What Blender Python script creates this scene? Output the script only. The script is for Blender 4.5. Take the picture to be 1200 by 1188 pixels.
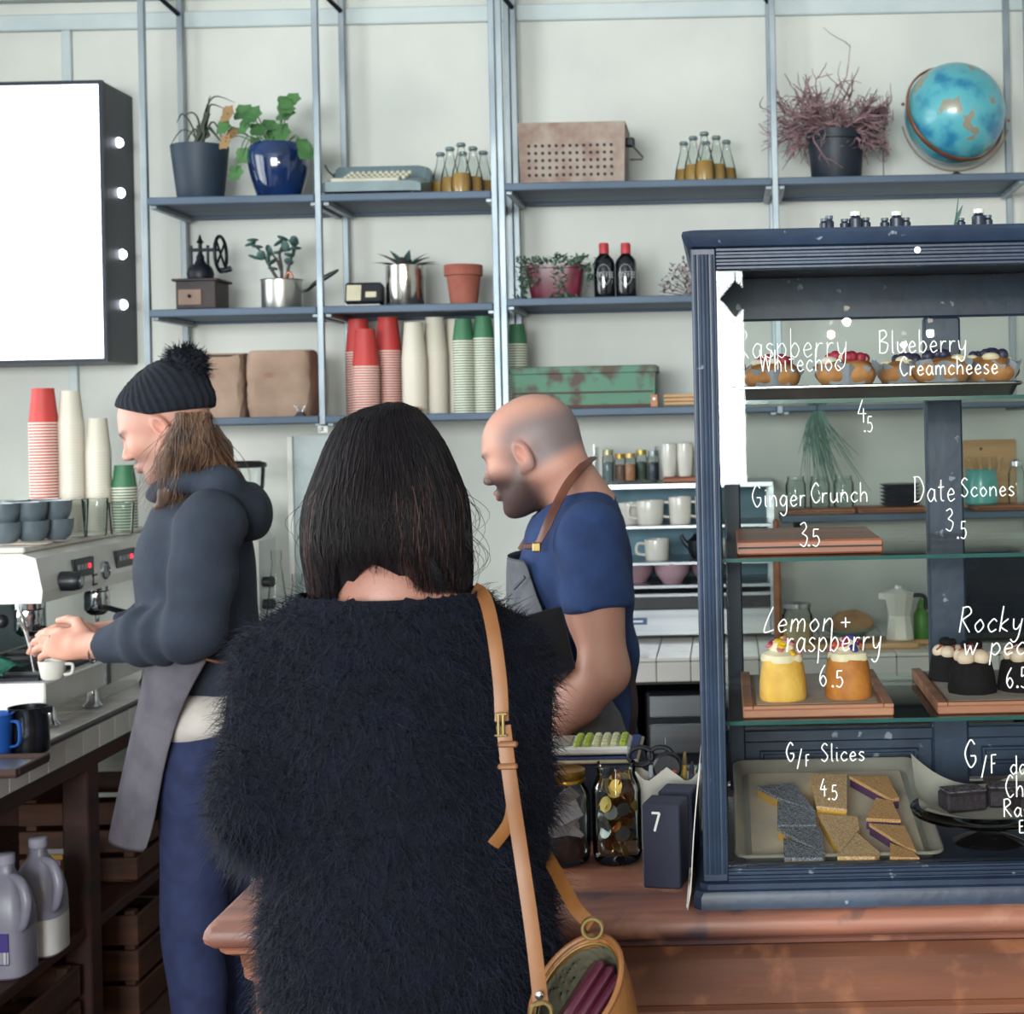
import bpy, bmesh, math, random
import numpy as np
from mathutils import Vector, Matrix, Quaternion
for o in list(bpy.data.objects): bpy.data.objects.remove(o)
SC = bpy.context.scene
COL = SC.collection
PI = math.pi
# ------------------------------------------------------------------ camera
F, CX, CY, H, ROLL = 1750.0, 850.0, 495.0, 1.65, math.radians(1.2)
cam_d = bpy.data.cameras.new('camera'); cam = bpy.data.objects.new('camera', cam_d); COL.objects.link(cam)
cam_d.sensor_width = 36; cam_d.lens = F / 1200 * 36
cam_d.shift_x = (600 - CX) / 1200; cam_d.shift_y = (CY - 594) / 1200
cam_d.clip_start = .05
cam.rotation_euler = (Matrix.Rotation(PI / 2, 3, 'X') @ Matrix.Rotation(-ROLL, 3, 'Z')).to_euler()
cam.location = (0, 0, H)
cam_d.dof.use_dof = True; cam_d.dof.focus_distance = 2.35; cam_d.dof.aperture_fstop = 9
SC.camera = cam
# ------------------------------------------------------------------ world, window daylight, exposure
wd = bpy.data.worlds.new('sky'); SC.world = wd; wd.use_nodes = True
bg = wd.node_tree.nodes['Background']; bg.inputs[0].default_value = (.72, .86, 1, 1); bg.inputs[1].default_value = 1.0
SC.view_settings.view_transform = 'Standard'; SC.view_settings.look = 'None'
SC.view_settings.gamma = 1; SC.view_settings.use_curve_mapping = False
SC.view_settings.exposure = 0.22
SC.cycles.use_denoising = True
SC.cycles.max_bounces = 8; SC.cycles.transparent_max_bounces = 24; SC.cycles.caustics_reflective = False; SC.cycles.caustics_refractive = False
SC.cycles.sample_clamp_indirect = 4
def area(name, loc, rot, sx, sy, power, color):
    l = bpy.data.lights.new(name, 'AREA'); l.shape = 'RECTANGLE'; l.size = sx; l.size_y = sy; l.energy = power; l.color = color
    o = bpy.data.objects.new(name, l); o.location = loc; o.rotation_euler = rot; COL.objects.link(o); return o
area('daylight_left_window', (-3.32, 3.1, 1.95), (0, -PI / 2, 0), 1.9, 2.6, 75, (.98, .98, 1))
area('daylight_shop_front', (-1.48, -3.62, 2.05), (PI / 2, 0, 0), 3.2, 1.7, 600, (.96, .985, 1))
# ------------------------------------------------------------------ pixel <-> world
cr, sr = math.cos(ROLL), math.sin(ROLL)
def W(px, py, Y):
    u, v = px - CX, py - CY
    return Vector(((u * cr - v * sr) * Y / F, Y, H - (u * sr + v * cr) * Y / F))
def XW(px, Z, Y):
    z = (Z - H) * F / Y
    return ((px - CX) + z * sr) / cr * Y / F
def ZW(py, X, Y):
    return H + (-(py - CY) - X * F / Y * sr) / cr * Y / F
def S(Y): return Y / F
# ------------------------------------------------------------------ materials
def lin(h):
    if isinstance(h, str):
        h = h.lstrip('#'); c = [int(h[i:i + 2], 16) / 255 for i in (0, 2, 4)]
        return tuple((x / 12.92 if x <= .04045 else ((x + .055) / 1.055) ** 2.4) for x in c) + (1,)
    return tuple(h) + ((1,) if len(h) == 3 else ())
def newmat(name):
    m = bpy.data.materials.new(name); m.use_nodes = True
    nt = m.node_tree; return m, nt, nt.nodes['Principled BSDF']
def M(name, col, rough=.5, metal=0, col2=None, scale=12, lo=.35, hi=.65, bump=0, bscale=60, spec=.5, coat=0, stretch=None, emit=0, sheen=0, sss=0, detail=4):
    m, nt, b = newmat(name); N, L = nt.nodes, nt.links
    b.inputs['Roughness'].default_value = rough; b.inputs['Metallic'].default_value = metal
    b.inputs['Specular IOR Level'].default_value = spec; b.inputs['Coat Weight'].default_value = coat
    b.inputs['Base Color'].default_value = lin(col)
    if sheen: b.inputs['Sheen Weight'].default_value = sheen
    if sss:
        b.inputs['Subsurface Weight'].default_value = sss; b.inputs['Subsurface Radius'].default_value = (.012, .005, .003); b.inputs['Subsurface Scale'].default_value = 1
    if emit: b.inputs['Emission Color'].default_value = lin(col); b.inputs['Emission Strength'].default_value = emit
    tc = N.new('ShaderNodeTexCoord'); mp = N.new('ShaderNodeMapping'); L.new(tc.outputs['Object'], mp.inputs[0])
    if stretch: mp.inputs['Scale'].default_value = stretch
    nz = N.new('ShaderNodeTexNoise'); nz.inputs['Scale'].default_value = scale; nz.inputs['Detail'].default_value = detail; L.new(mp.outputs[0], nz.inputs['Vector'])
    rp = N.new('ShaderNodeValToRGB'); L.new(nz.outputs['Fac'], rp.inputs[0])
    c1 = lin(col); c2 = lin(col2) if col2 else tuple(x * .82 for x in c1[:3]) + (1,)
    rp.color_ramp.elements[0].position = lo; rp.color_ramp.elements[1].position = hi
    rp.color_ramp.elements[0].color = c2; rp.color_ramp.elements[1].color = c1
    L.new(rp.outputs[0], b.inputs['Base Color'])
    if bump:
        n2 = N.new('ShaderNodeTexNoise'); n2.inputs['Scale'].default_value = bscale; n2.inputs['Detail'].default_value = 3; L.new(mp.outputs[0], n2.inputs['Vector'])
        bp = N.new('ShaderNodeBump'); bp.inputs['Strength'].default_value = bump; bp.inputs['Distance'].default_value = .004
        L.new(n2.outputs['Fac'], bp.inputs['Height']); L.new(bp.outputs[0], b.inputs['Normal'])
    return m
def glass(name, tint='#ffffff', ior=1.5, rough=.02, extra=0.0):
    # thin architectural glass: fresnel mix of a tinted transparent and a gloss layer
    m, nt, b = newmat(name); N, L = nt.nodes, nt.links; N.remove(b)
    tr = N.new('ShaderNodeBsdfTransparent'); tr.inputs[0].default_value = lin(tint)
    gl = N.new('ShaderNodeBsdfGlossy'); gl.inputs['Roughness'].default_value = rough
    fr = N.new('ShaderNodeFresnel'); fr.inputs[0].default_value = ior
    ad = N.new('ShaderNodeMath'); ad.operation = 'ADD'; ad.use_clamp = True; ad.inputs[1].default_value = extra; L.new(fr.outputs[0], ad.inputs[0])
    mx = N.new('ShaderNodeMixShader'); L.new(ad.outputs[0], mx.inputs[0]); L.new(tr.outputs[0], mx.inputs[1]); L.new(gl.outputs[0], mx.inputs[2])
    L.new(mx.outputs[0], N['Material Output'].inputs[0]); return m
def emis(name, col, st):
    m, nt, b = newmat(name); b.inputs['Base Color'].default_value = lin(col)
    b.inputs['Emission Color'].default_value = lin(col); b.inputs['Emission Strength'].default_value = st; return m
MT = {}
def mm(key, *a, **k):
    if key not in MT: MT[key] = M(key, *a, **k)
    return MT[key]
# ------------------------------------------------------------------ mesh builder
def frame(d):
    d = Vector(d).normalized(); a = Vector((0, 0, 1)) if abs(d.z) < .95 else Vector((1, 0, 0))
    x = d.cross(a).normalized(); y = d.cross(x).normalized(); return x, y
def crom(pts, n=6, closed=False):
    P = [Vector(p) for p in pts]; out = []
    if len(P) < 3 and not closed: return P
    m = len(P)
    for i in range(m if closed else m - 1):
        g = (lambda k: P[k % m]) if closed else (lambda k: P[max(0, min(m - 1, k))])
        a, b, c, d = g(i - 1), g(i), g(i + 1), g(i + 2)
        for k in range(n):
            t = k / n
            out.append(.5 * ((2 * b) + (c - a) * t + (2 * a - 5 * b + 4 * c - d) * t * t + (3 * b - a - 3 * c + d) * t ** 3))
    if not closed: out.append(P[-1])
    return out
class G:
    def __init__(s): s.v = []; s.f = []; s.mi = []; s.cur = 0
    def add(s, vs, fs):
        n = len(s.v); s.v += [Vector(p) for p in vs]; s.f += [tuple(i + n for i in f) for f in fs]; s.mi += [s.cur] * len(fs); return s
    def box(s, c, d, b=0, rot=None, rz=0):
        c = Vector(c); hx, hy, hz = d[0] / 2, d[1] / 2, d[2] / 2
        R = rot if rot is not None else Matrix.Rotation(rz, 3, 'Z')
        if b <= 0:
            vs = [Vector((x, y, z)) for x in (-hx, hx) for y in (-hy, hy) for z in (-hz, hz)]
            fs = [(0, 1, 3, 2), (4, 6, 7, 5), (0, 4, 5, 1), (2, 3, 7, 6), (0, 2, 6, 4), (1, 5, 7, 3)]
        else:
            b = min(b, hx * .95, hy * .95, hz * .95); vs = []; idx = {}
            for sx in (-1, 1):
                for sy in (-1, 1):
                    for sz in (-1, 1):
                        for k in range(3):
                            p = Vector((sx * (hx - b), sy * (hy - b), sz * (hz - b))); p[k] += (sx, sy, sz)[k] * b
                            idx[sx, sy, sz, k] = len(vs); vs.append(p)
            fs = []
            for k in range(3):
                a, c2 = [i for i in range(3) if i != k]
                for sg in (-1, 1):
                    q = []
                    for (sa, sc) in ((-1, -1), (1, -1), (1, 1), (-1, 1)):
                        t = [0, 0, 0]; t[k] = sg; t[a] = sa; t[c2] = sc; q.append(idx[t[0], t[1], t[2], k])
                    flip = (sg > 0) == (k == 1)
                    fs.append(tuple(reversed(q)) if flip else tuple(q))
            for k in range(3):  # edges along axis k
                a, c2 = [i for i in range(3) if i != k]
                for sa in (-1, 1):
                    for sc in (-1, 1):
                        t = [0, 0, 0]; t[a] = sa; t[c2] = sc
                        t1 = list(t); t1[k] = -1; t2 = list(t); t2[k] = 1
                        fs.append((idx[(*t1, a)], idx[(*t2, a)], idx[(*t2, c2)], idx[(*t1, c2)]))
            for sx in (-1, 1):
                for sy in (-1, 1):
                    for sz in (-1, 1): fs.append(tuple(idx[sx, sy, sz, k] for k in range(3)))
        return s.add([c + R @ p for p in vs], fs)
    def lathe(s, prof, c=(0, 0, 0), seg=24, axis=None, sx=1, sy=1, a0=0, wob=None, cap=True):
        c = Vector(c); vs = []; fs = []
        if axis is None: ex, ey, ez = Vector((1, 0, 0)), Vector((0, 1, 0)), Vector((0, 0, 1))
        else: ez = Vector(axis).normalized(); ex, ey = frame(ez); ey = -ey
        n = len(prof)
        for (r, z) in prof:
            for k in range(seg):
                a = a0 + 2 * PI * k / seg; rr = r * (wob(a, z) if wob else 1)
                vs.append(c + ex * (rr * math.cos(a) * sx) + ey * (rr * math.sin(a) * sy) + ez * z)
        for i in range(n - 1):
            for k in range(seg):
                k2 = (k + 1) % seg; fs.append((i * seg + k, i * seg + k2, (i + 1) * seg + k2, (i + 1) * seg + k))
        if cap and prof[0][0] > 1e-6: fs.append(tuple(range(seg - 1, -1, -1)))
        if cap and prof[-1][0] > 1e-6: fs.append(tuple((n - 1) * seg + k for k in range(seg)))
        return s.add(vs, fs)
    def cyl(s, a, b, r, r2=None, seg=12):
        a, b = Vector(a), Vector(b); d = b - a
        return s.lathe([(r, 0), (r if r2 is None else r2, d.length)], a, seg, axis=d)
    def tube(s, pts, r, seg=8, smooth=0, closed=False, flat=1, up=None):
        P = crom(pts, smooth, closed) if smooth else [Vector(p) for p in pts]
        n = len(P); rs = r if callable(r) else (lambda t: r if not isinstance(r, (list, tuple)) else r[min(len(r) - 1, int(t * (len(r) - 1)))] * (1 - (t * (len(r) - 1)) % 1) + r[min(len(r) - 1, int(t * (len(r) - 1)) + 1)] * ((t * (len(r) - 1)) % 1))
        vs = []; fs = []; px = None
        for i in range(n):
            if closed: d = P[(i + 1) % n] - P[i - 1]
            else: d = P[min(n - 1, i + 1)] - P[max(0, i - 1)]
            if d.length < 1e-9: d = Vector((0, 0, 1))
            d.normalize()
            if up is not None:
                x = Vector(up).cross(d); x = x.normalized() if x.length > 1e-6 else frame(d)[0]
            elif px is None: x, _ = frame(d)
            else: x = (px - d * px.dot(d)); x = x.normalized() if x.length > 1e-6 else frame(d)[0]
            px = x; y = d.cross(x); rr = rs(i / max(1, n - 1))
            for k in range(seg):
                a = 2 * PI * (k + .5) / seg; vs.append(P[i] + x * (rr * math.cos(a)) + y * (rr * math.sin(a) * flat))
        for i in range(n if closed else n - 1):
            j = (i + 1) % n
            for k in range(seg):
                k2 = (k + 1) % seg; fs.append((i * seg + k, i * seg + k2, j * seg + k2, j * seg + k))
        if not closed: fs.append(tuple(range(seg - 1, -1, -1))); fs.append(tuple((n - 1) * seg + k for k in range(seg)))
        return s.add(vs, fs)
    def sphere(s, c, r, seg=16, rings=8, sc=(1, 1, 1), rot=None, wob=None):
        c = Vector(c); vs = []; fs = []; R = rot if rot is not None else Matrix.Identity(3)
        for i in range(rings + 1):
            t = PI * i / rings
            for k in range(seg):
                a = 2 * PI * k / seg; p = Vector((math.sin(t) * math.cos(a), math.sin(t) * math.sin(a), -math.cos(t)))
                q = r * (wob(p) if wob else 1)
                vs.append(c + R @ Vector((p.x * q * sc[0], p.y * q * sc[1], p.z * q * sc[2])))
        for i in range(rings):
            for k in range(seg):
                k2 = (k + 1) % seg; fs.append((i * seg + k, i * seg + k2, (i + 1) * seg + k2, (i + 1) * seg + k))
        return s.add(vs, fs)
    def prism(s, poly, ex, ey, ez, d, o=(0, 0, 0)):
        # polygon (a,b) in the plane ex,ey, thickness d along ez
        o, ex, ey, ez = Vector(o), Vector(ex), Vector(ey), Vector(ez); n = len(poly)
        vs = [o + ex * a + ey * b for a, b in poly] + [o + ex * a + ey * b + ez * d for a, b in poly]
        fs = [tuple(range(n - 1, -1, -1)), tuple(range(n, 2 * n))] + [(i, (i + 1) % n, n + (i + 1) % n, n + i) for i in range(n)]
        return s.add(vs, fs)
    def loft(s, rings, cap=True, closed=True):
        n = len(rings[0]); vs = [p for r in rings for p in r]; fs = []
        for i in range(len(rings) - 1):
            for k in range(n if closed else n - 1):
                k2 = (k + 1) % n; fs.append((i * n + k, i * n + k2, (i + 1) * n + k2, (i + 1) * n + k))
        if cap and closed: fs.append(tuple(range(n - 1, -1, -1))); fs.append(tuple((len(rings) - 1) * n + k for k in range(n)))
        return s.add(vs, fs)
    def leaf(s, base, d, up, L, w, curl=.2, n=4, fold=.15):
        # a leaf blade with a mid rib, thin but with two sides of its own shape
        base, d, up = Vector(base), Vector(d).normalized(), Vector(up)
        sd = d.cross(up); sd = sd.normalized() if sd.length > 1e-5 else frame(d)[0]; nn = sd.cross(d).normalized()
        vs = []; fs = []
        for i in range(n + 1):
            t = i / n; ww = w * math.sin(PI * min(1, .12 + .88 * t) ** .8) if i < n else .0005
            p = base + d * (L * t) - nn * (curl * L * t * t)
            vs += [p - sd * ww + nn * fold * ww, p, p + sd * ww + nn * fold * ww]
        for i in range(n):
            a = i * 3; fs += [(a, a + 1, a + 4, a + 3), (a + 1, a + 2, a + 5, a + 4)]
        return s.add(vs, fs)
    def xf(s, Mx):
        s.v = [Mx @ p for p in s.v]; return s
    def build(s, name, mat, parent=None, smooth=True, world=False, ang=40):
        me = bpy.data.meshes.new(name); off = Vector(parent.location) if (world and parent is not None) else Vector((0, 0, 0))
        if world and parent is not None and parent.parent is not None: off = off + parent.parent.location
        me.from_pydata([tuple(p - off) for p in s.v], [], s.f)
        for m_ in (mat if isinstance(mat, (list, tuple)) else [mat]): me.materials.append(m_)
        if any(s.mi): me.polygons.foreach_set('material_index', s.mi)
        me.update()
        bm = bmesh.new(); bm.from_mesh(me); bmesh.ops.recalc_face_normals(bm, faces=bm.faces); bm.to_mesh(me); bm.free()
        if smooth:
            me.polygons.foreach_set('use_smooth', [True] * len(me.polygons))
            try: me.set_sharp_from_angle(angle=math.radians(ang))
            except Exception: pass
        o = bpy.data.objects.new(name, me); COL.objects.link(o)
        if parent is not None: o.parent = parent
        return o
def tag(o, label, cat, group=None):
    o['label'] = label; o['category'] = cat
    if group: o['group'] = group
    return o
def thing(name, label, cat, loc=(0, 0, 0), group=None, rz=0):
    o = bpy.data.objects.new(name, None); COL.objects.link(o); o.location = loc; o.rotation_euler = (0, 0, rz); o.empty_display_size = .05
    return tag(o, label, cat, group)
def struct(o): o['kind'] = 'structure'; return o
def dup(root, loc, label=None, rz=None, sc=None):
    r = root.copy(); COL.objects.link(r); r.location = loc
    if rz is not None: r.rotation_euler = (0, 0, rz)
    if sc: r.scale = (sc, sc, sc)
    if label: r['label'] = label
    for ch in list(root.children):
        c = ch.copy(); COL.objects.link(c); c.parent = r
        for g in ch.children:
            d = g.copy(); COL.objects.link(d); d.parent = c
    return r
def piece(src, parent, loc, scale=None, rot=None):
    o = src.copy(); COL.objects.link(o); o.parent = parent; o.location = loc
    if scale: o.scale = scale
    if rot: o.rotation_euler = rot
    return o
# ------------------------------------------------------------------ single-stroke lettering
GL = {
 'a': (.5, [[(.40, .42), (.22, .5), (.04, .25), (.18, 0), (.36, .15), (.42, .48)], [(.42, .48), (.42, .12), (.5, 0)]]),
 'b': (.48, [[(.06, 1), (.05, 0)], [(.05, .3), (.25, .5), (.42, .25), (.25, 0), (.05, .1)]]),
 'c': (.44, [[(.4, .4), (.24, .5), (.04, .25), (.2, 0), (.42, .1)]]),
 'd': (.5, [[(.42, 1), (.42, 0)], [(.42, .4), (.22, .5), (.03, .25), (.2, 0), (.42, .15)]]),
 'e': (.46, [[(.06, .24), (.38, .3), (.24, .5), (.05, .26), (.18, 0), (.42, .1)]]),
 'g': (.5, [[(.4, .42), (.22, .5), (.04, .25), (.18, .02), (.36, .15), (.42, .48)], [(.42, .48), (.4, -.22), (.22, -.42), (.03, -.28)]]),
 'h': (.5, [[(.06, 1), (.05, 0)], [(.05, .28), (.25, .5), (.4, .35), (.41, 0)]]),
 'i': (.2, [[(.08, .5), (.08, .1), (.15, 0)], [(.09, .72), (.1, .76)]]),
 'k': (.46, [[(.06, 1), (.05, 0)], [(.36, .5), (.07, .22), (.4, 0)]]),
 'l': (.2, [[(.08, 1), (.07, .12), (.16, 0)]]),
 'm': (.72, [[(.05, .5), (.05, 0)], [(.05, .3), (.2, .5), (.33, .35), (.34, 0)], [(.34, .3), (.5, .5), (.62, .35), (.64, 0)]]),
 'n': (.5, [[(.05, .5), (.05, 0)], [(.05, .28), (.25, .5), (.4, .35), (.42, 0)]]),
 'o': (.5, [[(.25, .5), (.05, .26), (.23, 0), (.43, .24), (.25, .5)]]),
 'p': (.48, [[(.05, .5), (.04, -.42)], [(.05, .32), (.25, .5), (.42, .25), (.25, 0), (.05, .1)]]),
 'r': (.38, [[(.06, .5), (.05, 0)], [(.05, .26), (.18, .46), (.34, .46)]]),
 's': (.4, [[(.34, .44), (.18, .5), (.06, .37), (.2, .26), (.34, .13), (.2, 0), (.03, .06)]]),
 't': (.36, [[(.16, .85), (.15, .12), (.3, .02)], [(.0, .55), (.32, .57)]]),
 'u': (.5, [[(.05, .5), (.06, .12), (.22, 0), (.4, .18)], [(.42, .5), (.42, .1), (.5, 0)]]),
 'w': (.66, [[(.03, .5), (.16, .02)], [(.16, .02), (.3, .4)], [(.3, .4), (.44, .02)], [(.44, .02), (.6, .52)]]),
 'y': (.46, [[(.04, .5), (.1, .14), (.26, .1), (.38, .3)], [(.42, .5), (.36, -.2), (.2, -.42), (.02, -.3)]]),
 'B': (.56, [[(.06, 1), (.05, 0)], [(.02, .95), (.3, 1), (.42, .78), (.1, .53)], [(.1, .53), (.48, .4), (.36, .04), (.02, .02)]]),
 'C': (.55, [[(.48, .85), (.3, 1), (.05, .5), (.26, 0), (.52, .14)]]),
 'D': (.6, [[(.08, 1), (.06, 0)], [(.0, .97), (.32, .95), (.54, .5), (.32, .06), (.0, .0)]]),
 'E': (.5, [[(.42, 1), (.08, .98)], [(.08, .98), (.07, .02)], [(.07, .02), (.44, .02)], [(.08, .52), (.36, .53)]]),
 'F': (.48, [[(.42, 1), (.08, .98)], [(.08, .98), (.07, .0)], [(.08, .52), (.34, .53)]]),
 'G': (.62, [[(.5, .84), (.3, 1), (.05, .5), (.28, 0), (.52, .2), (.52, .42)], [(.52, .42), (.3, .42)]]),
 'L': (.5, [[(.3, 1), (.12, .5), (.04, .08), (.15, .0), (.46, .1)]]),
 'O': (.6, [[(.3, 1), (.06, .5), (.28, 0), (.53, .48), (.3, 1)]]),
 'R': (.56, [[(.06, 1), (.05, 0)], [(.02, .95), (.3, 1), (.44, .76), (.1, .5)], [(.1, .5), (.5, 0)]]),
 'S': (.5, [[(.42, .88), (.24, 1), (.07, .76), (.25, .52), (.42, .25), (.24, 0), (.03, .12)]]),
 'W': (.8, [[(.03, 1), (.2, .02)], [(.2, .02), (.38, .8)], [(.38, .8), (.56, .02)], [(.56, .02), (.75, 1)]]),
 '3': (.5, [[(.06, .9), (.3, 1), (.4, .78), (.16, .54)], [(.16, .54), (.44, .36), (.28, .0), (.02, .1)]]),
 '4': (.52, [[(.3, 1), (.03, .36)], [(.03, .36), (.5, .36)], [(.34, .6), (.34, -.05)]]),
 '5': (.48, [[(.4, 1), (.1, 1)], [(.1, 1), (.07, .55)], [(.07, .55), (.3, .6), (.42, .3), (.25, 0), (.02, .08)]]),
 '6': (.5, [[(.36, 1), (.1, .6), (.06, .25), (.24, 0), (.42, .25), (.25, .5), (.07, .3)]]),
 '7': (.5, [[(.02, .98), (.45, .98)], [(.45, .98), (.16, 0)]]),
 '9': (.5, [[(.4, .75), (.22, .98), (.05, .72), (.22, .5), (.4, .72)], [(.41, .9), (.38, .3), (.22, 0)]]),
 '/': (.4, [[(.36, 1.05), (.02, -.15)]]), '.': (.2, [[(.05, .0), (.1, .09), (.14, .02), (.06, .03)]]), '+': (.6, [[(.28, .62), (.28, .08)], [(.03, .35), (.53, .35)]]),
 '-': (.4, [[(.05, .4), (.35, .4)]]), ' ': (.35, []),
}
def text_mesh(g, txt, o, ex, ey, ez, h, r, xs=1.0, slant=0.0, drift=0.0, gap=.1):
    # strokes as flattened tubes lying on the plane (o, ex, ey), ez = outwards
    o, ex, ey, ez = Vector(o), Vector(ex), Vector(ey), Vector(ez); x = 0
    for ch in txt:
        w, st = GL[ch]
        for s_ in st:
            P = [o + ex * ((x + a + slant * b) * h * xs) + ey * ((b + drift * x) * h) for a, b in s_]
            if len(P) > 2: P = crom(P, 5)
            g.tube(P, r, 6, flat=.35, up=ez)
        x += w + gap
    return x * h * xs
random.seed(7)
rnd = random.uniform
# ------------------------------------------------------------------ shared materials
WALLP = mm('wall_paint', '#d9dad3', .85, col2='#cbcdc8', scale=2.2, bump=.06, bscale=90)
TRIMP = mm('trim_paint', '#c9d2d2', .7, col2='#bcc6c8', scale=5)
FLOOR = mm('floor_wood', '#4a3026', .6, col2='#2a1a16', scale=4, stretch=(1, 8, 1))
CEIL = mm('ceiling_paint', '#cfd6d8', .9, col2='#c6ced2', scale=2)
STEELB = mm('shelf_steel', '#9aa3a8', .42, .5, col2='#7b868f', scale=14, stretch=(1, 1, .3), bump=.05)
SHELFB = mm('shelf_board_paint', '#58687a', .6, .1, col2='#48586b', scale=6, stretch=(.4, 2, 1))
NAVY = mm('case_navy_paint', '#25374f', .42, col2='#17253b', scale=9, lo=.3, hi=.7, bump=.15, bscale=50)
def worn(m, col, scale, a, b):
    # chipped paint: small spots where the undercoat shows
    nt = m.node_tree; N, L = nt.nodes, nt.links; bs = N['Principled BSDF']; src = bs.inputs['Base Color'].links[0].from_socket
    tc = N.new('ShaderNodeTexCoord'); nz = N.new('ShaderNodeTexNoise'); nz.inputs['Scale'].default_value = scale; nz.inputs['Detail'].default_value = 6; L.new(tc.outputs['Object'], nz.inputs['Vector'])
    rp = N.new('ShaderNodeValToRGB'); rp.color_ramp.elements[0].position = a; rp.color_ramp.elements[1].position = b; L.new(nz.outputs['Fac'], rp.inputs[0])
    mx = N.new('ShaderNodeMixRGB'); L.new(rp.outputs[0], mx.inputs[0]); L.new(src, mx.inputs[1]); mx.inputs[2].default_value = lin(col); L.new(mx.outputs[0], bs.inputs['Base Color'])
worn(NAVY, '#7d8792', 34, .67, .71)
CWOOD = mm('counter_wood', '#96604c', .5, col2='#4c3434', scale=5, stretch=(.35, 3, 3), lo=.32, hi=.6, bump=.15, bscale=30)
CWOOD2 = mm('counter_front_wood', '#7d4c34', .5, col2='#4c2c20', scale=4, stretch=(.4, 2, 2.5), lo=.3, hi=.66, bump=.12, bscale=30)
TILE = mm('bench_tile', '#e0dbd6', .3, col2='#d2ccc8', scale=3, coat=.2)
worn(CWOOD, '#b5836c', 7, .56, .7); worn(CWOOD, '#3c3440', 11, .6, .72); worn(CWOOD2, '#8f5c40', 14, .56, .72)
GROUT = mm('tile_grout', '#4d4a4c', .9)
DWOOD = mm('under_bench_wood', '#3c1a12', .6, col2='#220d0a', scale=4, stretch=(1, .3, 4))
CRATE = mm('crate_wood', '#53301c', .65, col2='#331b10', scale=6, stretch=(.5, .5, 4))
STEEL = mm('stainless_steel', '#b9bcc0', .3, 1, col2='#a3a7ad', scale=3, stretch=(.3, 3, 12))
CHROME = mm('chrome', '#d6d8dc', .12, 1)
BLACKP = mm('black_plastic', '#15171f', .4)
BLACKM = mm('black_metal', '#1b1e28', .45, .4)
WHITEP = mm('white_enamel', '#e2e1dc', .3, coat=.2, col2='#d8d6d0')
CERAM = mm('white_ceramic', '#dedbd2', .25, coat=.3, col2='#d2cfc6')
BOARDW = mm('board_wood', '#a4643f', .5, col2='#7c4529', scale=5, stretch=(.5, 4, 4))
PALEW = mm('pale_wood', '#cba173', .55, col2='#b3875a', scale=6, stretch=(.5, 5, 5))
GLASSP = glass('pane_glass', '#fbfdfc', 1.32, .0)
GLASSS = glass('shelf_glass', '#f6fbf9', 1.45, .02)
GLASSJ = glass('jar_glass', '#f8fbfa', 1.16, .04, .015)
GEDGE = mm('glass_edge', '#2e5a58', .15, coat=.3)
INK = mm('white_marker', '#f1f2ee', .6)
# ------------------------------------------------------------------ room shell
WY = 5.15
g = G().box((-.1, .8, -.05), (6.4, 8.9, .1)); struct(g.build('floor', FLOOR, smooth=False))
g = G().box((-.1, .8, 3.38), (6.4, 8.9, .1)); struct(g.build('ceiling', CEIL, smooth=False))
g = G().box((-.1, WY + .06, 1.66), (6.4, .12, 3.33)); wb = struct(g.build('wall_back', WALLP, smooth=False))
g = G().box((3.05, .8, 1.66), (.1, 8.7, 3.33)); struct(g.build('wall_right', WALLP, smooth=False))
def wall_open(name, axis, pos, a0, a1, o0, o1, z0, z1):
    g = G(); t = .1
    def b(u0, u1, w0, w1):
        if axis == 'X': g.box((pos, (u0 + u1) / 2, (w0 + w1) / 2), (t, u1 - u0, w1 - w0))
        else: g.box(((u0 + u1) / 2, pos, (w0 + w1) / 2), (u1 - u0, t, w1 - w0))
    b(a0, o0, 0, 3.33); b(o1, a1, 0, 3.33); b(o0, o1, 0, z0); b(o0, o1, z1, 3.33)
    return struct(g.build(name, WALLP if axis == 'X' else mm('front_wall_paint', '#6a7078', .8), smooth=False))
wall_open('wall_left', 'X', -3.25, -3.55, 5.15, 1.8, 4.4, 1.0, 2.9)
wall_open('wall_front', 'Y', -3.5, -3.3, 3.1, -3.1, .17, 1.25, 2.9)
def window(name, axis, pos, o0, o1, z0, z1, n):
    g = G(); t = .06; fr = .06
    def b(gg, u0, u1, w0, w1, tt):
        if axis == 'X': gg.box((pos, (u0 + u1) / 2, (w0 + w1) / 2), (tt, u1 - u0, w1 - w0))
        else: gg.box(((u0 + u1) / 2, pos, (w0 + w1) / 2), (u1 - u0, tt, w1 - w0))
    b(g, o0, o1, z0, z0 + fr, t); b(g, o0, o1, z1 - fr, z1, t)
    for k in range(n + 1):
        u = o0 + (o1 - o0 - fr) * k / n; b(g, u, u + fr, z0 + fr, z1 - fr, t)
    w = struct(g.build(name, NAVY, smooth=False))
    for k in range(n):
        u = o0 + (o1 - o0 - fr) * k / n; p = G(); b(p, u + fr, u + (o1 - o0 - fr) / n, z0 + fr, z1 - fr, .006); p.build('pane', GLASSP, w, smooth=False)
window('window_1', 'X', -3.25, 1.8, 4.4, 1.0, 2.9, 3)
window('window_2', 'Y', -3.5, -3.1, .17, 1.25, 2.9, 4)
# wall trim, top left of the picture
zr = W(60, 28, WY).z
g = G().box((-.1, WY - .012, zr), (6.3, .024, .056), .004); struct(g.build('trim_1', TRIMP, smooth=False))
g = G().box((-.1, WY - .03, zr + .17), (6.3, .06, .2), .01); struct(g.build('trim_2', TRIMP, smooth=False))
for i, px in enumerate((80,)):
    x = W(px, 60, WY).x; g = G().box((x, WY - .01, zr - .028 - .7), (.032, .02, 1.4), .003); struct(g.build('trim_3', TRIMP, smooth=False))
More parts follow.
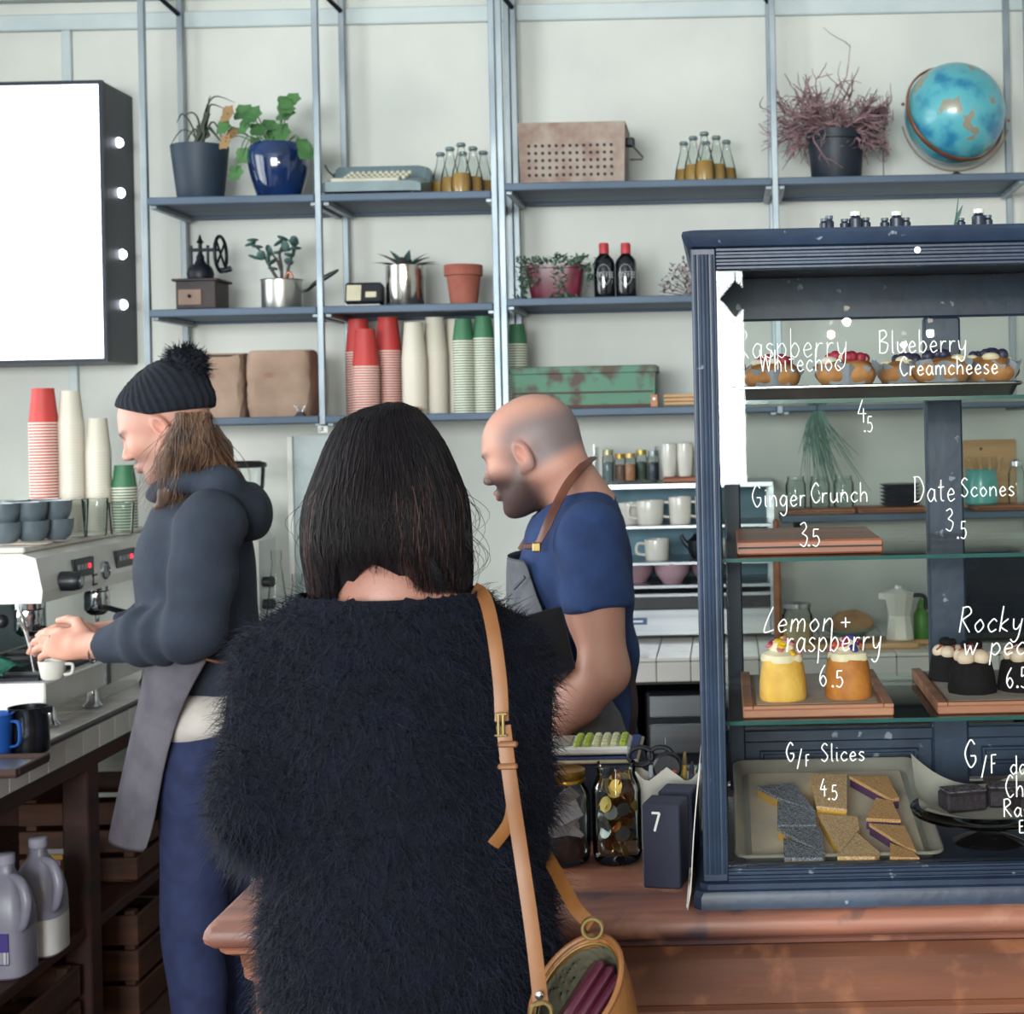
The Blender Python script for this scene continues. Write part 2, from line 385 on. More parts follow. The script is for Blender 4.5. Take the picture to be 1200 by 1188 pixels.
# ------------------------------------------------------------------ hanging steel shelf racks
YF, YB = 4.77, 5.11
def shelf_rack(label, posts, zs, boards_y=(4.765, 5.12)):
    xs = [XW(p, ZW(240, (p - CX) * YF / F, YF), YF) for p in posts]
    t = thing('shelf_rack', label, 'shelving', (xs[0], YF, zs[-1]))
    o = t.location.copy()
    zb, zt = zs[-1] - .03, 3.33
    for x in xs:
        for y in (YF, YB):
            G().box((x, y, (zb + zt) / 2), (.02, .02, zt - zb), .002).build('post', STEELB, t, smooth=False, world=True)
    for z in zs:
        for a, b in zip(xs[:-1], xs[1:]):
            G().box(((a + b) / 2, (boards_y[0] + boards_y[1]) / 2, z - .009), (b - a - .022, boards_y[1] - boards_y[0] - .02, .014), .002).build('shelf_board', SHELFB, t, smooth=False, world=True)
            for y in (YF - .004, YB): G().box(((a + b) / 2, y, z - .0125), (b - a - .0205, .02, .024), .003).build('rail', SHELFB, t, smooth=False, world=True)
            for x in (a + .0205, b - .0205): G().box((x, (YF + YB) / 2, z - .0255), (.02, YB - YF - .022, .018), .002).build('side_rail', STEELB, t, smooth=False, world=True)
    zbr = W(215, 18, YB).z
    for x in xs[:2]: G().cyl((x - .075, YB - .12, zbr + .075), (x, YB - .012, zbr), .008).build('brace', BLACKM, t, world=True)
    return t
Z1 = [ZW(y, (370 - CX) * YF / F, YF) for y in (228, 359, 487)]
Z2 = [ZW(y, (750 - CX) * YF / F, YF) for y in (212, 347, 477)]
shelf_rack('hanging steel shelf rack with the two potted plants and paper coffee bags', (170.5, 373.5, 580), Z1)
shelf_rack('hanging steel shelf rack carrying the globe and the perforated metal box', (588.5, 909, 1207), Z2)
# ------------------------------------------------------------------ light box on the back wall
Yl = 4.9; a = W(120, 94, Yl); b = W(126, 424, Yl); xr = a.x; zt, zb = a.z, W(122, 424, Yl).z
t = thing('light_box_sign', 'large glowing white light box sign with bulbs on its dark side', 'light box', ((xr - .55), Yl, zb))
bw = 1.1; xl = xr - bw
G().box((xl + bw / 2, (Yl + .012 + WY) / 2, (zt + zb) / 2), (bw, WY - Yl - .012, zt - zb), .004).build('housing', mm('sign_housing', '#141a2a', .45), t, smooth=False, world=True)
g = G(); fw = .012
g.box((xl + bw / 2, Yl + .004, zt - fw / 2), (bw, .02, fw)); g.box((xl + bw / 2, Yl + .004, zb + fw / 2), (bw, .02, fw)); g.box((xr - fw / 2, Yl + .004, (zt + zb) / 2), (fw, .02, zt - zb - 2 * fw)); g.box((xl + fw / 2, Yl + .004, (zt + zb) / 2), (fw, .02, zt - zb - 2 * fw))
g.build('front_frame', mm('sign_frame', '#1b2334', .45), t, smooth=False, world=True)
G().box((xl + bw / 2, Yl + .006, (zt + zb) / 2), (bw - 2 * fw, .008, zt - zb - 2 * fw)).build('lit_panel', emis('lit_panel', '#f8fbff', 2.2), t, smooth=False, world=True)
for px, py in ((138, 167), (140, 226), (142, 298), (143, 357)):
    u = W(px, py, Yl); Yp = Yl * xr / u.x if False else xr * F / ((px - CX) * cr - (py - CY) * sr); z = W(px, py, Yp).z
    bl = G().lathe([(.0, 0), (.016, .001), (.018, .006), (.012, .016), (.0, .021)], (xr - .001, Yp, z), 14, axis=(1, 0, 0)).build('bulb', emis('sign_bulb', '#eef2ff', 5), t, world=True)
# ------------------------------------------------------------------ tiled bench running under the espresso machine
BX, BZ = -1.67, .90
t = bench = thing('tiled_bench', 'white tiled work bench under the espresso machine', 'bench', (BX - .4, 4.0, 0))
G().box((BX - .435, 4.1, BZ - .05), (.83, 2.08, .075)).build('bench_core', GROUT, t, smooth=False, world=True)
tp = G().box((0, 0, 0), (.0975, .0975, .01), .0015).build('tile', TILE, t, smooth=False); first = True
te = G().box((0, 0, 0), (.01, .0975, .062), .0015).build('tile', TILE, t, smooth=False); first2 = True
o = t.location
for j in range(20):
    y = 3.11 + .1 * j
    for i in range(8):
        x = BX - .068 - .1 * i
        q = tp if first else piece(tp, t, (0, 0, 0)); first = False
        q.location = Vector((x, y, BZ - .005)) - o
    q = te if first2 else piece(te, t, (0, 0, 0)); first2 = False
    q.location = Vector((BX - .012, y, BZ - .045)) - o
G().box((BX - .011, 4.06, BZ - .006), (.014, 2.0, .012), .003).build('edge_trim', mm('edge_trim', '#4c4547', .5), t, smooth=False, world=True)
G().box((BX - .42, 4.08, BZ - .105), (.8, 2.02, .035)).build('frame_rail', DWOOD, t, smooth=False, world=True)
for x in (BX - .06, BX - .74):
    for y in (3.14, 3.96, 5.0): G().box((x, y, .39), (.07, .07, .78), .004).build('leg', DWOOD, t, smooth=False, world=True)
for z in (.345,):
    for k in range(5): G().box((BX - .11 - .15 * k, 4.08, z), (.146, 2.0, .03), .003).build('shelf_plank', DWOOD, t, smooth=False, world=True)
G().box((BX - .81, 4.08, .4), (.02, 2.0, .78)).build('back_panel', DWOOD, t, smooth=False, world=True)
# ------------------------------------------------------------------ tiled bench along the back wall
RZ, RY = .95, 4.45
t = thing('tiled_bench', 'tiled back bench with steel fridges beneath it', 'bench', (.5, 4.8, 0))
o = t.location
G().box((.4, (RY + .02 + WY) / 2, RZ - .045), (3.76, WY - RY - .03, .07)).build('bench_core', GROUT, t, smooth=False, world=True)
tp = G().box((0, 0, 0), (.1, .132, .01), .0015).build('tile', TILE, t, smooth=False); first = True
te = G().box((0, 0, 0), (.1, .01, .058), .0015).build('tile', TILE, t, smooth=False); first2 = True
for i in range(36):
    x = -1.4 + .1025 * i
    if not (-.35 < x < 1.5): continue
    for j in range(5):
        q = tp if first else piece(tp, t, (0, 0, 0)); first = False
        q.location = Vector((x, RY + .075 + .1345 * j, RZ - .005)) - o
    q = te if first2 else piece(te, t, (0, 0, 0)); first2 = False
    q.location = Vector((x, RY + .012, RZ - .041)) - o
for x, w in ((-.92, 1.08), (1.93, .7)): G().box((x, 4.8, RZ - .005), (w, .67, .01)).build('bench_top', TILE, t, smooth=False, world=True)
for k in range(3):
    x = -.85 + 1.15 * k
    t = thing('bench_fridge', ['steel under-bench fridge at the left behind the customer', 'steel under-bench fridge seen between blue shirt and display case', 'steel under-bench fridge behind the display case glass'][k], 'fridge', (x, 4.8, 0))
    G().box((x, 4.83, .45), (1.12, .62, .78), .006).build('fridge_body', BLACKM, t, smooth=False, world=True)
    for z, hh in ((.80, .07), (.70, .09), (.4, .44)):
        d = G().box((x, 4.505, z), (1.1, .02, hh), .005).build('drawer' if hh < .2 else 'door', STEEL, t, smooth=False, world=True)
        if hh > .2: G().cyl((x - .45, 4.48, z + .16), (x + .45, 4.48, z + .16), .009).build('handle', CHROME, d, world=True)
    for xx in (-.5, .5): G().cyl((x + xx, 4.6, 0), (x + xx, 4.6, .062), .02).build('foot', BLACKP, t, world=True)
# ------------------------------------------------------------------ wooden counter
CTZ, CFY, CXL, CXR, CBY = .90, 2.27, -.815, 1.45, 2.93
t = counter = thing('wooden_counter', 'worn reddish wooden shop counter with moulded edge', 'counter', (.3, 2.6, 0))
# top slab with a rounded nosing all round
def slab(x0, x1, y0, y1, prof, mat, name, par):
    rings = []
    for ins, z in prof:
        r = []; a0, a1, b0, b1 = x0 + ins, x1 - ins, y0 + ins, y1 - ins; c = .012
        r = [(a0 + c, b0, z), (a1 - c, b0, z), (a1, b0 + c, z), (a1, b1 - c, z), (a1 - c, b1, z), (a0 + c, b1, z), (a0, b1 - c, z), (a0, b0 + c, z)]
        rings.append([Vector(p) for p in r])
    return G().loft(rings).build(name, mat, par, world=True, ang=35)
slab(CXL, CXR, CFY, CBY, [(.02, .862), (.008, .864), (.002, .87), (0, .878), (.002, .888), (.007, .896), (.016, CTZ)], CWOOD, 'counter_top', t)
slab(CXL + .016, CXR - .016, CFY + .016, CBY - .016, [(.03, .845), (.012, .846), (.004, .851), (.002, .857), (.008, .862)], CWOOD, 'moulding', t)
slab(CXL + .04, CXR - .04, CFY + .035, CBY - .04, [(.018, .818), (.006, .82), (.004, .836), (.0, .846)], CWOOD2, 'moulding', t)
slab(CXL + .11, CXR - .11, CFY + .055, CBY - .06, [(.0, .745), (.0, .82)], CWOOD2, 'frieze', t)
slab(CXL + .10, CXR - .10, CFY + .045, CBY - .05, [(.006, .722), (.0, .726), (.0, .739), (.006, .745)], CWOOD2, 'bead', t)
slab(CXL + .12, CXR - .12, CFY + .065, CBY - .07, [(0, .1), (0, .722)], CWOOD2, 'carcass', t)
for k in range(4):
    x = CXL + .34 + .46 * k
    G().box((x + .16, CFY + .058, .42), (.40, .012, .52), .004).build('panel', CWOOD2, t, smooth=False, world=True)
slab(CXL + .09, CXR - .09, CFY + .04, CBY - .04, [(0, 0), (0, .085), (.012, .1)], CWOOD2, 'plinth', t)
for x in (CXL + .085, CXR - .085):
    for y in (CFY + .085, CBY - .09):
        G().lathe([(.045, .818), (.045, .80), (.032, .795), (.028, .77), (.024, .6), (.02, .50), (.03, .49), (.034, .48), (.03, .47), (.022, .46), (.03, .3), (.036, .12), (.045, .1), (.045, 0)], (x, y, 0), 20).build('turned_leg', CWOOD, t, world=True)
# ------------------------------------------------------------------ display case
DY0, DY1 = 2.315, 2.84
sF = S(DY0)
def fx(px, py=660): return W(px, py, DY0).x
def fz(py, px=1000): return W(px, py, DY0).z
dx0, dx1 = fx(817), 1.02
dzb, dzt = CTZ, fz(272)
t = case = thing('display_case', 'navy painted wooden display case with glass front and white lettering', 'display case', ((dx0 + dx1) / 2, (DY0 + DY1) / 2, CTZ))
slab2 = lambda n, prof, ex=0: slab(dx0, dx1, DY0, DY1, prof, NAVY, n, t)
z1 = fz(1017); z2 = fz(312)
slab2('base_moulding', [(-.016, CTZ), (-.016, CTZ + .018), (-.012, CTZ + .026), (-.006, CTZ + .028), (-.006, CTZ + .036), (.0, CTZ + .038)])
def rail_h(name, y0, y1, za, zb2, x0, x1, steps):
    # horizontal rail with stepped reeding on the front face
    n = len(steps); g = G(); h = (zb2 - za) / n
    for k, d in enumerate(steps): g.box(((x0 + x1) / 2, (y0 - d + y1) / 2, za + h * (k + .5)), (x1 - x0, y1 - y0 + d, h * .999), min(.002, h * .2))
    return g.build(name, NAVY, t, smooth=False, world=True)
pw = fx(846) - dx0
rail_h('bottom_rail', DY0 + .008, DY0 + .04, CTZ + .038, z1, dx0 + pw, dx1 - pw, [.006, .004, .008, .003, .007, .001])
rail_h('top_rail', DY0 + .008, DY0 + .04, z2, dzt - .02, dx0 + pw, dx1 - pw, [.0, .005, .002, .007, .003, .006])
def post(px0, y0):
    g = G(); zc = (CTZ + .038 + dzt - .02) / 2; hz = dzt - .02 - CTZ - .038
    g.box((px0 + pw / 2, y0 + pw / 2, zc), (pw, pw, hz), .002)
    if y0 < DY0 + .1:
        for k, (fx_, r) in enumerate(((.16, .003), (.36, .0035), (.5, .0045), (.64, .0035), (.86, .003))):
            g.lathe([(r, CTZ + .05), (r, dzt - .03)], (px0 + pw * fx_, y0 + .001, 0), 8)
    return g.build('corner_post', NAVY, t, world=True, ang=30)
for x in (dx0, dx1 - pw):
    for y in (DY0, DY1 - pw): post(x, y)
slab2('cornice', [(.0, dzt - .02), (-.006, dzt - .018), (-.012, dzt - .006), (-.014, dzt), (-.012, dzt + .006), (-.002, dzt + .008)])
g = G().box(((dx0 + dx1) / 2, (DY0 + DY1) / 2, CTZ + .022), (dx1 - dx0 - .03, DY1 - DY0 - .08, .02)); g.build('case_floor', mm('case_floor', '#2b3647', .5), t, smooth=False, world=True)
# glass: front pane, side panes, rear sliding doors
G().box(((dx0 + dx1) / 2, DY0 + .022, (z1 + z2) / 2), (dx1 - dx0 - 2 * pw, .004, z2 - z1)).build('front_pane', GLASSP, t, smooth=False, world=True)
for x in (dx0 + pw / 2, dx1 - pw / 2):
    G().box((x, (DY0 + DY1) / 2, (z1 + z2) / 2), (.004, DY1 - DY0 - 2 * pw, z2 - z1)).build('side_pane', GLASSP, t, smooth=False, world=True)
    for za, hh in ((z2 + .03, .06), (z1 - .03, .06)): G().box((x, (DY0 + DY1) / 2, za), (.03, DY1 - DY0 - 2 * pw, hh), .002).build('side_rail', NAVY, t, smooth=False, world=True)
yr = DY1 - .012
zrt = ZW(378, 0, DY1); zmid = ZW(852, 0, DY1)
G().box(((dx0 + dx1) / 2, yr - .01, (zrt + dzt - .02) / 2), (dx1 - dx0 - 2 * pw, .03, dzt - .02 - zrt), .003).build('rear_top_rail', NAVY, t, smooth=False, world=True)
xs_ = W(1105, 600, DY1).x; sw = 42 * S(DY1)
G().box((xs_, yr - .012, (zrt + CTZ + .06) / 2), (sw, .034, zrt - CTZ - .06), .004).build('rear_stile', NAVY, t, smooth=False, world=True)
G().box(((dx0 + dx1) / 2, yr - .008, zmid - .012), (dx1 - dx0 - 2 * pw, .026, .024), .003).build('rear_mid_rail', NAVY, t, smooth=False, world=True)
G().box(((dx0 + dx1) / 2, yr, (zmid + CTZ + .06) / 2), (dx1 - dx0 - 2 * pw, .012, zmid - .024 - CTZ - .06)).build('rear_lower_panel', NAVY, t, smooth=False, world=True)
xl_ = dx0 + pw
G().box((xl_ + .02, yr - .012, (zrt + CTZ + .06) / 2), (.03, .034, zrt - CTZ - .06), .003).build('rear_stile', NAVY, t, smooth=False, world=True)
for (xa, xb) in ((xl_ + .036, xs_ - sw / 2), (xs_ + sw / 2, dx1 - pw)):
    G().box(((xa + xb) / 2, yr - .006, (zrt + zmid) / 2), (xb - xa, .004, zrt - zmid)).build('rear_pane', GLASSP, t, smooth=False, world=True)
    zz = CTZ + .13
    fr = G()
    for (cx_, cz_, w_, h_) in (((xa + xb) / 2, zmid - .045, xb - xa - .05, .008), ((xa + xb) / 2, CTZ + .10, xb - xa - .05, .008)): fr.box((cx_, yr - .009, cz_), (w_, .01, h_), .002)
    for x in (xa + .03, xb - .03): fr.box((x, yr - .009, (zmid - .045 + CTZ + .10) / 2), (.008, .01, zmid - .045 - CTZ - .10), .002)
    fr.build('panel_bead', NAVY, t, smooth=False, world=True)
# glass shelves
SHZ = [fz(466), fz(655), fz(850)]
SY0 = DY0 + .05
for z in SHZ:
    s_ = G().box(((dx0 + dx1) / 2, (SY0 + DY1 - .05) / 2, z - .003), (dx1 - dx0 - pw * 1.2, DY1 - .05 - SY0, .006)).build('glass_shelf', GLASSS, t, smooth=False, world=True)
    G().box(((dx0 + dx1) / 2, SY0 - .001, z - .003), (dx1 - dx0 - pw * 1.2, .002, .0062)).build('polished_edge', GEDGE, t, smooth=False, world=True)
    for x in (dx0 + pw * .62,):
        for y in (SY0 + .03, DY1 - .09): G().box((x + .008, y, z - .012), (.02, .03, .012), .002).build('shelf_support', NAVY, t, smooth=False, world=True)
# small round white price dot and screw on the top rail
G().lathe([(.0, 0), (.0055, .0), (.0055, .002), (.0, .0025)], W(1075, 293, DY0 - .002), 12, axis=(0, -1, 0)).build('round_stud', INK, t, world=True)
# lettering on the front glass
def letter(px, py, txt, hpx, r=.0011, xs=1.0, slant=.0, drift=0.0, gap=.1):
    g = G(); o = W(px, py, DY0 + .0195); ex = Vector((cr, 0, 0)) ; text_mesh(g, txt, o, (1, 0, 0), (0, 0, 1), (0, -1, 0), hpx * sF, r, xs, slant, drift, gap)
    g.build('lettering', INK, t, world=True)
letter(864, 420, 'Raspberry', 34, .0007, .78); letter(890, 436, 'Whitechoc', 26, .0009, .75)
letter(1030, 414, 'Blueberry', 27, .0010, .82); letter(1054, 440, 'Creamcheese', 22, .0011, .84)
letter(1005, 494, '4', 26, .0009, .8); letter(1012, 506, '.5', 18, .0009, .8)
letter(881, 594, 'Ginger', 26, .0010, .78); letter(950, 589, 'Crunch', 23, .0010, .88)
letter(937, 640, '3', 28, .0010, .75); letter(946, 640, '.5', 20, .0010, 1)
letter(1071, 588, 'Date', 30, .0010, .74); letter(1126, 582, 'Scones', 22, .0010, .88)
letter(1108, 622, '3', 26, .0010, .8); letter(1121, 631, '.5', 20, .0010, .8)
letter(894, 741, 'Lemon', 30, .0011, .9, .18); letter(985, 737, '+', 22, .0011, 1)
letter(921, 764, 'raspberry', 33, .0011, .72, .12)
letter(960, 804, '6', 25, .0011, .8); letter(974, 805, '.5', 19, .0011, 1)
letter(1123, 741, 'Rocky road', 30, .0012, .88, .2); letter(1128, 768, 'w pecan', 28, .0012, .95, .15)
letter(1179, 806, '6.5', 24, .0011, .8)
letter(921, 892, 'G', 22, .0012, .8); letter(934, 898, '/', 20, .0011, .8); letter(944, 898, 'F', 14, .0011, .8); letter(962, 892, 'Slices', 21, .0011, .92)
letter(961, 932, '4', 20, .0011, .8); letter(970, 937, '.5', 17, .0011, .9)
letter(1130, 899, 'G', 32, .0013, .8); letter(1150, 908, '/', 22, .0012, .8); letter(1161, 906, 'F', 22, .0012, .75); letter(1184, 907, 'date', 22, .0012, .8)
letter(1178, 934, 'Choc', 26, .0012, .75); letter(1176, 957, 'Rasp', 21, .0012, .9); letter(1194, 976, 'E', 15, .0012, .9)
# ------------------------------------------------------------------ pendant lamps above the customers' side (they show as points in the case glass)
for k, (px, py) in enumerate(((992, 361), (1090, 375))):
    Yv = 2 * (DY0 + .022) + 1.9; p = W(px, py, Yv); L = Vector((p.x, -1.9, p.z))
    t = thing('pendant_lamp', ['bare bulb pendant lamp reflected left in the case glass', 'bare bulb pendant lamp reflected right in the case glass'][k], 'lamp', L)
    G().sphere((0, 0, 0), .012, 14, 8).build('bulb', emis('lamp_bulb', '#fff0d8', 8), t)
    G().lathe([(.008, .008), (.012, .02), (.012, .06), (.005, .07)], (0, 0, 0), 12).build('socket', BLACKP, t)
    G().cyl((0, 0, .07), (0, 0, 3.33 - L.z), .003).build('cord', BLACKP, t)
    l = bpy.data.lights.new('pendant_light', 'POINT'); l.energy = 40; l.color = (1, .82, .6); l.shadow_soft_size = .014
    lo = bpy.data.objects.new('pendant_light', l); COL.objects.link(lo); lo.location = L - Vector((0, 0, .06))

# diamond sign hanging in the shop window (shows as a dark diamond in the case glass)
Yv = 2 * (DY0 + .022) + 3.3; p = W(862, 350, Yv); t = thing('hanging_sign', 'dark diamond sign hanging in the shop window, mirrored in the glass', 'sign', (p.x, -3.3, p.z))
G().prism([(-.085, 0), (0, -.1), (.085, 0), (0, .1)], (1, 0, 0), (0, 0, 1), (0, 1, 0), .012, (0, -.006, 0)).build('board', BLACKM, t, smooth=False)
G().cyl((0, 0, .1), (0, 0, 3.33 - p.z), .003).build('cord', BLACKP, t)
# ------------------------------------------------------------------ helpers for things on shelves
YS = 4.93
def sp(px0, px1, pt, Z, Y=YS):
    xc = (px0 + px1) / 2; X = XW(xc, Z + .05, Y); return X, (px1 - px0) * S(Y), ZW(pt, X, Y) - Z
def PZ(px, py, Z):
    u, v = px - CX, py - CY; x = u * cr - v * sr; z = -(u * sr + v * cr); Y = (Z - H) * F / z; return Vector((x * Y / F, Y, Z))
def soil(t, r, z, c=(0, 0)): G().lathe([(0, z + .004), (r * .6, z + .004), (r, z)], (c[0], c[1], 0), 16, wob=lambda a, zz: 1 + .03 * math.sin(5 * a)).build('soil', mm('soil', '#2c211c', .95, bump=.5), t)
SOFTG = mm('leaf_green', '#56824c', .5, col2='#3a6439', scale=18)
GREYG = mm('leaf_grey_green', '#4e6b66', .5, col2='#33504f', scale=18)
# dark planter with a drooping plant
X, w, h = sp(202, 268, 172, Z1[0])
t = thing('potted_plant', 'wilting spiky plant in a matte charcoal tapered pot', 'plant', (X, YS, Z1[0]))
r = w / 2
G().lathe([(0, 0), (r * .74, 0), (r * .78, .005), (r, h - .003), (r, h), (r * .94, h), (r * .92, h - .02)], (0, 0, 0), 32).build('pot', mm('charcoal_pot', '#2b3a4a', .55), t); soil(t, r * .93, h - .02)
LV = mm('wilted_leaf', '#3c4a3e', .6, col2='#4a3a34', scale=10)
for (dx, dz, bx, bz, ex_, ez_, rr) in ((.03, .12, .045, .17, .10, .145, .006), (.02, .13, .06, .20, .13, .17, .005), (.02, .10, .03, .19, .035, .215, .004), (-.02, .08, -.045, .13, -.06, .09, .005), (-.02, .05, -.06, .07, -.10, .005, .004), (.0, .1, -.02, .14, -.05, .12, .006), (.03, .07, .05, .06, .09, .0, .006), (.04, .1, .07, .05, .075, -.02, .005), (.02, .06, .04, .04, .03, .02, .006), (-.01, .07, -.03, .05, -.04, .01, .006), (.0, .08, .01, .05, -.01, .0, .008), (.03, .12, .02, .08, .03, .03, .009)):
    y = rnd(-.03, .03)
    G().tube([(.0, 0, h - .02), (dx, y * .3, h + dz * .8), (bx, y, h + bz * .8), (ex_, y * 1.5, h + ez_ * .8)], [rr * .9, rr * 1.2, rr, .001], 6, smooth=5, flat=.5).build('leaf', LV, t)
G().tube([(0, 0, h - .02), (.01, 0, h + .05), (.035, 0, h + .11)], [.008, .007, .004], 8, smooth=4).build('stem', LV, t)
# navy glazed bowl with a geranium
X, w, h = sp(291, 363, 170, Z1[0], 4.9); r = w / 2
t = thing('potted_plant', 'leafy green geranium in a shiny navy glazed bowl', 'plant', (X, 4.9, Z1[0]))
G().lathe([(0, 0), (r * .62, 0), (r * .68, .01), (r * .9, h * .45), (r, h * .75), (r * .95, h * .93), (r * .86, h), (r * .8, h), (r * .8, h - .02)], (0, 0, 0), 36).build('bowl', mm('navy_glaze', '#16305f', .12, coat=.8, col2='#0f2145'), t); soil(t, r * .8, h - .02)
lf = None; ga = 2.4
gl_ = [(-.14, .09), (-.16, .05), (-.13, .03), (-.10, .10), (-.09, .05), (-.06, .085), (-.05, .04), (-.07, .0), (-.02, .06), (-.01, .03), (.0, -.03), (.02, .03), (.04, .09), (.045, .12), (.06, .14), (.03, .13), (.09, -.01), (.11, -.035), (-.12, -.10), (-.105, -.04), (-.15, .0), (.055, .10)]
for k, (dx, dz) in enumerate(gl_):
    rr = rnd(.026, .038); n = 12; yy = -rnd(.02, .09)
    c = Vector((dx, yy, h + dz)); nrm = Vector((dx * 2 + rnd(-.4, .4), -1, .5 + rnd(-.3, .5))).normalized(); ex, ey = frame(nrm)
    g = G(); vs = [c + nrm * -.004]; 
    for i in range(n):
        a = 2 * PI * i / n; q = rr * (1 + .13 * math.cos(6 * a)) * (.55 if i == 0 else 1); vs.append(c + ex * q * math.cos(a) + ey * q * math.sin(a) + nrm * rnd(-.001, .003))
    g.add(vs, [(0, i + 1, (i + 1) % n + 1) for i in range(n)])
    o = g.build('leaf', SOFTG if k not in (0, 2, 20) else mm('leaf_brown', '#9a7a52', .6), t)
    G().tube([(dx * .2, yy * .3, h - .02), (dx * .7, yy * .8, h + max(.02, dz * .9)), c], [.002, .0015], 5, smooth=4).build('stem', SOFTG, t)
# typewriter
X, w, h = sp(391, 503, 190, Z1[0], 4.92)
t = thing('typewriter', 'grey green portable typewriter on the top shelf', 'typewriter', (X, 4.92, Z1[0]))
TW = mm('typewriter_paint', '#74868a', .45, col2='#67797f'); h = .105
prof = [(-.15, .008), (-.15, .04), (-.06, .062), (.005, .075), (.03, .118), (.1, .124), (.13, .105), (.14, .05), (.14, .008)]
g = G(); rings = []
for x, k in ((-w / 2, .9), (-w / 2 + .012, 1), (w / 2 - .04, 1), (w / 2 - .015, .95), (w / 2, .72)): rings.append([Vector((x, y * (.95 if k < 1 else 1), .008 + (z - .008) * k)) for y, z in prof])
g.loft(rings).build('body', TW, t, ang=30)
for x in (-w / 2 + .03, w / 2 - .03):
    for y in (-.12, .11): G().cyl((x, y, 0), (x, y, .01), .01).build('foot', BLACKP, t)
g = G()
for rw in range(3):
    for k in range(11): g.box((-w / 2 + .075 + .0185 * k + .005 * rw, -.135 + .022 * rw, .052 + .011 * rw), (.013, .013, .014), .003)
o = g.build('keys', mm('typewriter_key', '#bdb8a4', .4), t, smooth=False); o['kind'] = 'stuff'
G().box((-.02, -.143, .044), (w * .7, .012, .016), .004).build('space_bar', mm('typewriter_key', '#bdb8a4', .4), t, smooth=False)
G().cyl((-w / 2 - .012, .06, .085), (w / 2 - .03, .06, .085), .018, seg=16).build('platen', BLACKP, t)
G().tube([(-w / 2 + .01, .04, .07), (-w / 2 - .008, .02, .09), (-w / 2 - .02, 0, .105), (-w / 2 - .024, -.01, .12)], .004, 6, smooth=4).build('return_lever', CHROME, t)
# glass bottles of amber drink, set like ninepins
AMBER = mm('amber_drink', '#b08a4e', .2, col2='#9a7338', scale=6, coat=.3)
CAPM = mm('bottle_cap', '#8fa0a3', .35, .6)
bt = None
def amber_bottle(px, Y, Z, label, hh, full=.6):
    global bt
    loc = (XW(px, Z + .05, Y), Y, Z)
    t = thing('drink_bottle', label, 'bottle', loc, 'amber drink bottles on the top shelf')
    k = hh / .155
    G().lathe([(0, .002), (.027, .002), (.031, .006), (.032, .03), (.028, .065), (.019, .1), (.012, .125), (.0105, .143), (.0125, .145), (.0125, .149), (.0, .15)], (0, 0, 0), 20).xf(Matrix.Scale(k, 4)).build('glass_body', GLASSJ, t)
    top = .1 * full; prof = [(0, .004), (.028, .004), (.030, .03)] + ([(.026, .062)] if top > .06 else []) + [(.032 - .012 * (top / .1) ** 1.2 - .001, top), (0, top)]
    G().lathe(prof, (0, 0, 0), 20).xf(Matrix.Scale(k, 4)).build('drink', AMBER, t)
    G().lathe([(.0125, .146), (.0145, .147), (.0145, .152), (.012, .156), (0, .156)], (0, 0, 0), 16).xf(Matrix.Scale(k, 4)).build('crown_cap', CAPM, t)
pos = ('front bottle', 'left bottle of the middle row', 'right bottle of the middle row', 'left rear bottle', 'centre rear bottle', 'right rear bottle')
for (cx_, Z, where) in ((541, Z1[0], 'beside the typewriter'), (826, Z2[0], 'beside the dry twigs')):
    for k, (dx, Y) in enumerate(((0, 4.83), (-13, 4.9), (14, 4.9), (-24, 4.99), (2, 4.99), (26, 4.98))):
        amber_bottle(cx_ + dx, Y, Z, f'small amber drink bottle {where}, {pos[k]}', .165 if cx_ < 600 else .162, .62 if cx_ < 600 else .66)
# perforated rusty box
X, w, h = sp(611, 735, 148, Z2[0], 4.9); D = .2
t = thing('metal_box', 'rusty beige perforated metal box with wire handle', 'box', (X, 4.93, Z2[0]))
RUST = mm('rusty_beige', '#a39488', .7, .1, col2='#8c7066', scale=16, lo=.35, hi=.6, bump=.1)
g = G(); rings = []
for z, k in ((0, .955), (.006, .965), (h - .012, 1), (h - .01, 1.015), (h - .002, 1.015), (h, 1.0)): rings.append([Vector((sx * w / 2 * k, sy * D / 2 * (k if k < 1 else 1.0), z)) for sx, sy in ((-1, -1), (1, -1), (1, 1), (-1, 1))])
g.loft(rings).build('box_body', RUST, t, smooth=False)
g = G(); HOLE = mm('dark_hole', '#3a3a40', .9)
for i in range(13):
    for j in range(5): g.lathe([(0, 0), (.0056, 0), (.0056, .003), (0, .003)], (-w * .40 + w * .064 * i, -D / 2 * (.97 + .03 * j / 5) - .0015, .035 + .0235 * j), 8, axis=(0, 1, 0))
o = g.build('perforations', HOLE, t); o['kind'] = 'stuff'
G().box((w / 2 + .012, -.03, h * .72), (.03, .03, .03), .005).build('latch', BLACKM, t, smooth=False)
G().tube([(w / 2 + .02, -.06, h * .65), (w / 2 + .055, -.06, h * .45), (w / 2 + .05, -.06, h * .42), (w / 2 + .01, -.06, h * .42)], .003, 6).build('wire_handle', BLACKM, t)
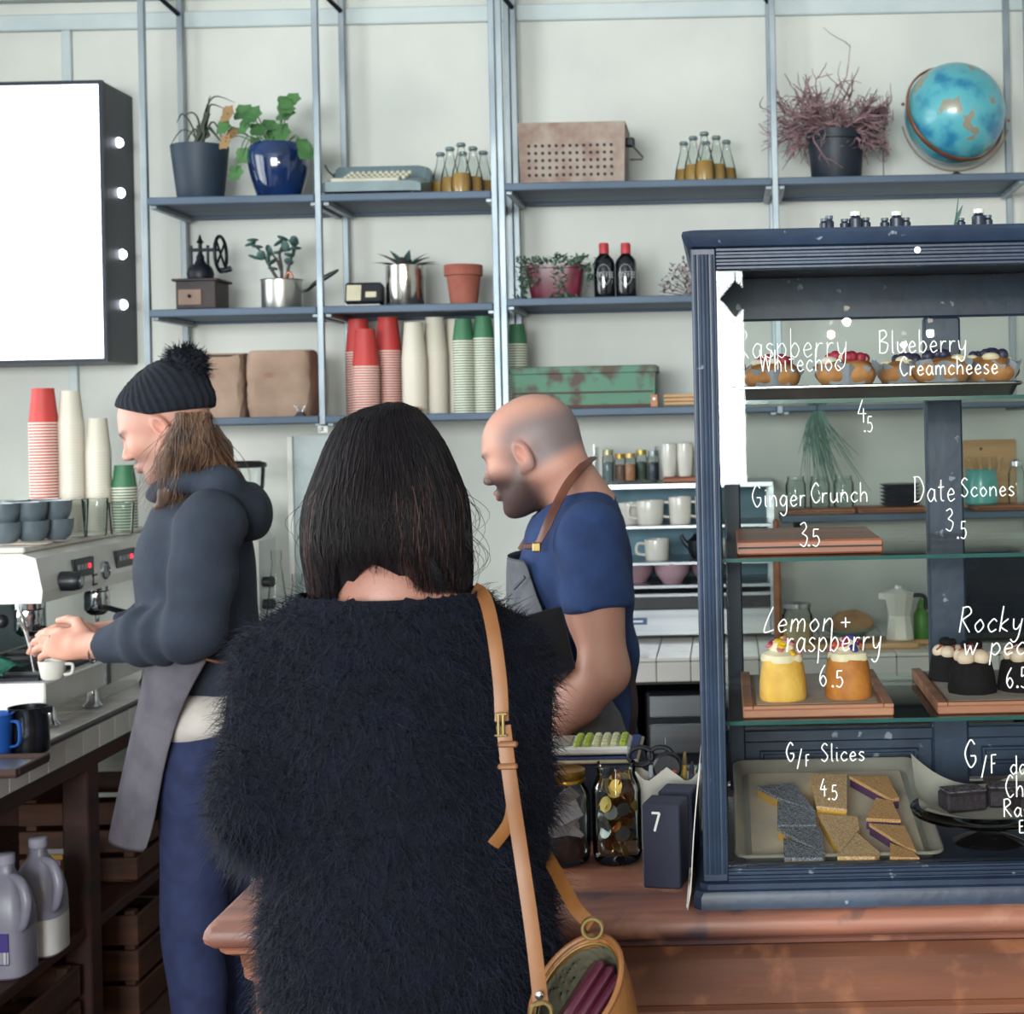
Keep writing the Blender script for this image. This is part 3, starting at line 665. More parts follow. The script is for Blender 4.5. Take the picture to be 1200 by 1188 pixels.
# black pot with dry twigs
X, w, h = sp(946, 1014, 156, Z2[0], 4.92); r = w / 2
t = thing('potted_plant', 'dried twiggy shrub in a black plastic pot', 'plant', (X, 4.92, Z2[0]))
G().lathe([(0, 0), (r * .82, 0), (r * .85, .004), (r * .96, h - .03), (r * 1.02, h - .028), (r * 1.03, h), (r * .97, h), (r * .95, h - .02)], (0, 0, 0), 28).build('pot', mm('black_pot', '#1c2532', .5), t); soil(t, r * .94, h - .02)
g = G(); rng = random.Random(3)
def twig(p, d, L, r_, dep):
    P = [p]; q = Vector(p); dd = Vector(d).normalized()
    for k in range(4):
        dd = (dd + Vector((rng.uniform(-.4, .4), rng.uniform(-.4, .4), rng.uniform(-.35, .3)))).normalized(); q = q + dd * L / 4; q.y = max(-.2, min(.18, q.y)); q.x = max(-.25, min(.17, q.x)); P.append(q.copy())
    g.tube(P, [r_, r_ * .8, r_ * .5], 4)
    if dep > 0:
        for k in range(3): twig(P[rng.randint(1, 4)], dd + Vector((rng.uniform(-1, 1), rng.uniform(-1, 1), rng.uniform(-.5, .6))), L * rng.uniform(.45, .7), r_ * .62, dep - 1)
for k in range(80):
    a = rng.uniform(0, 2 * PI); el = rng.uniform(.05, .95)
    twig(Vector((.03 * math.cos(a), .03 * math.sin(a), h - .01)), (math.cos(a) * 1.2, math.sin(a) * .45, el), rng.uniform(.11, .17), .0052, 2)
for k in range(8):
    a = rng.uniform(0, 2 * PI); twig(Vector((.07 * math.cos(a), -.05, h + .01)), (math.cos(a) * .6, -.3, -.8), .09, .003, 1)
twig(Vector((0, 0, h + .1)), (.1, 0, 1), .2, .003, 1)
o = g.build('twigs', mm('dry_twig', '#9a7a7c', .8, col2='#6a525c', scale=30), t); o['kind'] = 'stuff'
# globe
Yg = 4.93; c = W(1119, 133, Yg); r = 58.5 * S(Yg)
t = thing('desk_globe', 'blue desk globe tilted in a copper meridian ring', 'globe', (c.x, Yg, Z2[0]))
zc = c.z - Z2[0]
m, nt, b = newmat('globe_map'); N, L = nt.nodes, nt.links
tc = N.new('ShaderNodeTexCoord'); nz = N.new('ShaderNodeTexNoise'); nz.inputs['Scale'].default_value = 9; nz.inputs['Detail'].default_value = 5; L.new(tc.outputs['Object'], nz.inputs['Vector'])
rp = N.new('ShaderNodeValToRGB'); L.new(nz.outputs['Fac'], rp.inputs[0]); e = rp.color_ramp.elements
e[0].position = .38; e[0].color = lin('#2f7fa6'); e[1].position = .5; e[1].color = lin('#5cb0bd')
q = e.new(.585); q.color = lin('#63b4bd'); q = e.new(.6); q.color = lin('#9a8a78'); q = e.new(.68); q.color = lin('#8aa08c')
L.new(rp.outputs[0], b.inputs['Base Color']); b.inputs['Roughness'].default_value = .3; b.inputs['Coat Weight'].default_value = .3
tilt = Matrix.Rotation(math.radians(28), 3, 'Y')
G().sphere((0, 0, zc), r, 40, 24, rot=tilt).build('sphere', m, t)
COP = mm('copper_ring', '#a8745c', .35, .6, col2='#8f5d49')
def ring(rad, nrm, rr, fl, name, a0=0, a1=2 * PI, ctr=(0, 0, zc), mat=COP):
    ex, ey = frame(nrm); n = 48; full = abs(a1 - a0 - 2 * PI) < .01
    P = [Vector(ctr) + ex * rad * math.cos(a0 + (a1 - a0) * k / n) + ey * rad * math.sin(a0 + (a1 - a0) * k / n) for k in range(n if full else n + 1)]
    return G().tube(P, rr, 8, closed=full, up=nrm, flat=fl).build(name, mat, t)
ring(r + .008, Vector((.32, -.88, .34)), .004, 2.4, 'meridian_ring')
cz = zc; n = 30
P = [Vector(((r + .016) * math.sin(a) * 1.0, -.02, zc - (r + .028) * math.cos(a))) for a in [(-1.35 + 2.6 * k / n) for k in range(n + 1)]]
G().tube(P, .003, 6).build('cradle_arm', mm('brass_wire', '#8a7a70', .35, .8), t)
zb_ = zc - r - .028
G().lathe([(0, 0), (.075, 0), (.078, .004), (.05, .014), (.012, max(.018, zb_ - .004)), (.006, max(.02, zb_ + .002)), (0, max(.021, zb_ + .003))], (0, 0, 0), 28).build('base', COP, t)
for s_ in (-1, 1): G().sphere((s_ * (r + .012) * .98, -.02, zc + s_ * -.03), .006, 8, 6).build('pivot', COP, t)
# ------------------------------------------------------------------ middle shelf
X, w, h = sp(209, 266, 275, Z1[1], 4.9)
t = thing('coffee_grinder', 'antique hand crank coffee grinder with wooden drawer box', 'grinder', (X, 4.9, Z1[1]))
hb = 37 * S(4.9); GW = mm('grinder_wood', '#3b2c2c', .6, col2='#241b20'); bx = .13
G().box((0, 0, hb / 2), (bx, bx, hb - .012), .003).build('wooden_box', GW, t, smooth=False)
G().box((0, 0, hb - .004), (bx + .02, bx + .02, .008), .002).build('box_lid', GW, t, smooth=False)
G().box((0, 0, .003), (bx + .012, bx + .012, .006), .002).build('base_board', GW, t, smooth=False)
dr = G().box((-.018, -bx / 2 - .002, hb * .42), (.075, .006, hb * .5), .002).build('drawer', mm('grinder_drawer', '#8b7264', .6), t, smooth=False); G().sphere((-.018, -bx / 2 - .01, hb * .45), .006, 8, 6).build('knob', BLACKM, dr)
G().lathe([(.03, hb), (.04, hb + .004), (.044, hb + .02), (.038, hb + .04), (.03, hb + .05), (.02, hb + .052), (.012, hb + .07), (.014, hb + .075), (.007, hb + .09), (.006, hb + .12), (.012, hb + .125), (.006, hb + .135), (.002, hb + .15), (0, hb + .15)], (-.005, 0, 0), 18).build('iron_bowl', BLACKM, t)
for x in (-.035, .02): G().cyl((x, 0, hb + .045), (x, 0, hb + .115), .005).build('bracket', BLACKM, t)
G().tube([(-.04, 0, hb + .1), (.0, 0, hb + .1), (.06, 0, hb + .1)], .006, 8).build('axle', BLACKM, t)
g = G(); cw = Vector((.062, 0, hb + .085))
g.tube([cw + Vector((0, .058 * math.cos(2 * PI * k / 28), .058 * math.sin(2 * PI * k / 28))) for k in range(28)], .006, 6, closed=True)
for k in range(4): a = PI / 4 + k * PI / 2; g.cyl(cw, cw + Vector((0, .056 * math.cos(a), .056 * math.sin(a))), .004, seg=6)
g.build('fly_wheel', BLACKM, t, ).rotation_euler = (0, 0, math.radians(0))
G().tube([cw + Vector((0, -.02, -.05)), cw + Vector((.02, -.02, -.056)), cw + Vector((.04, -.02, -.05))], [.004, .009, .01], 8).build('crank_handle', BLACKM, t)
# jade plant in a saucepan
X, w, h = sp(307, 354, 328, Z1[1], 4.9); r = w / 2
t = thing('potted_plant', 'jade plant growing in a small aluminium saucepan', 'plant', (X, 4.9, Z1[1]))
G().lathe([(0, 0), (r * .96, 0), (r, .006), (r, h - .003), (r * 1.05, h), (r * .98, h), (r * .96, h - .02)], (0, 0, 0), 32).build('saucepan', mm('aluminium', '#c3c2bc', .3, .9, col2='#aeb0ae', stretch=(4, 4, .3)), t); soil(t, r * .95, h - .015)
G().tube([(r * .98, 0, h * .6), (r + .02, 0, h * .66), (r + .05, -.02, h * .85), (r + .09, -.04, h * 1.02), (r + .135, -.06, h * 1.22)], [.004, .005, .006, .009, .009, .004], 8, smooth=3).build('pan_handle', BLACKP, t)
jl = [(-.085, .13), (-.075, .11), (-.10, .12), (-.085, .075), (-.06, .08), (-.045, .10), (-.04, .075), (-.025, .06), (-.01, .09), (-.02, .035), (.0, .12), (.01, .135), (.02, .11), (.035, .13), (.03, .08), (.025, .06), (.05, .12), (.055, .1), (.04, .095), (.012, .1)]
for k, (dx, dz) in enumerate(jl):
    b_ = Vector((dx, rnd(-.03, .03), h + dz)); d = Vector((rnd(-1, 1), rnd(-.7, .2), rnd(-.3, .9))).normalized()
    ex, ey = frame(d); R = Matrix((ex, ey, d)).transposed()
    G().sphere(b_, .02, 10, 6, sc=(.75, .28, 1), rot=R).build('leaf', GREYG, t)
for P in ([(.0, 0, h - .02), (-.03, 0, h + .03), (-.06, 0, h + .085), (-.09, 0, h + .12)], [(0, 0, h - .02), (.0, 0, h + .04), (-.005, 0, h + .09), (.015, 0, h + .13)], [(.015, 0, h - .02), (.025, 0, h + .05), (.05, 0, h + .11)], [(0, 0, h + .03), (-.01, -.01, h + .06), (-.03, -.01, h + .09)]):
    G().tube(P, [.006, .005, .003], 6, smooth=4).build('stem', mm('jade_stem', '#4f4a45', .7), t)
G().tube([(.02, -.02, h - .01), (.024, -.025, h + .015), (.036, -.025, h + .02), (.045, -.02, h - .01)], .005, 8, smooth=4).build('copper_hook', COP, t)
# flip clock
X, w, h = sp(406, 449, 328, Z1[1], 4.88)
t = thing('flip_clock', 'small black flip clock with cream number cards', 'clock', (X, 4.88, Z1[1])); rot = Matrix.Rotation(math.radians(-14), 3, 'X')
G().box((0, 0, .044), (w, .05, .07), .006, rot=rot).build('clock_body', BLACKP, t, smooth=False)
G().box((-w * .24, -.0285, .048), (w * .4, .004, .054), .002, rot=rot).build('number_card', mm('cream_card', '#d8cfb4', .6), t, smooth=False)
G().box((w * .22, -.0285, .042), (w * .3, .004, .02), .002, rot=rot).build('number_card', mm('cream_card', '#d8cfb4', .6), t, smooth=False)
G().box((0, -.005, .005), (w * .95, .06, .01), .003).build('base', WHITEP, t, smooth=False)
# aloe in a silver tin
X, w, h = sp(453, 498, 312, Z1[1], 4.9); r = w / 2
t = thing('potted_plant', 'spiky succulent in a shiny silver tin', 'plant', (X, 4.9, Z1[1]))
G().lathe([(0, 0), (r * .97, 0), (r, .004), (r, h), (r * .96, h), (r * .95, h - .02)], (0, 0, 0), 32).build('tin', mm('silver_tin', '#c9c6c0', .16, 1), t); soil(t, r * .95, h - .012)
for k in range(16):
    a = 2 * PI * k / 16 + rnd(-.2, .2); el = rnd(.35, 1.5); d = Vector((math.cos(a) * 1.2, math.sin(a) * .8, el)).normalized(); L_ = rnd(.06, .1)
    G().leaf((d.x * .02, d.y * .02, h - .005), d, (0, 0, 1), L_, .013, .22, 4, .3).build('leaf', GREYG if k % 3 else mm('leaf_plum', '#6d5a5c', .5), t)
# terracotta pot
X, w, h = sp(521, 566, 311, Z1[1], 4.88); r = w / 2
t = thing('flower_pot', 'empty terracotta flower pot with thick rim', 'pot', (X, 4.88, Z1[1]))
TER = mm('terracotta', '#a4604f', .8, col2='#8d4d40', scale=10)
G().lathe([(.01, .004), (r * .68, 0), (r * .7, .003), (r * .9, h - .03), (r * .9, h - .028), (0, h - .028)], (0, 0, 0), 28).build('pot_body', TER, t)
G().lathe([(r * .91, h - .036), (r, h - .034), (r, h - .002), (r * .98, h), (r * .88, h), (r * .86, h - .03), (r * .89, h - .036)], (0, 0, 0), 28).build('rim', TER, t)
# maroon trough with trailing sedum
X, w, h = sp(616, 687, 312, Z2[1], 4.87)
t = thing('potted_plant', 'trailing sedum spilling over a maroon glazed trough', 'plant', (X, 4.87, Z2[1]))
g = G(); rings = []
for z, k in ((0, .78), (.004, .8), (h - .012, .98), (h - .01, 1.04), (h, 1.04), (h, .95), (h - .02, .93)): rings.append([Vector((w / 2 * k * math.copysign(abs(math.cos(a)) ** .5, math.cos(a)), .06 * k * math.copysign(abs(math.sin(a)) ** .5, math.sin(a)), z)) for a in [2 * PI * (i + .5) / 20 for i in range(20)]])
g.loft(rings).build('trough', mm('maroon_glaze', '#6e2436', .3, coat=.4, col2='#551a2a'), t)
g = G(); rng = random.Random(5)
def sedum(cx_, n, z0, z1, sx):
    for k in range(n):
        p = Vector((cx_ + rng.gauss(0, sx), -.02 - rng.uniform(0, .06), max(.003, rng.uniform(z0, z1)))); d = Vector((rng.uniform(-1, 1), rng.uniform(-1, .2), rng.uniform(-.4, 1)))
        g.leaf(p, d, (0, 0, 1), rng.uniform(.013, .021), .0055, .2, 2)
sedum(-.1, 150, -.02, h + .02, .014); sedum(-.07, 90, h * .4, h + .02, .016); sedum(.02, 170, -.022, h + .03, .014); sedum(-.02, 90, h - .01, h + .025, .04); sedum(.08, 110, h - .012, h + .025, .022); sedum(.115, 50, h * .4, h, .008); sedum(.05, 60, -.02, .01, .03)
o = g.build('foliage', mm('sedum_leaf', '#5d7a66', .6, col2='#41614f', scale=40), t); o['kind'] = 'stuff'
# black coffee bottles with red caps
BLK = mm('black_bottle', '#10131a', .12, coat=.5)
for k, px in enumerate((708.5, 734)):
    X, w, h = sp(px - 12.5, px + 12.5, 285, Z2[1], 4.86); r = w / 2
    t = thing('coffee_bottle', ['black bottled coffee with red cap, nearer the maroon trough', 'black bottled coffee with red cap, nearer the display case'][k], 'bottle', (X, 4.86, Z2[1]), 'black coffee bottles')
    G().lathe([(0, 0), (r * .95, 0), (r, .005), (r, h * .62), (r * .92, h * .7), (r * .5, h * .79), (r * .42, h * .82), (r * .42, h * .9)], (0, 0, 0), 24).build('bottle_body', BLK, t)
    G().lathe([(r * .47, h * .81), (r * .47, h * .97), (r * .42, h), (0, h)], (0, 0, 0), 18).build('red_cap', mm('red_wax', '#b8333c', .45), t)
    g = G(); R_ = r * .8; zc = h * .42
    P = [Vector((r * 1.01 * math.sin(R_ * math.cos(a) / r * .8), -r * 1.01 * math.cos(R_ * math.cos(a) / r * .8), zc + R_ * 1.2 * math.sin(a))) for a in [2 * PI * i / 32 for i in range(32)]]
    g.tube(P, .0007, 5, closed=True)
    x = -r * .72
    for ch in 'COFFEE' if True else '':
        w_, st = GL[ch]
        for s_ in st:
            Q = [];
            for a, b in s_: xx = x + a * .021; Q.append(Vector((r * 1.012 * math.sin(xx / r), -r * 1.012 * math.cos(xx / r), zc + (b - .5) * .018)))
            g.tube(Q, .0009, 5)
        x += (w_ + .1) * .021 * .8
    g.build('printed_label', mm('label_print', '#c9cdd2', .5), t)
# dried purple plant beside the case
X, w, h = sp(768, 848, 300, Z2[1], 4.88)
t = thing('dried_plant', 'dried purple heather clump half hidden by the display case', 'plant', (X + .02, 4.88, Z2[1]))
g = G(); rng = random.Random(9)
for k in range(420):
    a = rng.uniform(0, PI); rr = .11 * math.sqrt(rng.random()); p = Vector((rr * math.cos(a) * 1.1, rng.uniform(-.05, .05), .008 + rr * math.sin(a) * 1.15)); g.leaf(p, (rng.uniform(-1, 1), rng.uniform(-1, 1), rng.uniform(-.2, 1)), (0, 0, 1), .016, .004, .2, 2)
for k in range(14): a = rng.uniform(.2, PI - .2); g.tube([(0, 0, 0), (.05 * math.cos(a), 0, .05 * math.sin(a)), (.12 * math.cos(a), rng.uniform(-.03, .03), .11 * math.sin(a))], .0018, 4)
o = g.build('sprigs', mm('heather', '#7a5c66', .8, col2='#5c4a52', scale=40), t); o['kind'] = 'stuff'
# ------------------------------------------------------------------ bottom shelf: paper bags and cups
KRAFT = mm('kraft_paper', '#a58a78', .7, col2='#8f7462', scale=9, bump=.25, bscale=14)
for k, (p0, p1, pt) in enumerate(((230, 293, 416), (295, 371, 412))):
    X, w, h = sp(p0, p1, pt, Z1[2], 4.88); D = .14; w *= .955
    t = thing('coffee_bag', ['plain brown paper coffee bag behind the beanie', 'plain brown paper coffee bag with the binder clip'][k], 'bag', (X, 4.88, Z1[2]))
    g = G(); rings = []; rng = random.Random(20 + k); n = 28
    for i in range(13):
        z = h * i / 12; r_ = []
        for j in range(n):
            a = 2 * PI * (j + .5) / n; e = .32
            x = w / 2 * math.copysign(abs(math.cos(a)) ** e, math.cos(a)); y = D / 2 * math.copysign(abs(math.sin(a)) ** e, math.sin(a)) * (1 if i < 11 else .92)
            bul = 1 + .04 * math.sin(PI * i / 12); r_.append(Vector((x * (bul if .5 < i < 12 else .97), y * bul, z - (.012 * (1 - (2 * x / w) ** 2) if i == 12 and k == 0 else 0))) + Vector((rng.uniform(-1, 1), rng.uniform(-1, 1), 0)) * .003)
        rings.append(r_)
    g.loft(rings).build('bag_body', KRAFT, t, ang=25)
    G().box((0, 0, h + .001), (w * .97, .05, .006), .002).build('folded_top', KRAFT, t, smooth=False)
    g = G()
    for q, (zz, ww) in enumerate(((h * .66, .03), (h * .63, .022), (h * .6, .034))): g.box((-w * .14, -D / 2 * 1.045 - .002, zz), (ww, .002, .003))
    g.build('faint_print', mm('faint_print', '#96705a', .8), t, smooth=False)['kind'] = 'stuff'
cl = thing('binder_clip', 'black binder clip lying before the brown bag', 'clip', (XW(352, Z1[2], 4.785), 4.785, Z1[2]))
G().prism([(-.016, 0), (.016, 0), (.006, .014), (-.006, .014)], (1, 0, 0), (0, 0, 1), (0, 1, 0), .02, (0, -.01, 0)).build('clip_body', BLACKM, cl, smooth=False)
for s_ in (-1, 1): G().tube([(s_ * .004, -.006, .012), (s_ * .016, -.008, .034), (s_ * .014, .008, .034), (s_ * .003, .006, .012)], .0012, 6).build('wire_arm', CHROME, cl)
CUPC = {'red': ('#cf4440', '#b53a38'), 'white': ('#dcd6c6', '#cfc8b8'), 'green': ('#3f7a55', '#356a4a')}
RIM = mm('cup_rim', '#e2d8cc', .5)
cup_src = {}
def cup_stack(px, py_top, py_base_z, Y, n, color, label, rr=.043, hc=.11, pitch=.0085, Z=None):
    # upside-down nested paper cups
    X = XW(px, Z + .1, Y); ztop = ZW(py_top, X, Y); n = max(1, int(round((ztop - hc - Z) / pitch)) + 1); p2 = (ztop - hc - Z) / max(1, n - 1)
    key = (color, round(rr, 4), round(hc, 4))
    for k in range(n):
        top = k == n - 1
        lab = (f'topmost {color} paper cup of {label}' if top else f'{color} paper cup nested in {label}')
        if key not in cup_src:
            t = thing('paper_cup', lab, 'cup', (X, Y, Z + p2 * k), 'cups in ' + label)
            G().lathe([(rr * .955, .003), (rr * .72, hc - .006), (rr * .72, hc), (rr * .66, hc), (rr * .66, hc - .004), (0, hc - .004)], (0, 0, 0), 28, cap=False).build('cup_body', mm('cup_' + color, CUPC[color][0], .55, col2=CUPC[color][1], scale=3), t)
            G().lathe([(rr * .93, 0), (rr * .985, 0), (rr, .0022), (rr * .985, .0045), (rr * .93, .0045), (rr * .93, 0)], (0, 0, 0), 28).build('rolled_rim', RIM, t); cup_src[key] = t
        else:
            t = dup(cup_src[key], (X, Y, Z + p2 * k), lab); t['group'] = 'cups in ' + label
zz = Z1[2]
cup_stack(421, 374, 0, 4.99, 0, 'red', 'the rear red stack on the shelf', .045, .115, Z=zz)
cup_stack(429, 386, 0, 4.86, 0, 'red', 'the front red stack on the shelf', .045, .125, Z=zz)
cup_stack(456, 372, 0, 4.95, 0, 'red', 'the tallest red stack on the shelf', .045, .115, Z=zz)
cup_stack(486, 378, 0, 4.87, 0, 'white', 'the nearest white stack on the shelf', .042, .12, Z=zz)
cup_stack(511, 372, 0, 4.93, 0, 'white', 'the middle white stack on the shelf', .042, .12, Z=zz)
cup_stack(534, 374, 0, 4.99, 0, 'white', 'the white stack behind the green cups', .040, .11, Z=zz)
cup_stack(544, 374, 0, 4.86, 0, 'green', 'the left green stack on the shelf', .037, .075, Z=zz)
cup_stack(567.5, 371, 0, 4.87, 0, 'green', 'the right green stack on the shelf', .037, .075, Z=zz)
cup_stack(607, 380, 0, 4.95, 0, 'green', 'the green stack behind the double post', .034, .07, Z=Z2[2])
t = thing('wooden_stopper', 'small wooden stopper before the white cup stack', 'stopper', (XW(488, zz, 4.80), 4.80, zz)); G().lathe([(0, 0), (.014, 0), (.017, .008), (.015, .018), (.008, .022), (0, .023)], (0, 0, 0), 16).build('stopper_cap', PALEW, t)
G().lathe([(.017, .006), (.0185, .008), (.0185, .011), (.017, .012)], (0, 0, 0), 16).build('band', BOARDW, t)
# green trough tin and slats
X, w, h = sp(602, 771, 430, Z2[2], 4.9); D = .16
t = thing('metal_trough', 'green rusty metal trough on the bottom shelf', 'trough', (X, 4.9, Z2[2]))
GT = mm('green_rusty_paint', '#56806a', .65, .1, col2='#54463e', scale=12, lo=.4, hi=.52, bump=.1)
g = G(); rings = []
for z, k, kk in ((0, .96, .96), (h * .82, .985, .985), (h * .84, 1.01, 1.04), (h * .98, 1.01, 1.04), (h, .99, 1.0), (h, .95, .9), (h - .03, .94, .88)): rings.append([Vector((sx * w / 2 * k, sy * D / 2 * kk, z)) for sx, sy in ((-1, -1), (1, -1), (1, 1), (-1, 1))])
g.loft(rings).build('trough_body', GT, t, smooth=False)
G().box((0, -D / 2 - .002, h * .38), (w * .95, .006, .005), .001).build('seam', mm('rust', '#5c4038', .8), t, smooth=False)
G().box((0, 0, .006), (w * .97, D * .98, .012), .002).build('rusty_foot', mm('rust', '#5c4038', .8), t, smooth=False)
Xs = XW(800, Z2[2], 4.82)
for k in range(3):
    t = tag(G().box((0, 0, 0), (.16, .06, .0105), .002).build('wooden_ruler', PALEW, smooth=False), ['bottom pale wooden ruler of the pile of three', 'middle pale wooden ruler of the pile of three', 'top pale wooden ruler of the pile of three'][k], 'ruler', 'pale wooden rulers by the trough'); t.location = (Xs + .02, 4.83, Z2[2] + .0055 + .0125 * k + .004)
    if k < 0: pass
t = thing('wooden_block', 'small orange wooden block with white dot beside the trough', 'block', (XW(767, Z2[2], 4.80), 4.80, Z2[2]))
G().box((0, 0, .02), (.024, .03, .04), .002).build('block_body', mm('orange_wood', '#b0714c', .5), t, smooth=False); G().lathe([(0, 0), (.005, 0), (.005, .0015), (0, .002)], (0, -.015, .026), 10, axis=(0, -1, 0)).build('white_dot', INK, t)
# sticker under the shelf
t = tag(G().box((0, 0, 0), (.03, .002, .022)).build('shelf_sticker', WHITEP, smooth=False), 'tiny white sticker with dark letters under the bottom shelf', 'sticker'); pst = W(378, 503, YF - .003); t.location = pst + Vector((0, .004, 0))
g = G(); text_mesh(g, 'LR', (-.012, -.0015, -.006), (1, 0, 0), (0, 0, 1), (0, -1, 0), .013, .0011); g.build('sticker_letters', mm('purple_ink', '#4a3a5c', .6), t)
# ------------------------------------------------------------------ espresso machine
MX = -1.75
def PX(px, py, X):
    u, v = px - CX, py - CY; x = u * cr - v * sr; z = -(u * sr + v * cr); Y = X * F / x; return Vector((X, Y, H + z * Y / F))
MY0, MY1, MZ0, MZ1 = 3.80, 4.62, 1.226, 1.341
t = mach = thing('espresso_machine', 'white two group espresso machine on the tiled bench', 'coffee machine', (-2.0, 4.2, BZ))
xb = -2.28
prof = [(MX, MZ0), (MX + .004, MZ0 + .03), (MX - .012, MZ1), (MX - .05, MZ1 + .012), (xb, MZ1 + .012), (xb, MZ0)]
G().prism([(x, z) for x, z in prof], (1, 0, 0), (0, 0, 1), (0, 1, 0), MY1 - MY0, (0, MY0, 0)).build('upper_body', WHITEP, t, smooth=False, world=True)
G().box(((MX - .03 + xb) / 2, (MY0 + MY1) / 2, MZ1 + .02), (MX - .06 - xb, MY1 - MY0 - .02, .014), .004).build('cup_tray', mm('machine_cream', '#d8d2c8', .35), t, smooth=False, world=True)
G().box((xb + .09, (MY0 + MY1) / 2, (MZ0 + 1.03) / 2), (.18, MY1 - MY0 - .06, MZ0 - 1.03)).build('back_panel', mm('machine_back', '#7d9096', .4, .3), t, smooth=False, world=True)
lb = G().box(((-1.72 + xb) / 2, (3.745 + MY1) / 2, .997), (-1.72 - xb, MY1 - 3.745, .07), .004).build('drip_base', WHITEP, t, smooth=False, world=True)
G().box((-1.9, (3.76 + MY1) / 2, 1.036), (.3, MY1 - 3.80, .012), .002).build('drip_grate', BLACKM, t, smooth=False, world=True)
for k in range(6): G().box((-1.9, 3.84 + .13 * k, 1.045), (.28, .012, .006)).build('grate_bar', CHROME, t, smooth=False, world=True)
for y in (3.86, 4.12, 4.5):
    for x in (-1.76, -2.2): G().lathe([(.022, BZ), (.026, BZ + .006), (.016, BZ + .02), (.014, .963)], (x, y, 0), 14).build('foot', CHROME, t, world=True)
G().box((-1.718, 4.12, .997), (.006, .03, .066)).build('seam_strip', STEEL, t, smooth=False, world=True)
# controls on the front
p = PX(72, 681, MX); kb = G().lathe([(.026, 0), (.026, .03), (.022, .05), (.02, .052), (0, .052)], (MX, p.y, p.z), 20, axis=(1, 0, 0)).build('steam_knob', BLACKP, t, world=True)
G().lathe([(.012, 0), (.012, .002), (0, .002)], (MX + .052, p.y, p.z), 14, axis=(1, 0, 0)).build('knob_cap', STEEL, kb, world=True)
for (a, b) in (((86, 657), (109, 677)), ((135, 642), (158, 664))):
    q0, q1 = PX(a[0], a[1], MX), PX(b[0], b[1], MX); zc = (q0.z + q1.z) / 2; yc = (q0.y + q1.y) / 2; w = q1.y - q0.y
    kp = G().box((MX - .002, yc, MZ0 + .068), (.012, w, .05), .002).build('key_pad', BLACKP, t, smooth=False, world=True)
    for k in range(3): G().box((MX + .005, yc - w * .3 + w * .17 * k, MZ0 + .07), (.004, w * .11, .014), .001).build('button', mm('pad_button', '#8d9298', .4), kp, smooth=False, world=True)
    G().box((MX + .005, yc + w * .24, MZ0 + .07), (.004, w * .1, .012), .001).build('red_light', emis('red_led', '#ff2a3c', 2.5), kp, smooth=False, world=True)
p = PX(122, 668, MX); gg = G().lathe([(.026, 0), (.026, .01), (.023, .013), (.022, .008), (0, .008)], (MX - .004, p.y, p.z), 22, axis=(1, 0, 0)).build('pressure_gauge', CHROME, t, world=True)
G().lathe([(.021, 0), (.021, .002), (0, .002)], (MX + .003, p.y, p.z), 18, axis=(1, 0, 0)).build('dial', mm('dial_grey', '#8f9aa6', .3), gg, world=True)
G().box((MX + .01, p.y, p.z + .004), (.002, .003, .018)).build('needle', BLACKP, gg, smooth=False, world=True)
for (px, py) in ((110, 679), (158, 668)):
    p = PX(px, py, MX); g = G(); g.box((MX + .003, p.y - .012, p.z), (.004, .006, .03)); g.box((MX + .003, p.y, p.z + .013), (.004, .026, .005)); g.box((MX + .003, p.y, p.z - .013), (.004, .026, .005)); o = g.build('bracket_mark', BLACKP, t, smooth=False, world=True); o['kind'] = 'stuff'
for k, y in enumerate((3.93, 4.36)):
    gh = G().lathe([(.034, 0), (.036, .02), (.034, .035), (.04, .04), (.04, .062), (.03, .066), (0, .066)], (-1.845, y, MZ0 - .066), 22).build('group_head', CHROME, t, world=True)
    pf = G().lathe([(.0, .0), (.02, .002), (.032, .012), (.036, .02), (.036, .04)], (-1.845, y, MZ0 - .1), 22).build('portafilter_basket', CHROME, t, world=True)
    a = Vector((-1.81, y, MZ0 - .08)); d = Vector((.9, .25, -.28)).normalized() if k == 0 else Vector((.9, -.1, -.25)).normalized()
    G().tube([a, a + d * .05, a + d * .06, a + d * .12, a + d * .2], [.008, .009, .014, .017, .012], 10).build('portafilter_handle', BLACKP, t, world=True)
    G().tube([(-1.845, y, MZ0 - .1), (-1.845, y, MZ0 - .12), (-1.84, y + .014, MZ0 - .132)], .006, 8).build('spout', CHROME, t, world=True)
G().tube([(-1.8, 3.79, MZ0 - .002), (-1.79, 3.77, MZ0 - .02), (-1.77, 3.775, MZ0 - .1), (-1.765, 3.79, MZ0 - .17)], .005, 8, smooth=5).build('steam_wand', CHROME, t, world=True)
p = PX(2, 728, -1.86); G().sphere(p, .018, 10, 8).build('hot_water_knob', BLACKP, t, world=True)
# paper cup stacks on the machine
zc = MZ1 + .028
cup_stack(53, 455, 0, 4.40, 0, 'red', 'the red stack on the espresso machine', .043, .105, .0088, Z=zc)
cup_stack(85, 458, 0, 4.42, 0, 'white', 'the tall white stack on the espresso machine', .038, .1, .0085, Z=zc)
cup_stack(116, 490, 0, 4.44, 0, 'white', 'the shorter white stack on the espresso machine', .038, .1, .0085, Z=zc)
cup_stack(146, 545, 0, 4.46, 0, 'green', 'the green stack on the espresso machine', .038, .07, .0085, Z=zc)
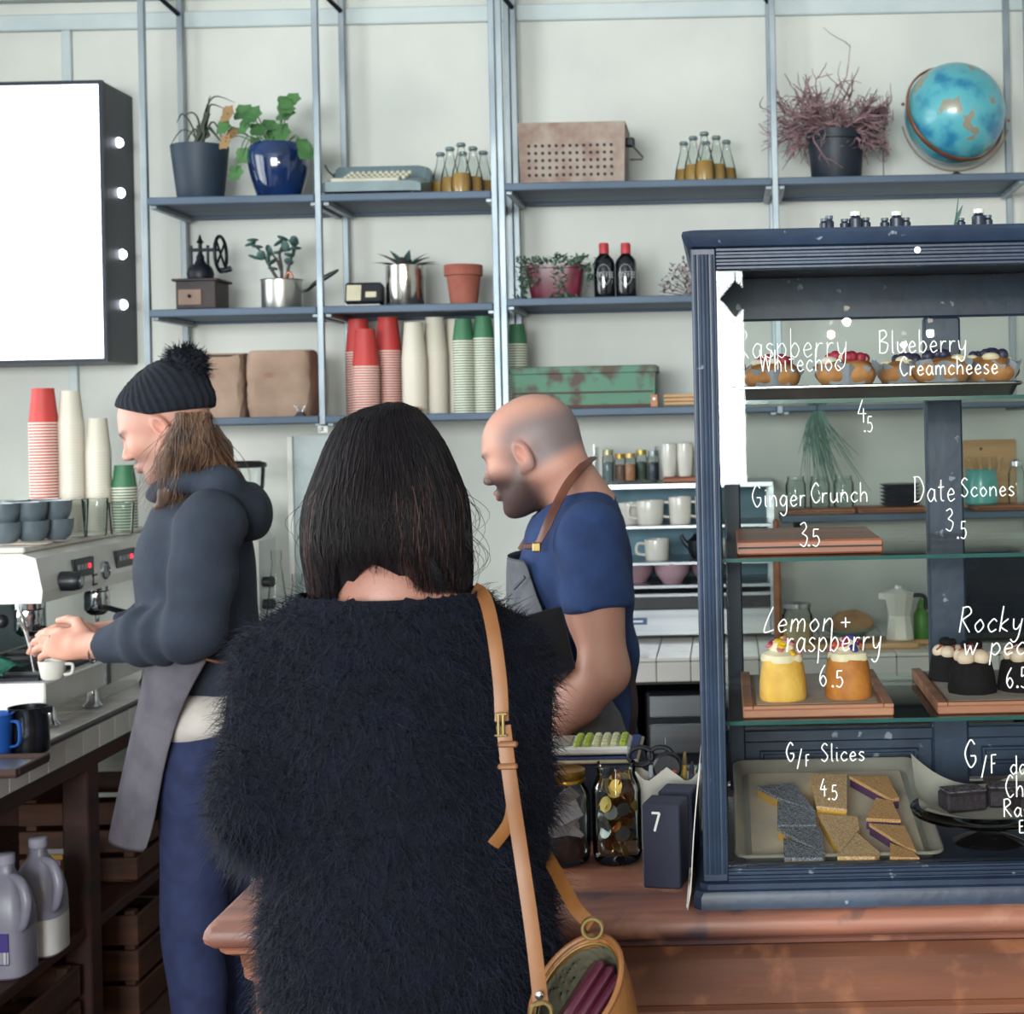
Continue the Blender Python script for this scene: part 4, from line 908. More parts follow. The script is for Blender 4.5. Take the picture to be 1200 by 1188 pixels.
# grey coffee cups stacked in two layers
GREYC = mm('slate_glaze', '#5f6b73', .3, coat=.3, col2='#525d66'); GREYI = mm('cup_inside', '#cfd4d2', .35)
cc = thing('coffee_cup', 'x', 'cup'); r = .043
G().lathe([(0, 0), (.022, 0), (.024, .004), (.034, .012), (.041, .032), (r, .058), (r * .95, .058)], (0, 0, 0), 26, cap=False).build('cup_wall', GREYC, cc)
G().lathe([(r * .95, .058), (r * .9, .03), (.024, .012), (0, .009)], (0, 0, 0), 26, cap=False).build('cup_lining', GREYI, cc)
G().tube([(.0, r * .92, .045), (0, r + .02, .044), (0, r + .018, .022), (0, r * .84, .018)], .005, 8, smooth=5).build('handle', GREYC, cc)
cupspots = []
for layer in range(2):
    for k, (px, Y) in enumerate(((2, 3.93), (34, 3.98), (63, 4.05))): cupspots.append((px + (2 if layer else 4), Y, layer, k))
nm = ('nearest the picture edge', 'in the middle', 'nearest the glasses')
used = False
for px, Y, layer, k in cupspots:
    z = zc + .050 * layer; loc = (XW(px, z + .03, Y), Y, z); lab = f'slate grey coffee cup on the machine, {"upper" if layer else "lower"} layer, {nm[k]}'
    if not used: cc.location = loc; cc['label'] = lab; cc['group'] = 'slate grey cups on the machine'; used = True
    else: dup(cc, loc, lab)
for k, (px, Y) in enumerate(((20, 4.14), (52, 4.17))):
    z = zc + .052; dup(cc, (XW(px, z, Y), Y, zc + .05), ['slate grey coffee cup in the rear row, left', 'slate grey coffee cup in the rear row, right'][k]); dup(cc, (XW(px, z, Y), Y, zc), ['slate grey coffee cup under the rear row, left', 'slate grey coffee cup under the rear row, right'][k])
# tumblers on the machine
for k, (px, Y, hh) in enumerate(((89, 4.16, .105), (112, 4.19, .105), (143, 4.25, .09))):
    z = zc; t = thing('glass_tumbler', ['clear tumbler in front of the tall white cups', 'clear tumbler in front of the shorter white cups', 'clear tumbler in front of the green cups'][k], 'glass', (XW(px, z, Y), Y, z), 'tumblers on the machine')
    G().lathe([(0, .008), (.026, .008), (.028, .012), (.034, hh), (.036, hh), (.03, .004), (.028, 0), (0, 0)], (0, 0, 0), 22).build('tumbler_wall', GLASSJ, t)
    G().lathe([(.0345, hh - .001), (.0365, hh), (.0345, hh + .001)], (0, 0, 0), 22).build('rim', GLASSJ, t)
# crumpled cloth on the machine and green cloth
def cloth(name, label, c, sx, sy, hgt, mat, seed, cat='cloth', hem=True):
    rng = random.Random(seed); n = 16; ph = [rng.uniform(0, 6) for _ in range(6)]; t = thing(name, label, cat, c); g = G(); vs = []; 
    for i in range(n + 1):
        for j in range(n + 1):
            u, v = i / n * 2 - 1, j / n * 2 - 1; fl = max(0, 1 - (u * u + v * v) * .75)
            z = .004 + hgt * fl * (.62 + .22 * math.sin(5 * u + ph[0]) + .2 * math.sin(6 * v + 3 * u + ph[1]) + .12 * math.sin(11 * v - 6 * u + ph[2]))
            vs.append(Vector((u * sx * (1 + .1 * math.sin(4 * v + ph[3])), v * sy * (1 + .1 * math.sin(4 * u + ph[4])), max(.003, z))))
    fs = [(i * (n + 1) + j, (i + 1) * (n + 1) + j, (i + 1) * (n + 1) + j + 1, i * (n + 1) + j + 1) for i in range(n) for j in range(n)]
    g.add(vs, fs); o = g.build('cloth_sheet', mat, t); md = o.modifiers.new('thickness', 'SOLIDIFY'); md.thickness = .002
    if hem:
        P = [vs[i * (n + 1)] for i in range(n + 1)] + [vs[n * (n + 1) + j] for j in range(1, n + 1)] + [vs[i * (n + 1) + n] for i in range(n - 1, -1, -1)] + [vs[j] for j in range(n - 1, 0, -1)]
        G().tube(P, .0025, 5, closed=True).build('hem', mat, t)
    return t
q = PX(22, 797, -1.95); cloth('green_cloth', 'crumpled green cleaning cloth on the drip tray', (-1.93, 3.83, 1.05), .10, .085, .08, mm('green_cloth', '#2f6e5c', .9, col2='#24584c', scale=50, bump=.4, bscale=200), 4)
cloth('white_napkin', 'flat pale paper napkin on top of the machine', (-1.86, 3.97, zc - .002), .075, .07, .006, mm('napkin', '#cdbfb0', .9), 8, 'napkin', False)
# jugs on the bench
JY = 3.56; JX = XW(33, BZ + .05, JY)
t = thing('milk_jug', 'dark steel milk jug on the bench', 'jug', (JX, JY, BZ)); JM = mm('dark_steel', '#4c5058', .25, .95)
G().lathe([(0, .001), (.044, 0), (.048, .005), (.047, .06), (.043, .105), (.045, .108), (.041, .108), (.04, .012), (0, .01)], (0, 0, 0), 28).build('jug_body', JM, t)
G().prism([(-.018, 0), (.018, 0), (0, .02)], (0, 1, 0), (1, 0, 0), (0, 0, 1), .015, (.04, 0, .093)).build('spout', JM, t, smooth=False)
G().tube([(-.045, 0, .095), (-.078, 0, .09), (-.078, 0, .035), (-.047, 0, .025)], .005, 8, smooth=5).build('handle', JM, t)
t = thing('plastic_jug', 'bright blue plastic jug at the picture edge', 'jug', (XW(-7, BZ + .05, JY - .06), JY - .06, BZ)); BLP = mm('blue_plastic', '#2455a4', .35)
G().lathe([(0, .001), (.034, 0), (.038, .005), (.042, .1), (.044, .103), (.038, .103), (.035, .012), (0, .01)], (0, 0, 0), 28).build('jug_body', BLP, t)
G().tube([(.04, 0, .085), (.062, -.006, .08), (.062, -.006, .035), (.037, 0, .025)], .006, 8, smooth=5, flat=.6).build('handle', BLP, t)
t = thing('wooden_tray', 'small dark tray on the bench corner', 'tray', (XW(-2, BZ, 3.36), 3.36, BZ))
G().box((0, 0, .006), (.16, .16, .01), .003).build('tray_base', DWOOD, t, smooth=False)
for sx, sy, w, d in ((0, -.078, .16, .01), (0, .078, .16, .01), (-.078, 0, .01, .146), (.078, 0, .01, .146)): G().box((sx, sy, .014), (w, d, .016), .002).build('tray_edge', DWOOD, t, smooth=False)
G().box((0, 0, .0125), (.12, .12, .003), .001).build('steel_insert', STEEL, t, smooth=False)
# milk bottles under the bench
MP = M('milky_plastic', '#a5a2b4', .35, col2='#9895a8'); MP.node_tree.nodes['Principled BSDF'].inputs['Transmission Weight'].default_value = .25
for k, (px, Y) in enumerate(((8, 3.60), (46, 3.74))):
    z = .361; X = XW(px, z + .1, Y)
    t = thing('milk_bottle', ['plastic milk bottle with purple label under the bench', 'half full plastic milk bottle without label under the bench'][k], 'bottle', (X, Y, z)); hh = .27; w = .062
    g = G(); rings = []
    for zz, kx in ((0, .9), (.006, 1), (.12, 1), (.15, .97), (.19, .82), (.22, .6), (.24, .36), (.25, .3), (.275, .3)):
        rings.append([Vector((w * kx * math.copysign(abs(math.cos(a)) ** .6, math.cos(a)), w * .95 * kx * math.copysign(abs(math.sin(a)) ** .6, math.sin(a)), zz)) for a in [2 * PI * i / 24 for i in range(24)]])
    g.loft(rings).build('bottle_body', MP, t)
    G().tube([(.016, -.012, .235), (.05, -.03, .225), (.068, -.04, .18), (.06, -.04, .13), (.045, -.035, .115)], [.01, .012, .013, .012, .01], 10, smooth=5).build('moulded_handle', MP, t)
    G().lathe([(.02, .262), (.022, .264), (.022, .285), (.018, .288), (0, .288)], (0, 0, 0), 18).build('cap', mm('milk_cap', '#a9a6b8', .5), t)
    if k == 0:
        lb = G().box((-.01, -w * .975, .075), (.085, .003, .075), .001).build('label', mm('purple_label', '#4c3a8c', .5), t, smooth=False)
        G().box((.018, -w * .975 - .002, .055), (.03, .002, .028)).build('bar_code', mm('barcode_paper', '#d8d4dc', .6, col2='#55506a', scale=60, stretch=(6, 0, 0), lo=.49, hi=.51), lb, smooth=False)
    else:
        g = G(); rings2 = []
        for zz, kx in ((.003, .92), (.008, 1.012), (.095, 1.012)): rings2.append([Vector((w * kx * math.copysign(abs(math.cos(a)) ** .6, math.cos(a)), w * .95 * kx * math.copysign(abs(math.sin(a)) ** .6, math.sin(a)), zz)) for a in [2 * PI * i / 24 for i in range(24)]])
        g.loft(rings2).build('milk', mm('milk', '#dcd7d4', .4), t)
# wooden crates
def crate(label, x, y, z, w, d, h, rz=0):
    t = thing('wooden_crate', label, 'crate', (x, y, z), 'wooden crates under the bench', rz)
    n = 3
    for k in range(n):
        zz = h * (k + .5) / n
        for s_ in (-1, 1):
            G().box((0, s_ * (d / 2 - .006), zz), (w, .012, h / n - .016), .002).build('slat', CRATE, t, smooth=False)
            G().box((s_ * (w / 2 - .006), 0, zz), (.012, d - .026, h / n - .016), .002).build('slat', CRATE, t, smooth=False)
    for sx in (-1, 1):
        for sy in (-1, 1): G().box((sx * (w / 2 - .03), sy * (d / 2 - .03), h / 2), (.03, .03, h), .002).build('corner_post', CRATE, t, smooth=False)
    G().box((0, 0, .004), (w - .03, d - .03, .008)).build('crate_base', CRATE, t, smooth=False)
crate('wooden slatted crate on the floor below the milk bottles', BX - .22, 3.68, 0, .36, .42, .28)
crate('wooden slatted crate on the floor behind the apron', BX - .20, 4.45, 0, .36, .46, .30)
crate('wooden slatted crate on the bench shelf at the rear', BX - .22, 4.5, .361, .34, .4, .24)
t = thing('leaflet_holder', 'small rack of leaflets beside the milk bottles', 'rack', (BX - .2, 4.06, .361))
for k in range(4): G().box((0, -.02 + .012 * k, .07 + .012 * k), (.09, .003, .12), .001, rot=Matrix.Rotation(.12, 3, 'X')).build('leaflet', mm('leaflet_%d' % k, ['#b9a24c', '#8a6a8c', '#b58a3a', '#9a9096'][k], .6), t, smooth=False)
G().box((0, 0, .01), (.1, .07, .02), .002).build('rack_base', BLACKM, t, smooth=False)
# ------------------------------------------------------------------ back bench, left part: grinder, bottles, sheet
gx = XW(278, 1.5, 4.72); t = thing('electric_grinder', 'white electric coffee grinder with clear hopper behind the barista', 'grinder', (gx, 4.72, RZ))
zl = ZW(548, gx, 4.72) - RZ
G().box((0, .02, .2), (.17, .22, .36), .02).build('grinder_body', WHITEP, t, smooth=False)
G().box((0, .02, .012), (.19, .26, .024), .006).build('base', BLACKM, t, smooth=False)
G().lathe([(.05, .37), (.05, .40), (.082, zl - .06), (.086, zl)], (0, 0, 0), 24).build('hopper', GLASSJ, t)
G().lathe([(.045, .39), (.06, .46), (.06, .465), (0, .47)], (0, 0, 0), 18).build('coffee_beans', mm('beans', '#3a2018', .5, bump=.6, bscale=150), t)
G().lathe([(.088, zl), (.092, zl + .004), (.09, zl + .014), (.07, zl + .02), (0, zl + .022)], (0, 0, 0), 26).build('hopper_lid', BLACKP, t)
for z in (.17, .1): G().lathe([(.016, 0), (.018, .03), (.012, .036), (0, .036)], (.085, -.03, z + .06), 12, axis=(1, 0, 0)).build('dial_knob', BLACKP, t)
G().cyl((.02, -.1, .2), (.02, -.2, .19), .012).build('portafilter_fork', BLACKP, t)
for k, (px, pt, Y) in enumerate(((325, 645, 4.62), (349, 672, 4.58))):
    X = XW(px, 1.1, Y); h = ZW(pt, X, Y) - RZ; t = thing('glass_bottle', ['clear conical glass bottle on the back bench, taller', 'clear conical glass bottle on the back bench, shorter'][k], 'bottle', (X, Y, RZ))
    G().lathe([(0, .002), (.034, .002), (.037, .01), (.036, h * .35), (.02, h * .75), (.013, h * .9), (.016, h * .92), (.016, h)], (0, 0, 0), 22).build('bottle_wall', GLASSJ, t); G().lathe([(0, .004), (.033, .004), (.034, h * .3), (0, h * .3)], (0, 0, 0), 20).build('water', GLASSS, t)
X0, X1 = XW(346, 1.3, 4.95), XW(440, 1.3, 4.95); zt_ = ZW(511, X0, 4.95)
t = thing('glass_screen', 'upright glass screen with white edge behind the dark hair', 'screen', ((X0 + X1) / 2, 4.95, RZ))
G().box(((X0 + X1) / 2, 4.95, (zt_ + RZ) / 2), (X1 - X0, .008, zt_ - RZ)).build('screen_sheet', mm('screen_grey', '#b9c6c8', .2, coat=.3), t, smooth=False, world=True)
G().box((X0 - .008, 4.945, (zt_ + RZ) / 2), (.018, .022, zt_ - RZ), .002).build('edge_strip', WHITEP, t, smooth=False, world=True)
G().box(((X0 + X1) / 2, 4.95, RZ + .006), (X1 - X0, .06, .012), .002).build('screen_foot', STEEL, t, smooth=False, world=True)
# ------------------------------------------------------------------ steel crockery rack right of the blue shirt
RXa, RXb = XW(700, 1.2, 4.86), XW(908, 1.2, 4.86); RYa, RYb = 4.84, 5.13
zs_ = [ZW(p, RXa, RYa) for p in (569, 617, 660, 687, 697)]
t = thing('crockery_rack', 'stainless steel crockery rack with mugs on its shelves', 'rack', ((RXa + RXb) / 2, 5.0, RZ))
xm, wr = (RXa + RXb) / 2, RXb - RXa
for k, z in enumerate(zs_[:4] + [zs_[4]]):
    G().box((xm, (RYa + RYb) / 2, z - .006), (wr, RYb - RYa, .012 if k else .018), .002).build('rack_shelf', STEEL, t, smooth=False, world=True)
for x in (RXa + .008, RXb - .008):
    for y in (RYa + .012, RYb - .01): G().box((x, y, (RZ + zs_[0]) / 2), (.016, .016, zs_[0] - RZ - .02)).build('rack_post', STEEL, t, smooth=False, world=True)
G().box((xm, RYb - .004, (RZ + zs_[0]) / 2), (wr - .03, .006, zs_[0] - RZ - .02)).build('rack_back', mm('rack_back', '#4e7484', .5, .2), t, smooth=False, world=True)
zp = ZW(716, RXa, RYa); z0 = RZ + .012
G().box((xm, RYa + .04, (zs_[4] - .012 + zp) / 2), (wr - .034, .06, zs_[4] - .012 - zp), .002).build('vent_strip', BLACKP, t, smooth=False, world=True)
for k in range(24): G().lathe([(.006, 0), (.006, .022), (0, .024)], (RXa + .04 + (wr - .08) * k / 23, RYa + .016, (zs_[4] + zp) / 2 - .02), 8).build('vent_stud', STEEL, t, world=True)
G().box((xm, RYa + .03, (zp + z0) / 2), (wr - .034, .05, zp - z0), .003).build('steel_panel', STEEL, t, smooth=False, world=True)
pb = W(748, 728, RYa); G().box((pb.x, RYa + .002, pb.z), (.055, .006, .022), .001).build('blue_badge', mm('blue_badge', '#3c5f8c', .4), t, smooth=False, world=True)
G().box((pb.x - .002, RYa - .002, pb.z), (.034, .002, .006)).build('badge_print', INK, t, smooth=False, world=True)
def mug(px, z, Y, r, h, label, side=-1, mat=CERAM, tap=1.0, handle=True, name='mug', cat='mug', grp='white mugs in the crockery rack'):
    t = thing(name, label, cat, (XW(px, z + h / 2, Y), Y, z), grp)
    G().lathe([(0, .001), (r * .86 * tap, 0), (r * .92 * tap, .004), (r, h - .002), (r * .985, h), (r * .93, h), (r * .86 * tap, .008), (0, .006)], (0, 0, 0), 24).build('mug_wall', mat, t)
    if handle: G().tube([(side * r * .97, 0, h * .8), (side * (r + .022), 0, h * .78), (side * (r + .024), 0, h * .35), (side * r * .93, 0, h * .25)], .0048, 8, smooth=5).build('handle', mat, t)
    return t
z_ = zs_[1]; mug(762, z_, 4.9, .046, .078, 'wide white mug in the upper rack shelf beside the sleeve'); mug(797, z_, 4.9, .038, .088, 'tall white mug in the upper rack shelf, middle one'); mug(828, z_, 4.9, .038, .088, 'white mug in the upper rack shelf against the display case'); mug(738, z_, 4.95, .038, .07, 'white mug mostly hidden by the blue shoulder')
z_ = zs_[2]; mug(770, z_, 4.92, .042, .068, 'squat white mug alone on the middle rack shelf', -1)
t = thing('teapot', 'dark iron teapot on the middle rack shelf', 'teapot', (XW(822, z_, 4.95), 4.95, z_))
G().lathe([(0, 0), (.03, 0), (.034, .004), (.046, .03), (.043, .06), (.026, .075), (.026, .08), (.01, .084), (.008, .092), (0, .095)], (0, 0, 0), 24).build('pot_body', BLACKM, t); G().tube([(-.04, 0, .04), (-.058, 0, .06), (-.066, 0, .078)], [.012, .008, .006], 8, smooth=4).build('spout', BLACKM, t)
PINK = mm('pink_glaze', '#b2919c', .35, coat=.2, col2='#a5838f')
for k, px in enumerate((748, 788, 829)):
    z_ = zs_[3]; Y = 4.9 + (.06 if k != 1 else 0); t = thing('bowl', ['pink fluted bowl half hidden by the sleeve', 'pink fluted bowl in the middle of the low rack shelf', 'pink fluted bowl beside the display case post'][k], 'bowl', (XW(px, z_, Y), Y, z_), 'pink fluted bowls')
    R_ = .061
    G().lathe([(0, .004), (R_ * .45, .002), (R_ * .5, .0), (R_ * .6, .01), (R_ * .85, .03), (R_, .068), (R_ * .96, .068), (R_ * .8, .032), (R_ * .5, .012), (0, .01)], (0, 0, 0), 48, wob=lambda a, z: 1 + .02 * math.cos(20 * a)).build('bowl_wall', PINK, t, ang=60); G().lathe([(R_ * .4, -.0), (R_ * .42, .004), (R_ * .4, .005)], (0, 0, 0), 24).build('foot_ring', PINK, t)
# top of the rack: glass box of jars, board, tall cups
z_ = zs_[0] + .003
t = thing('glass_tray', 'open glass holder on top of the crockery rack', 'holder', (XW(735, z_, 4.98), 4.98, z_)); xa, xb_ = XW(703, z_, 4.9), XW(775, z_, 4.9); o = t.location
G().box((0, 0, .003), (xb_ - xa, .18, .005)).build('tray_floor', GLASSS, t, smooth=False)
for x in (-(xb_ - xa) / 2, (xb_ - xa) / 2): G().box((x, 0, .06), (.004, .18, .12)).build('tray_side', GLASSS, t, smooth=False); 
G().box((-(xb_ - xa) / 2, -.09, .065), (.005, .005, .13)).build('tray_corner', GEDGE, t, smooth=False)
JL = [('#6d7b80', '#b9b08a'), ('#8a6a5a', '#c9a24e'), ('#b07a5a', '#c7ab6c'), ('#4a5a4e', '#c9b45a'), ('#3a4450', '#8f9a9e')]
for k, (px, pt, Y) in enumerate(((713, 527, 4.93), (727, 532, 4.97), (739, 531, 4.92), (752, 527, 4.96), (766, 528, 4.93))):
    zj = z_ + .006; X = XW(px, zj, Y); h = ZW(pt, X, Y) - zj; t = thing('spice_jar', ['small glass jar of grey salt nearest the holder edge', 'small glass jar of brown spice, second from the left', 'small glass jar of orange spice in the middle', 'small glass jar of dark leaves with gold lid', 'small dark glass jar nearest the wooden board'][k], 'jar', (X, Y, zj), 'spice jars on the crockery rack'); r = .019
    G().lathe([(0, .001), (r * .95, 0), (r, .004), (r, h * .75), (r * .85, h * .82), (r * .85, h * .84)], (0, 0, 0), 18).build('jar_wall', GLASSJ, t); G().lathe([(0, .003), (r * .9, .003), (r * .9, h * .6), (0, h * .62)], (0, 0, 0), 16).build('spice', mm('spice_%d' % k, JL[k][0], .8, bump=.4, bscale=200), t); G().lathe([(r * .9, h * .84), (r * .92, h), (0, h)], (0, 0, 0), 18).build('lid', mm('jar_lid_%d' % k, JL[k][1], .35, .6), t)
Xb_ = XW(810, z_, 4.92); t = thing('chopping_board', 'orange wooden board on top of the crockery rack', 'board', (Xb_, 4.92, z_)); G().box((.02, 0, .009), (.22, .15, .018), .004).build('board_slab', BOARDW, t, smooth=False); G().lathe([(.008, 0), (.008, .002), (.0, .002)], (.1, 0, .0181), 12).build('hanging_hole', BLACKP, t)
for k, px in enumerate((784, 803, 824)):
    zj = z_ + .019; t = thing('paper_cup', ['tall white cup on the orange board, leftmost', 'tall white cup on the orange board, middle', 'tall white cup on the orange board behind the case post'][k], 'cup', (XW(px, zj, 4.92), 4.92, zj), 'tall white cups on the board'); h = .108
    G().lathe([(0, .002), (.02, 0), (.022, .004), (.027, h * .6), (.026, h), (.024, h), (.02, .008), (0, .006)], (0, 0, 0), 22).build('cup_wall', CERAM, t); G().lathe([(.0245, h - .001), (.0265, h), (.0245, h + .0012)], (0, 0, 0), 22).build('rim', CERAM, t)
# ------------------------------------------------------------------ wall shelf and bench things seen through the case
SXa, SXb = XW(915, 1.3, 4.95), XW(1320, 1.3, 4.95); SZ_ = ZW(604, SXa, 4.9)
t = thing('wall_shelf', 'dark wall shelf seen through the display case', 'shelf', ((SXa + SXb) / 2, 5.0, SZ_))
G().box(((SXa + SXb) / 2, 5.02, SZ_ - .012), (SXb - SXa, .25, .024), .003).build('shelf_board', SHELFB, t, smooth=False, world=True)
for x in (SXa + .05, SXb - .3): G().prism([(0, 0), (.16, 0), (0, -.12)], (0, -1, 0), (0, 0, 1), (1, 0, 0), .02, (x, WY - .001, SZ_ - .024)).build('bracket', BLACKM, t, smooth=False, world=True)
for k, (pa, pb_) in enumerate(((923, 1002), (1004, 1085), (1140, 1215))):
    X = XW((pa + pb_) / 2, SZ_, 4.93); t = thing('chopping_board', ['orange wooden board carrying the glass jars', 'orange wooden board carrying the dark plates', 'orange wooden board under the turquoise pot'][k], 'board', (X, 4.97, SZ_)); w = (pb_ - pa) * S(4.93); G().box((0, 0, .01), (w, .16, .018), .004).build('board_slab', BOARDW, t, smooth=False); G().box((0, -.081, .01), (w * .9, .003, .003)).build('grain_groove', DWOOD, t, smooth=False)
zb3 = SZ_ + .0195
for k, px in enumerate((933, 961, 989)):
    t = thing('glass_jar', ['empty glass jar on the board, left of three', 'empty glass jar on the board, middle of three', 'empty glass jar on the board, right of three'][k], 'jar', (XW(px, zb3, 4.97), 4.97, zb3), 'glass jars on the wall shelf'); r, h = .034, .105
    G().lathe([(0, .003), (r * .92, .001), (r, .008), (r, h * .75), (r * .82, h * .88), (r * .82, h), (r * .77, h), (r * .94, h * .7), (r * .94, .012), (0, .008)], (0, 0, 0), 22).build('jar_wall', GLASSJ, t); G().lathe([(r * .84, h - .014), (r * .86, h - .012), (r * .84, h - .01)], (0, 0, 0), 22).build('neck_ring', GLASSJ, t)
DPL = mm('dark_plate', '#2c3440', .35, coat=.2)
for k in range(6):
    t = thing('plate', f'dark plate in the stack on the wall shelf, {("bottom", "second from bottom", "third from bottom", "third from top", "second from top", "top")[k]}', 'plate', (XW(1055, zb3, 4.97), 4.97, zb3 + .0125 * k), 'dark plates on the wall shelf'); G().lathe([(0, .002), (.05, 0), (.052, .002), (.066, .01), (.067, .0115), (.05, .006), (0, .005)], (0, 0, 0), 28).build('plate_disc', DPL, t); G().lathe([(.066, .010), (.0675, .0112), (.066, .0122)], (0, 0, 0), 28).build('rim', DPL, t)
t = thing('enamel_pot', 'turquoise enamel pot holding wooden scoops', 'pot', (XW(1150, zb3, 4.97), 4.97, zb3)); TQ = mm('turquoise', '#5fb0ac', .3, coat=.4)
G().lathe([(0, .001), (.05, 0), (.056, .006), (.058, .06), (.05, .11), (.052, .116), (.046, .116), (.05, .06), (0, .01)], (0, 0, 0), 26).build('pot_wall', TQ, t)
for k in range(4): G().tube([(.01 * k - .015, 0, .02), (-.03 + .03 * k, -.01, .12), (-.045 + .036 * k, -.01, .155)], [.004, .005, .012], 8).build('wooden_scoop', PALEW, t)
t = thing('storage_jar', 'lidded clear storage jar beside the turquoise pot', 'jar', (XW(1192, SZ_ + .02, 4.97), 4.97, zb3)); G().lathe([(0, .002), (.026, 0), (.028, .006), (.028, .1), (.02, .12), (.02, .125)], (0, 0, 0), 20).build('jar_wall', GLASSJ, t); G().lathe([(.022, .125), (.022, .14), (.008, .148), (0, .15)], (0, 0, 0), 18).build('lid', CHROME, t)
Xw_ = XW(1160, 1.6, 5.1); t = thing('wooden_board', 'pale wooden board leaning on the wall above the turquoise pot', 'board', (Xw_, 5.12, zb3 - .019)); G().box((0, -.0, .115), (.18, .02, .23), .003).build('board_slab', PALEW, t, smooth=False); G().lathe([(.005, 0), (.005, .001), (0, .001)], (-.03, -.0105, .2), 10, axis=(0, -1, 0)).build('nail_hole', DWOOD, t)
# hanging feathery plant
Xh = XW(958, 1.7, 4.7); zt_ = Z2[2] - .025; t = thing('hanging_plant', 'feathery green air plant hanging below the rack', 'plant', (Xh, 4.74, zt_ - .3)); g = G(); rng = random.Random(11)
for k in range(70):
    x, y = rng.gauss(0, .02), rng.gauss(0, .012); L_ = rng.uniform(.1, .29); P = [(x * .3, y * .3, .3), (x, y, .3 - L_ * .4), (x * 2 + rng.uniform(-.02, .03) + .02, y * 2, .3 - L_)]; g.tube(P, [.002, .0022, .0006], 4, smooth=3)
g.build('fronds', mm('air_plant', '#587f70', .6, col2='#47695f', scale=30), t)['kind'] = 'stuff'
G().tube([(0, 0, .3), (0, 0, .325)], .002, 6).build('hook', BLACKM, t)
# things standing on the back bench behind the case
bxs = XW(1000, RZ, 4.62); t = thing('serving_board', 'long pale serving board on the back bench', 'board', (XW(1005, RZ, 4.62), 4.62, RZ)); G().box((0, 0, .009), (.36, .16, .018), .004).build('board_slab', PALEW, t, smooth=False); G().box((.2, 0, .009), (.06, .03, .016), .004).build('board_handle', PALEW, t, smooth=False)
z_ = RZ + .019
t = thing('bread_plate', 'stack of plates topped with a bread loaf on the bench', 'plate', (XW(996, z_, 4.62), 4.62, z_)); G().lathe([(0, .002), (.05, 0), (.085, .016), (.088, .02), (.06, .014), (0, .01)], (0, 0, 0), 28).build('plate_disc', CERAM, t); G().lathe([(0, .022), (.05, .02), (.08, .036), (.083, .04), (.05, .033), (0, .03)], (0, 0, 0), 28).build('second_plate', mm('green_plate', '#7f9a92', .35), t)
G().sphere((.005, 0, .05), .07, 18, 10, sc=(1, .7, .62), wob=lambda p: 1 + .05 * math.sin(9 * p.x) * p.z).build('bread_loaf', mm('bread', '#b58c66', .8, col2='#8d6545', bump=.3), t)
t = thing('moka_pot', 'white stovetop coffee pot on the serving board', 'coffee pot', (XW(1054, z_, 4.62), 4.62, z_)); G().lathe([(0, 0), (.044, 0), (.046, .004), (.036, .07), (.034, .075), (.036, .08), (.048, .14), (.049, .145), (.03, .152), (.012, .158), (.01, .166), (0, .168)], (0, 0, 0), 8, a0=PI / 8).build('pot_body', CERAM, t, smooth=False); G().tube([(.045, 0, .135), (.08, 0, .13), (.085, 0, .09)], .007, 8, smooth=4).build('handle', BLACKP, t); G().prism([(-.014, 0), (.014, 0), (0, .022)], (0, 1, 0), (-1, 0, 0), (0, 0, 1), .018, (-.04, 0, .125)).build('spout', CERAM, t, smooth=False)
t = thing('glass_jar', 'glass jar of pale pasta on the back bench', 'jar', (XW(935, RZ, 4.6), 4.6, RZ)); G().lathe([(0, .002), (.045, 0), (.048, .006), (.048, .1), (.04, .115), (.04, .125)], (0, 0, 0), 22).build('jar_wall', GLASSJ, t); G().lathe([(0, .004), (.043, .004), (.043, .08), (.02, .09), (0, .092)], (0, 0, 0), 18, wob=lambda a, z: 1 + .06 * math.sin(7 * a + 90 * z)).build('pasta', mm('pasta', '#c9b186', .7, bump=.5, bscale=80), t); G().lathe([(.041, .125), (.043, .127), (.043, .14), (0, .142)], (0, 0, 0), 22).build('lid', STEEL, t)
t = thing('paddle_board', 'orange wooden paddle upright behind the lettering', 'board', (XW(912, RZ, 4.75), 4.75, RZ)); G().box((0, 0, .16), (.022, .09, .32), .006).build('paddle_blade', BOARDW, t, smooth=False); G().box((0, 0, .35), (.018, .03, .08), .006).build('paddle_grip', BOARDW, t, smooth=False)
t = thing('green_bottle', 'green squeeze bottle on the bench behind the rear stile', 'bottle', (XW(1080, RZ, 4.66), 4.66, RZ)); GB = mm('green_plastic', '#4f8c3a', .4); G().lathe([(0, 0), (.022, 0), (.024, .004), (.024, .09), (.012, .11)], (0, 0, 0), 18).build('bottle_body', GB, t); G().lathe([(.012, .11), (.012, .12), (.003, .14), (0, .14)], (0, 0, 0), 14).build('nozzle', GB, t)
mxo = XW(1180, RZ, 4.75); t = thing('microwave_oven', 'dark microwave oven on the back bench', 'oven', (mxo, 4.8, RZ)); G().box((.06, 0, .15), (.5, .34, .28), .006).build('oven_body', BLACKM, t, smooth=False); dd = G().box((.0, -.175, .15), (.34, .012, .24), .003).build('oven_door', mm('oven_glass', '#1c2430', .15, coat=.5), t, smooth=False); G().cyl((.15, -.19, .05), (.15, -.19, .25), .007).build('door_handle', CHROME, dd); G().box((.24, -.174, .15), (.11, .01, .24), .003).build('control_panel', STEEL, t, smooth=False)
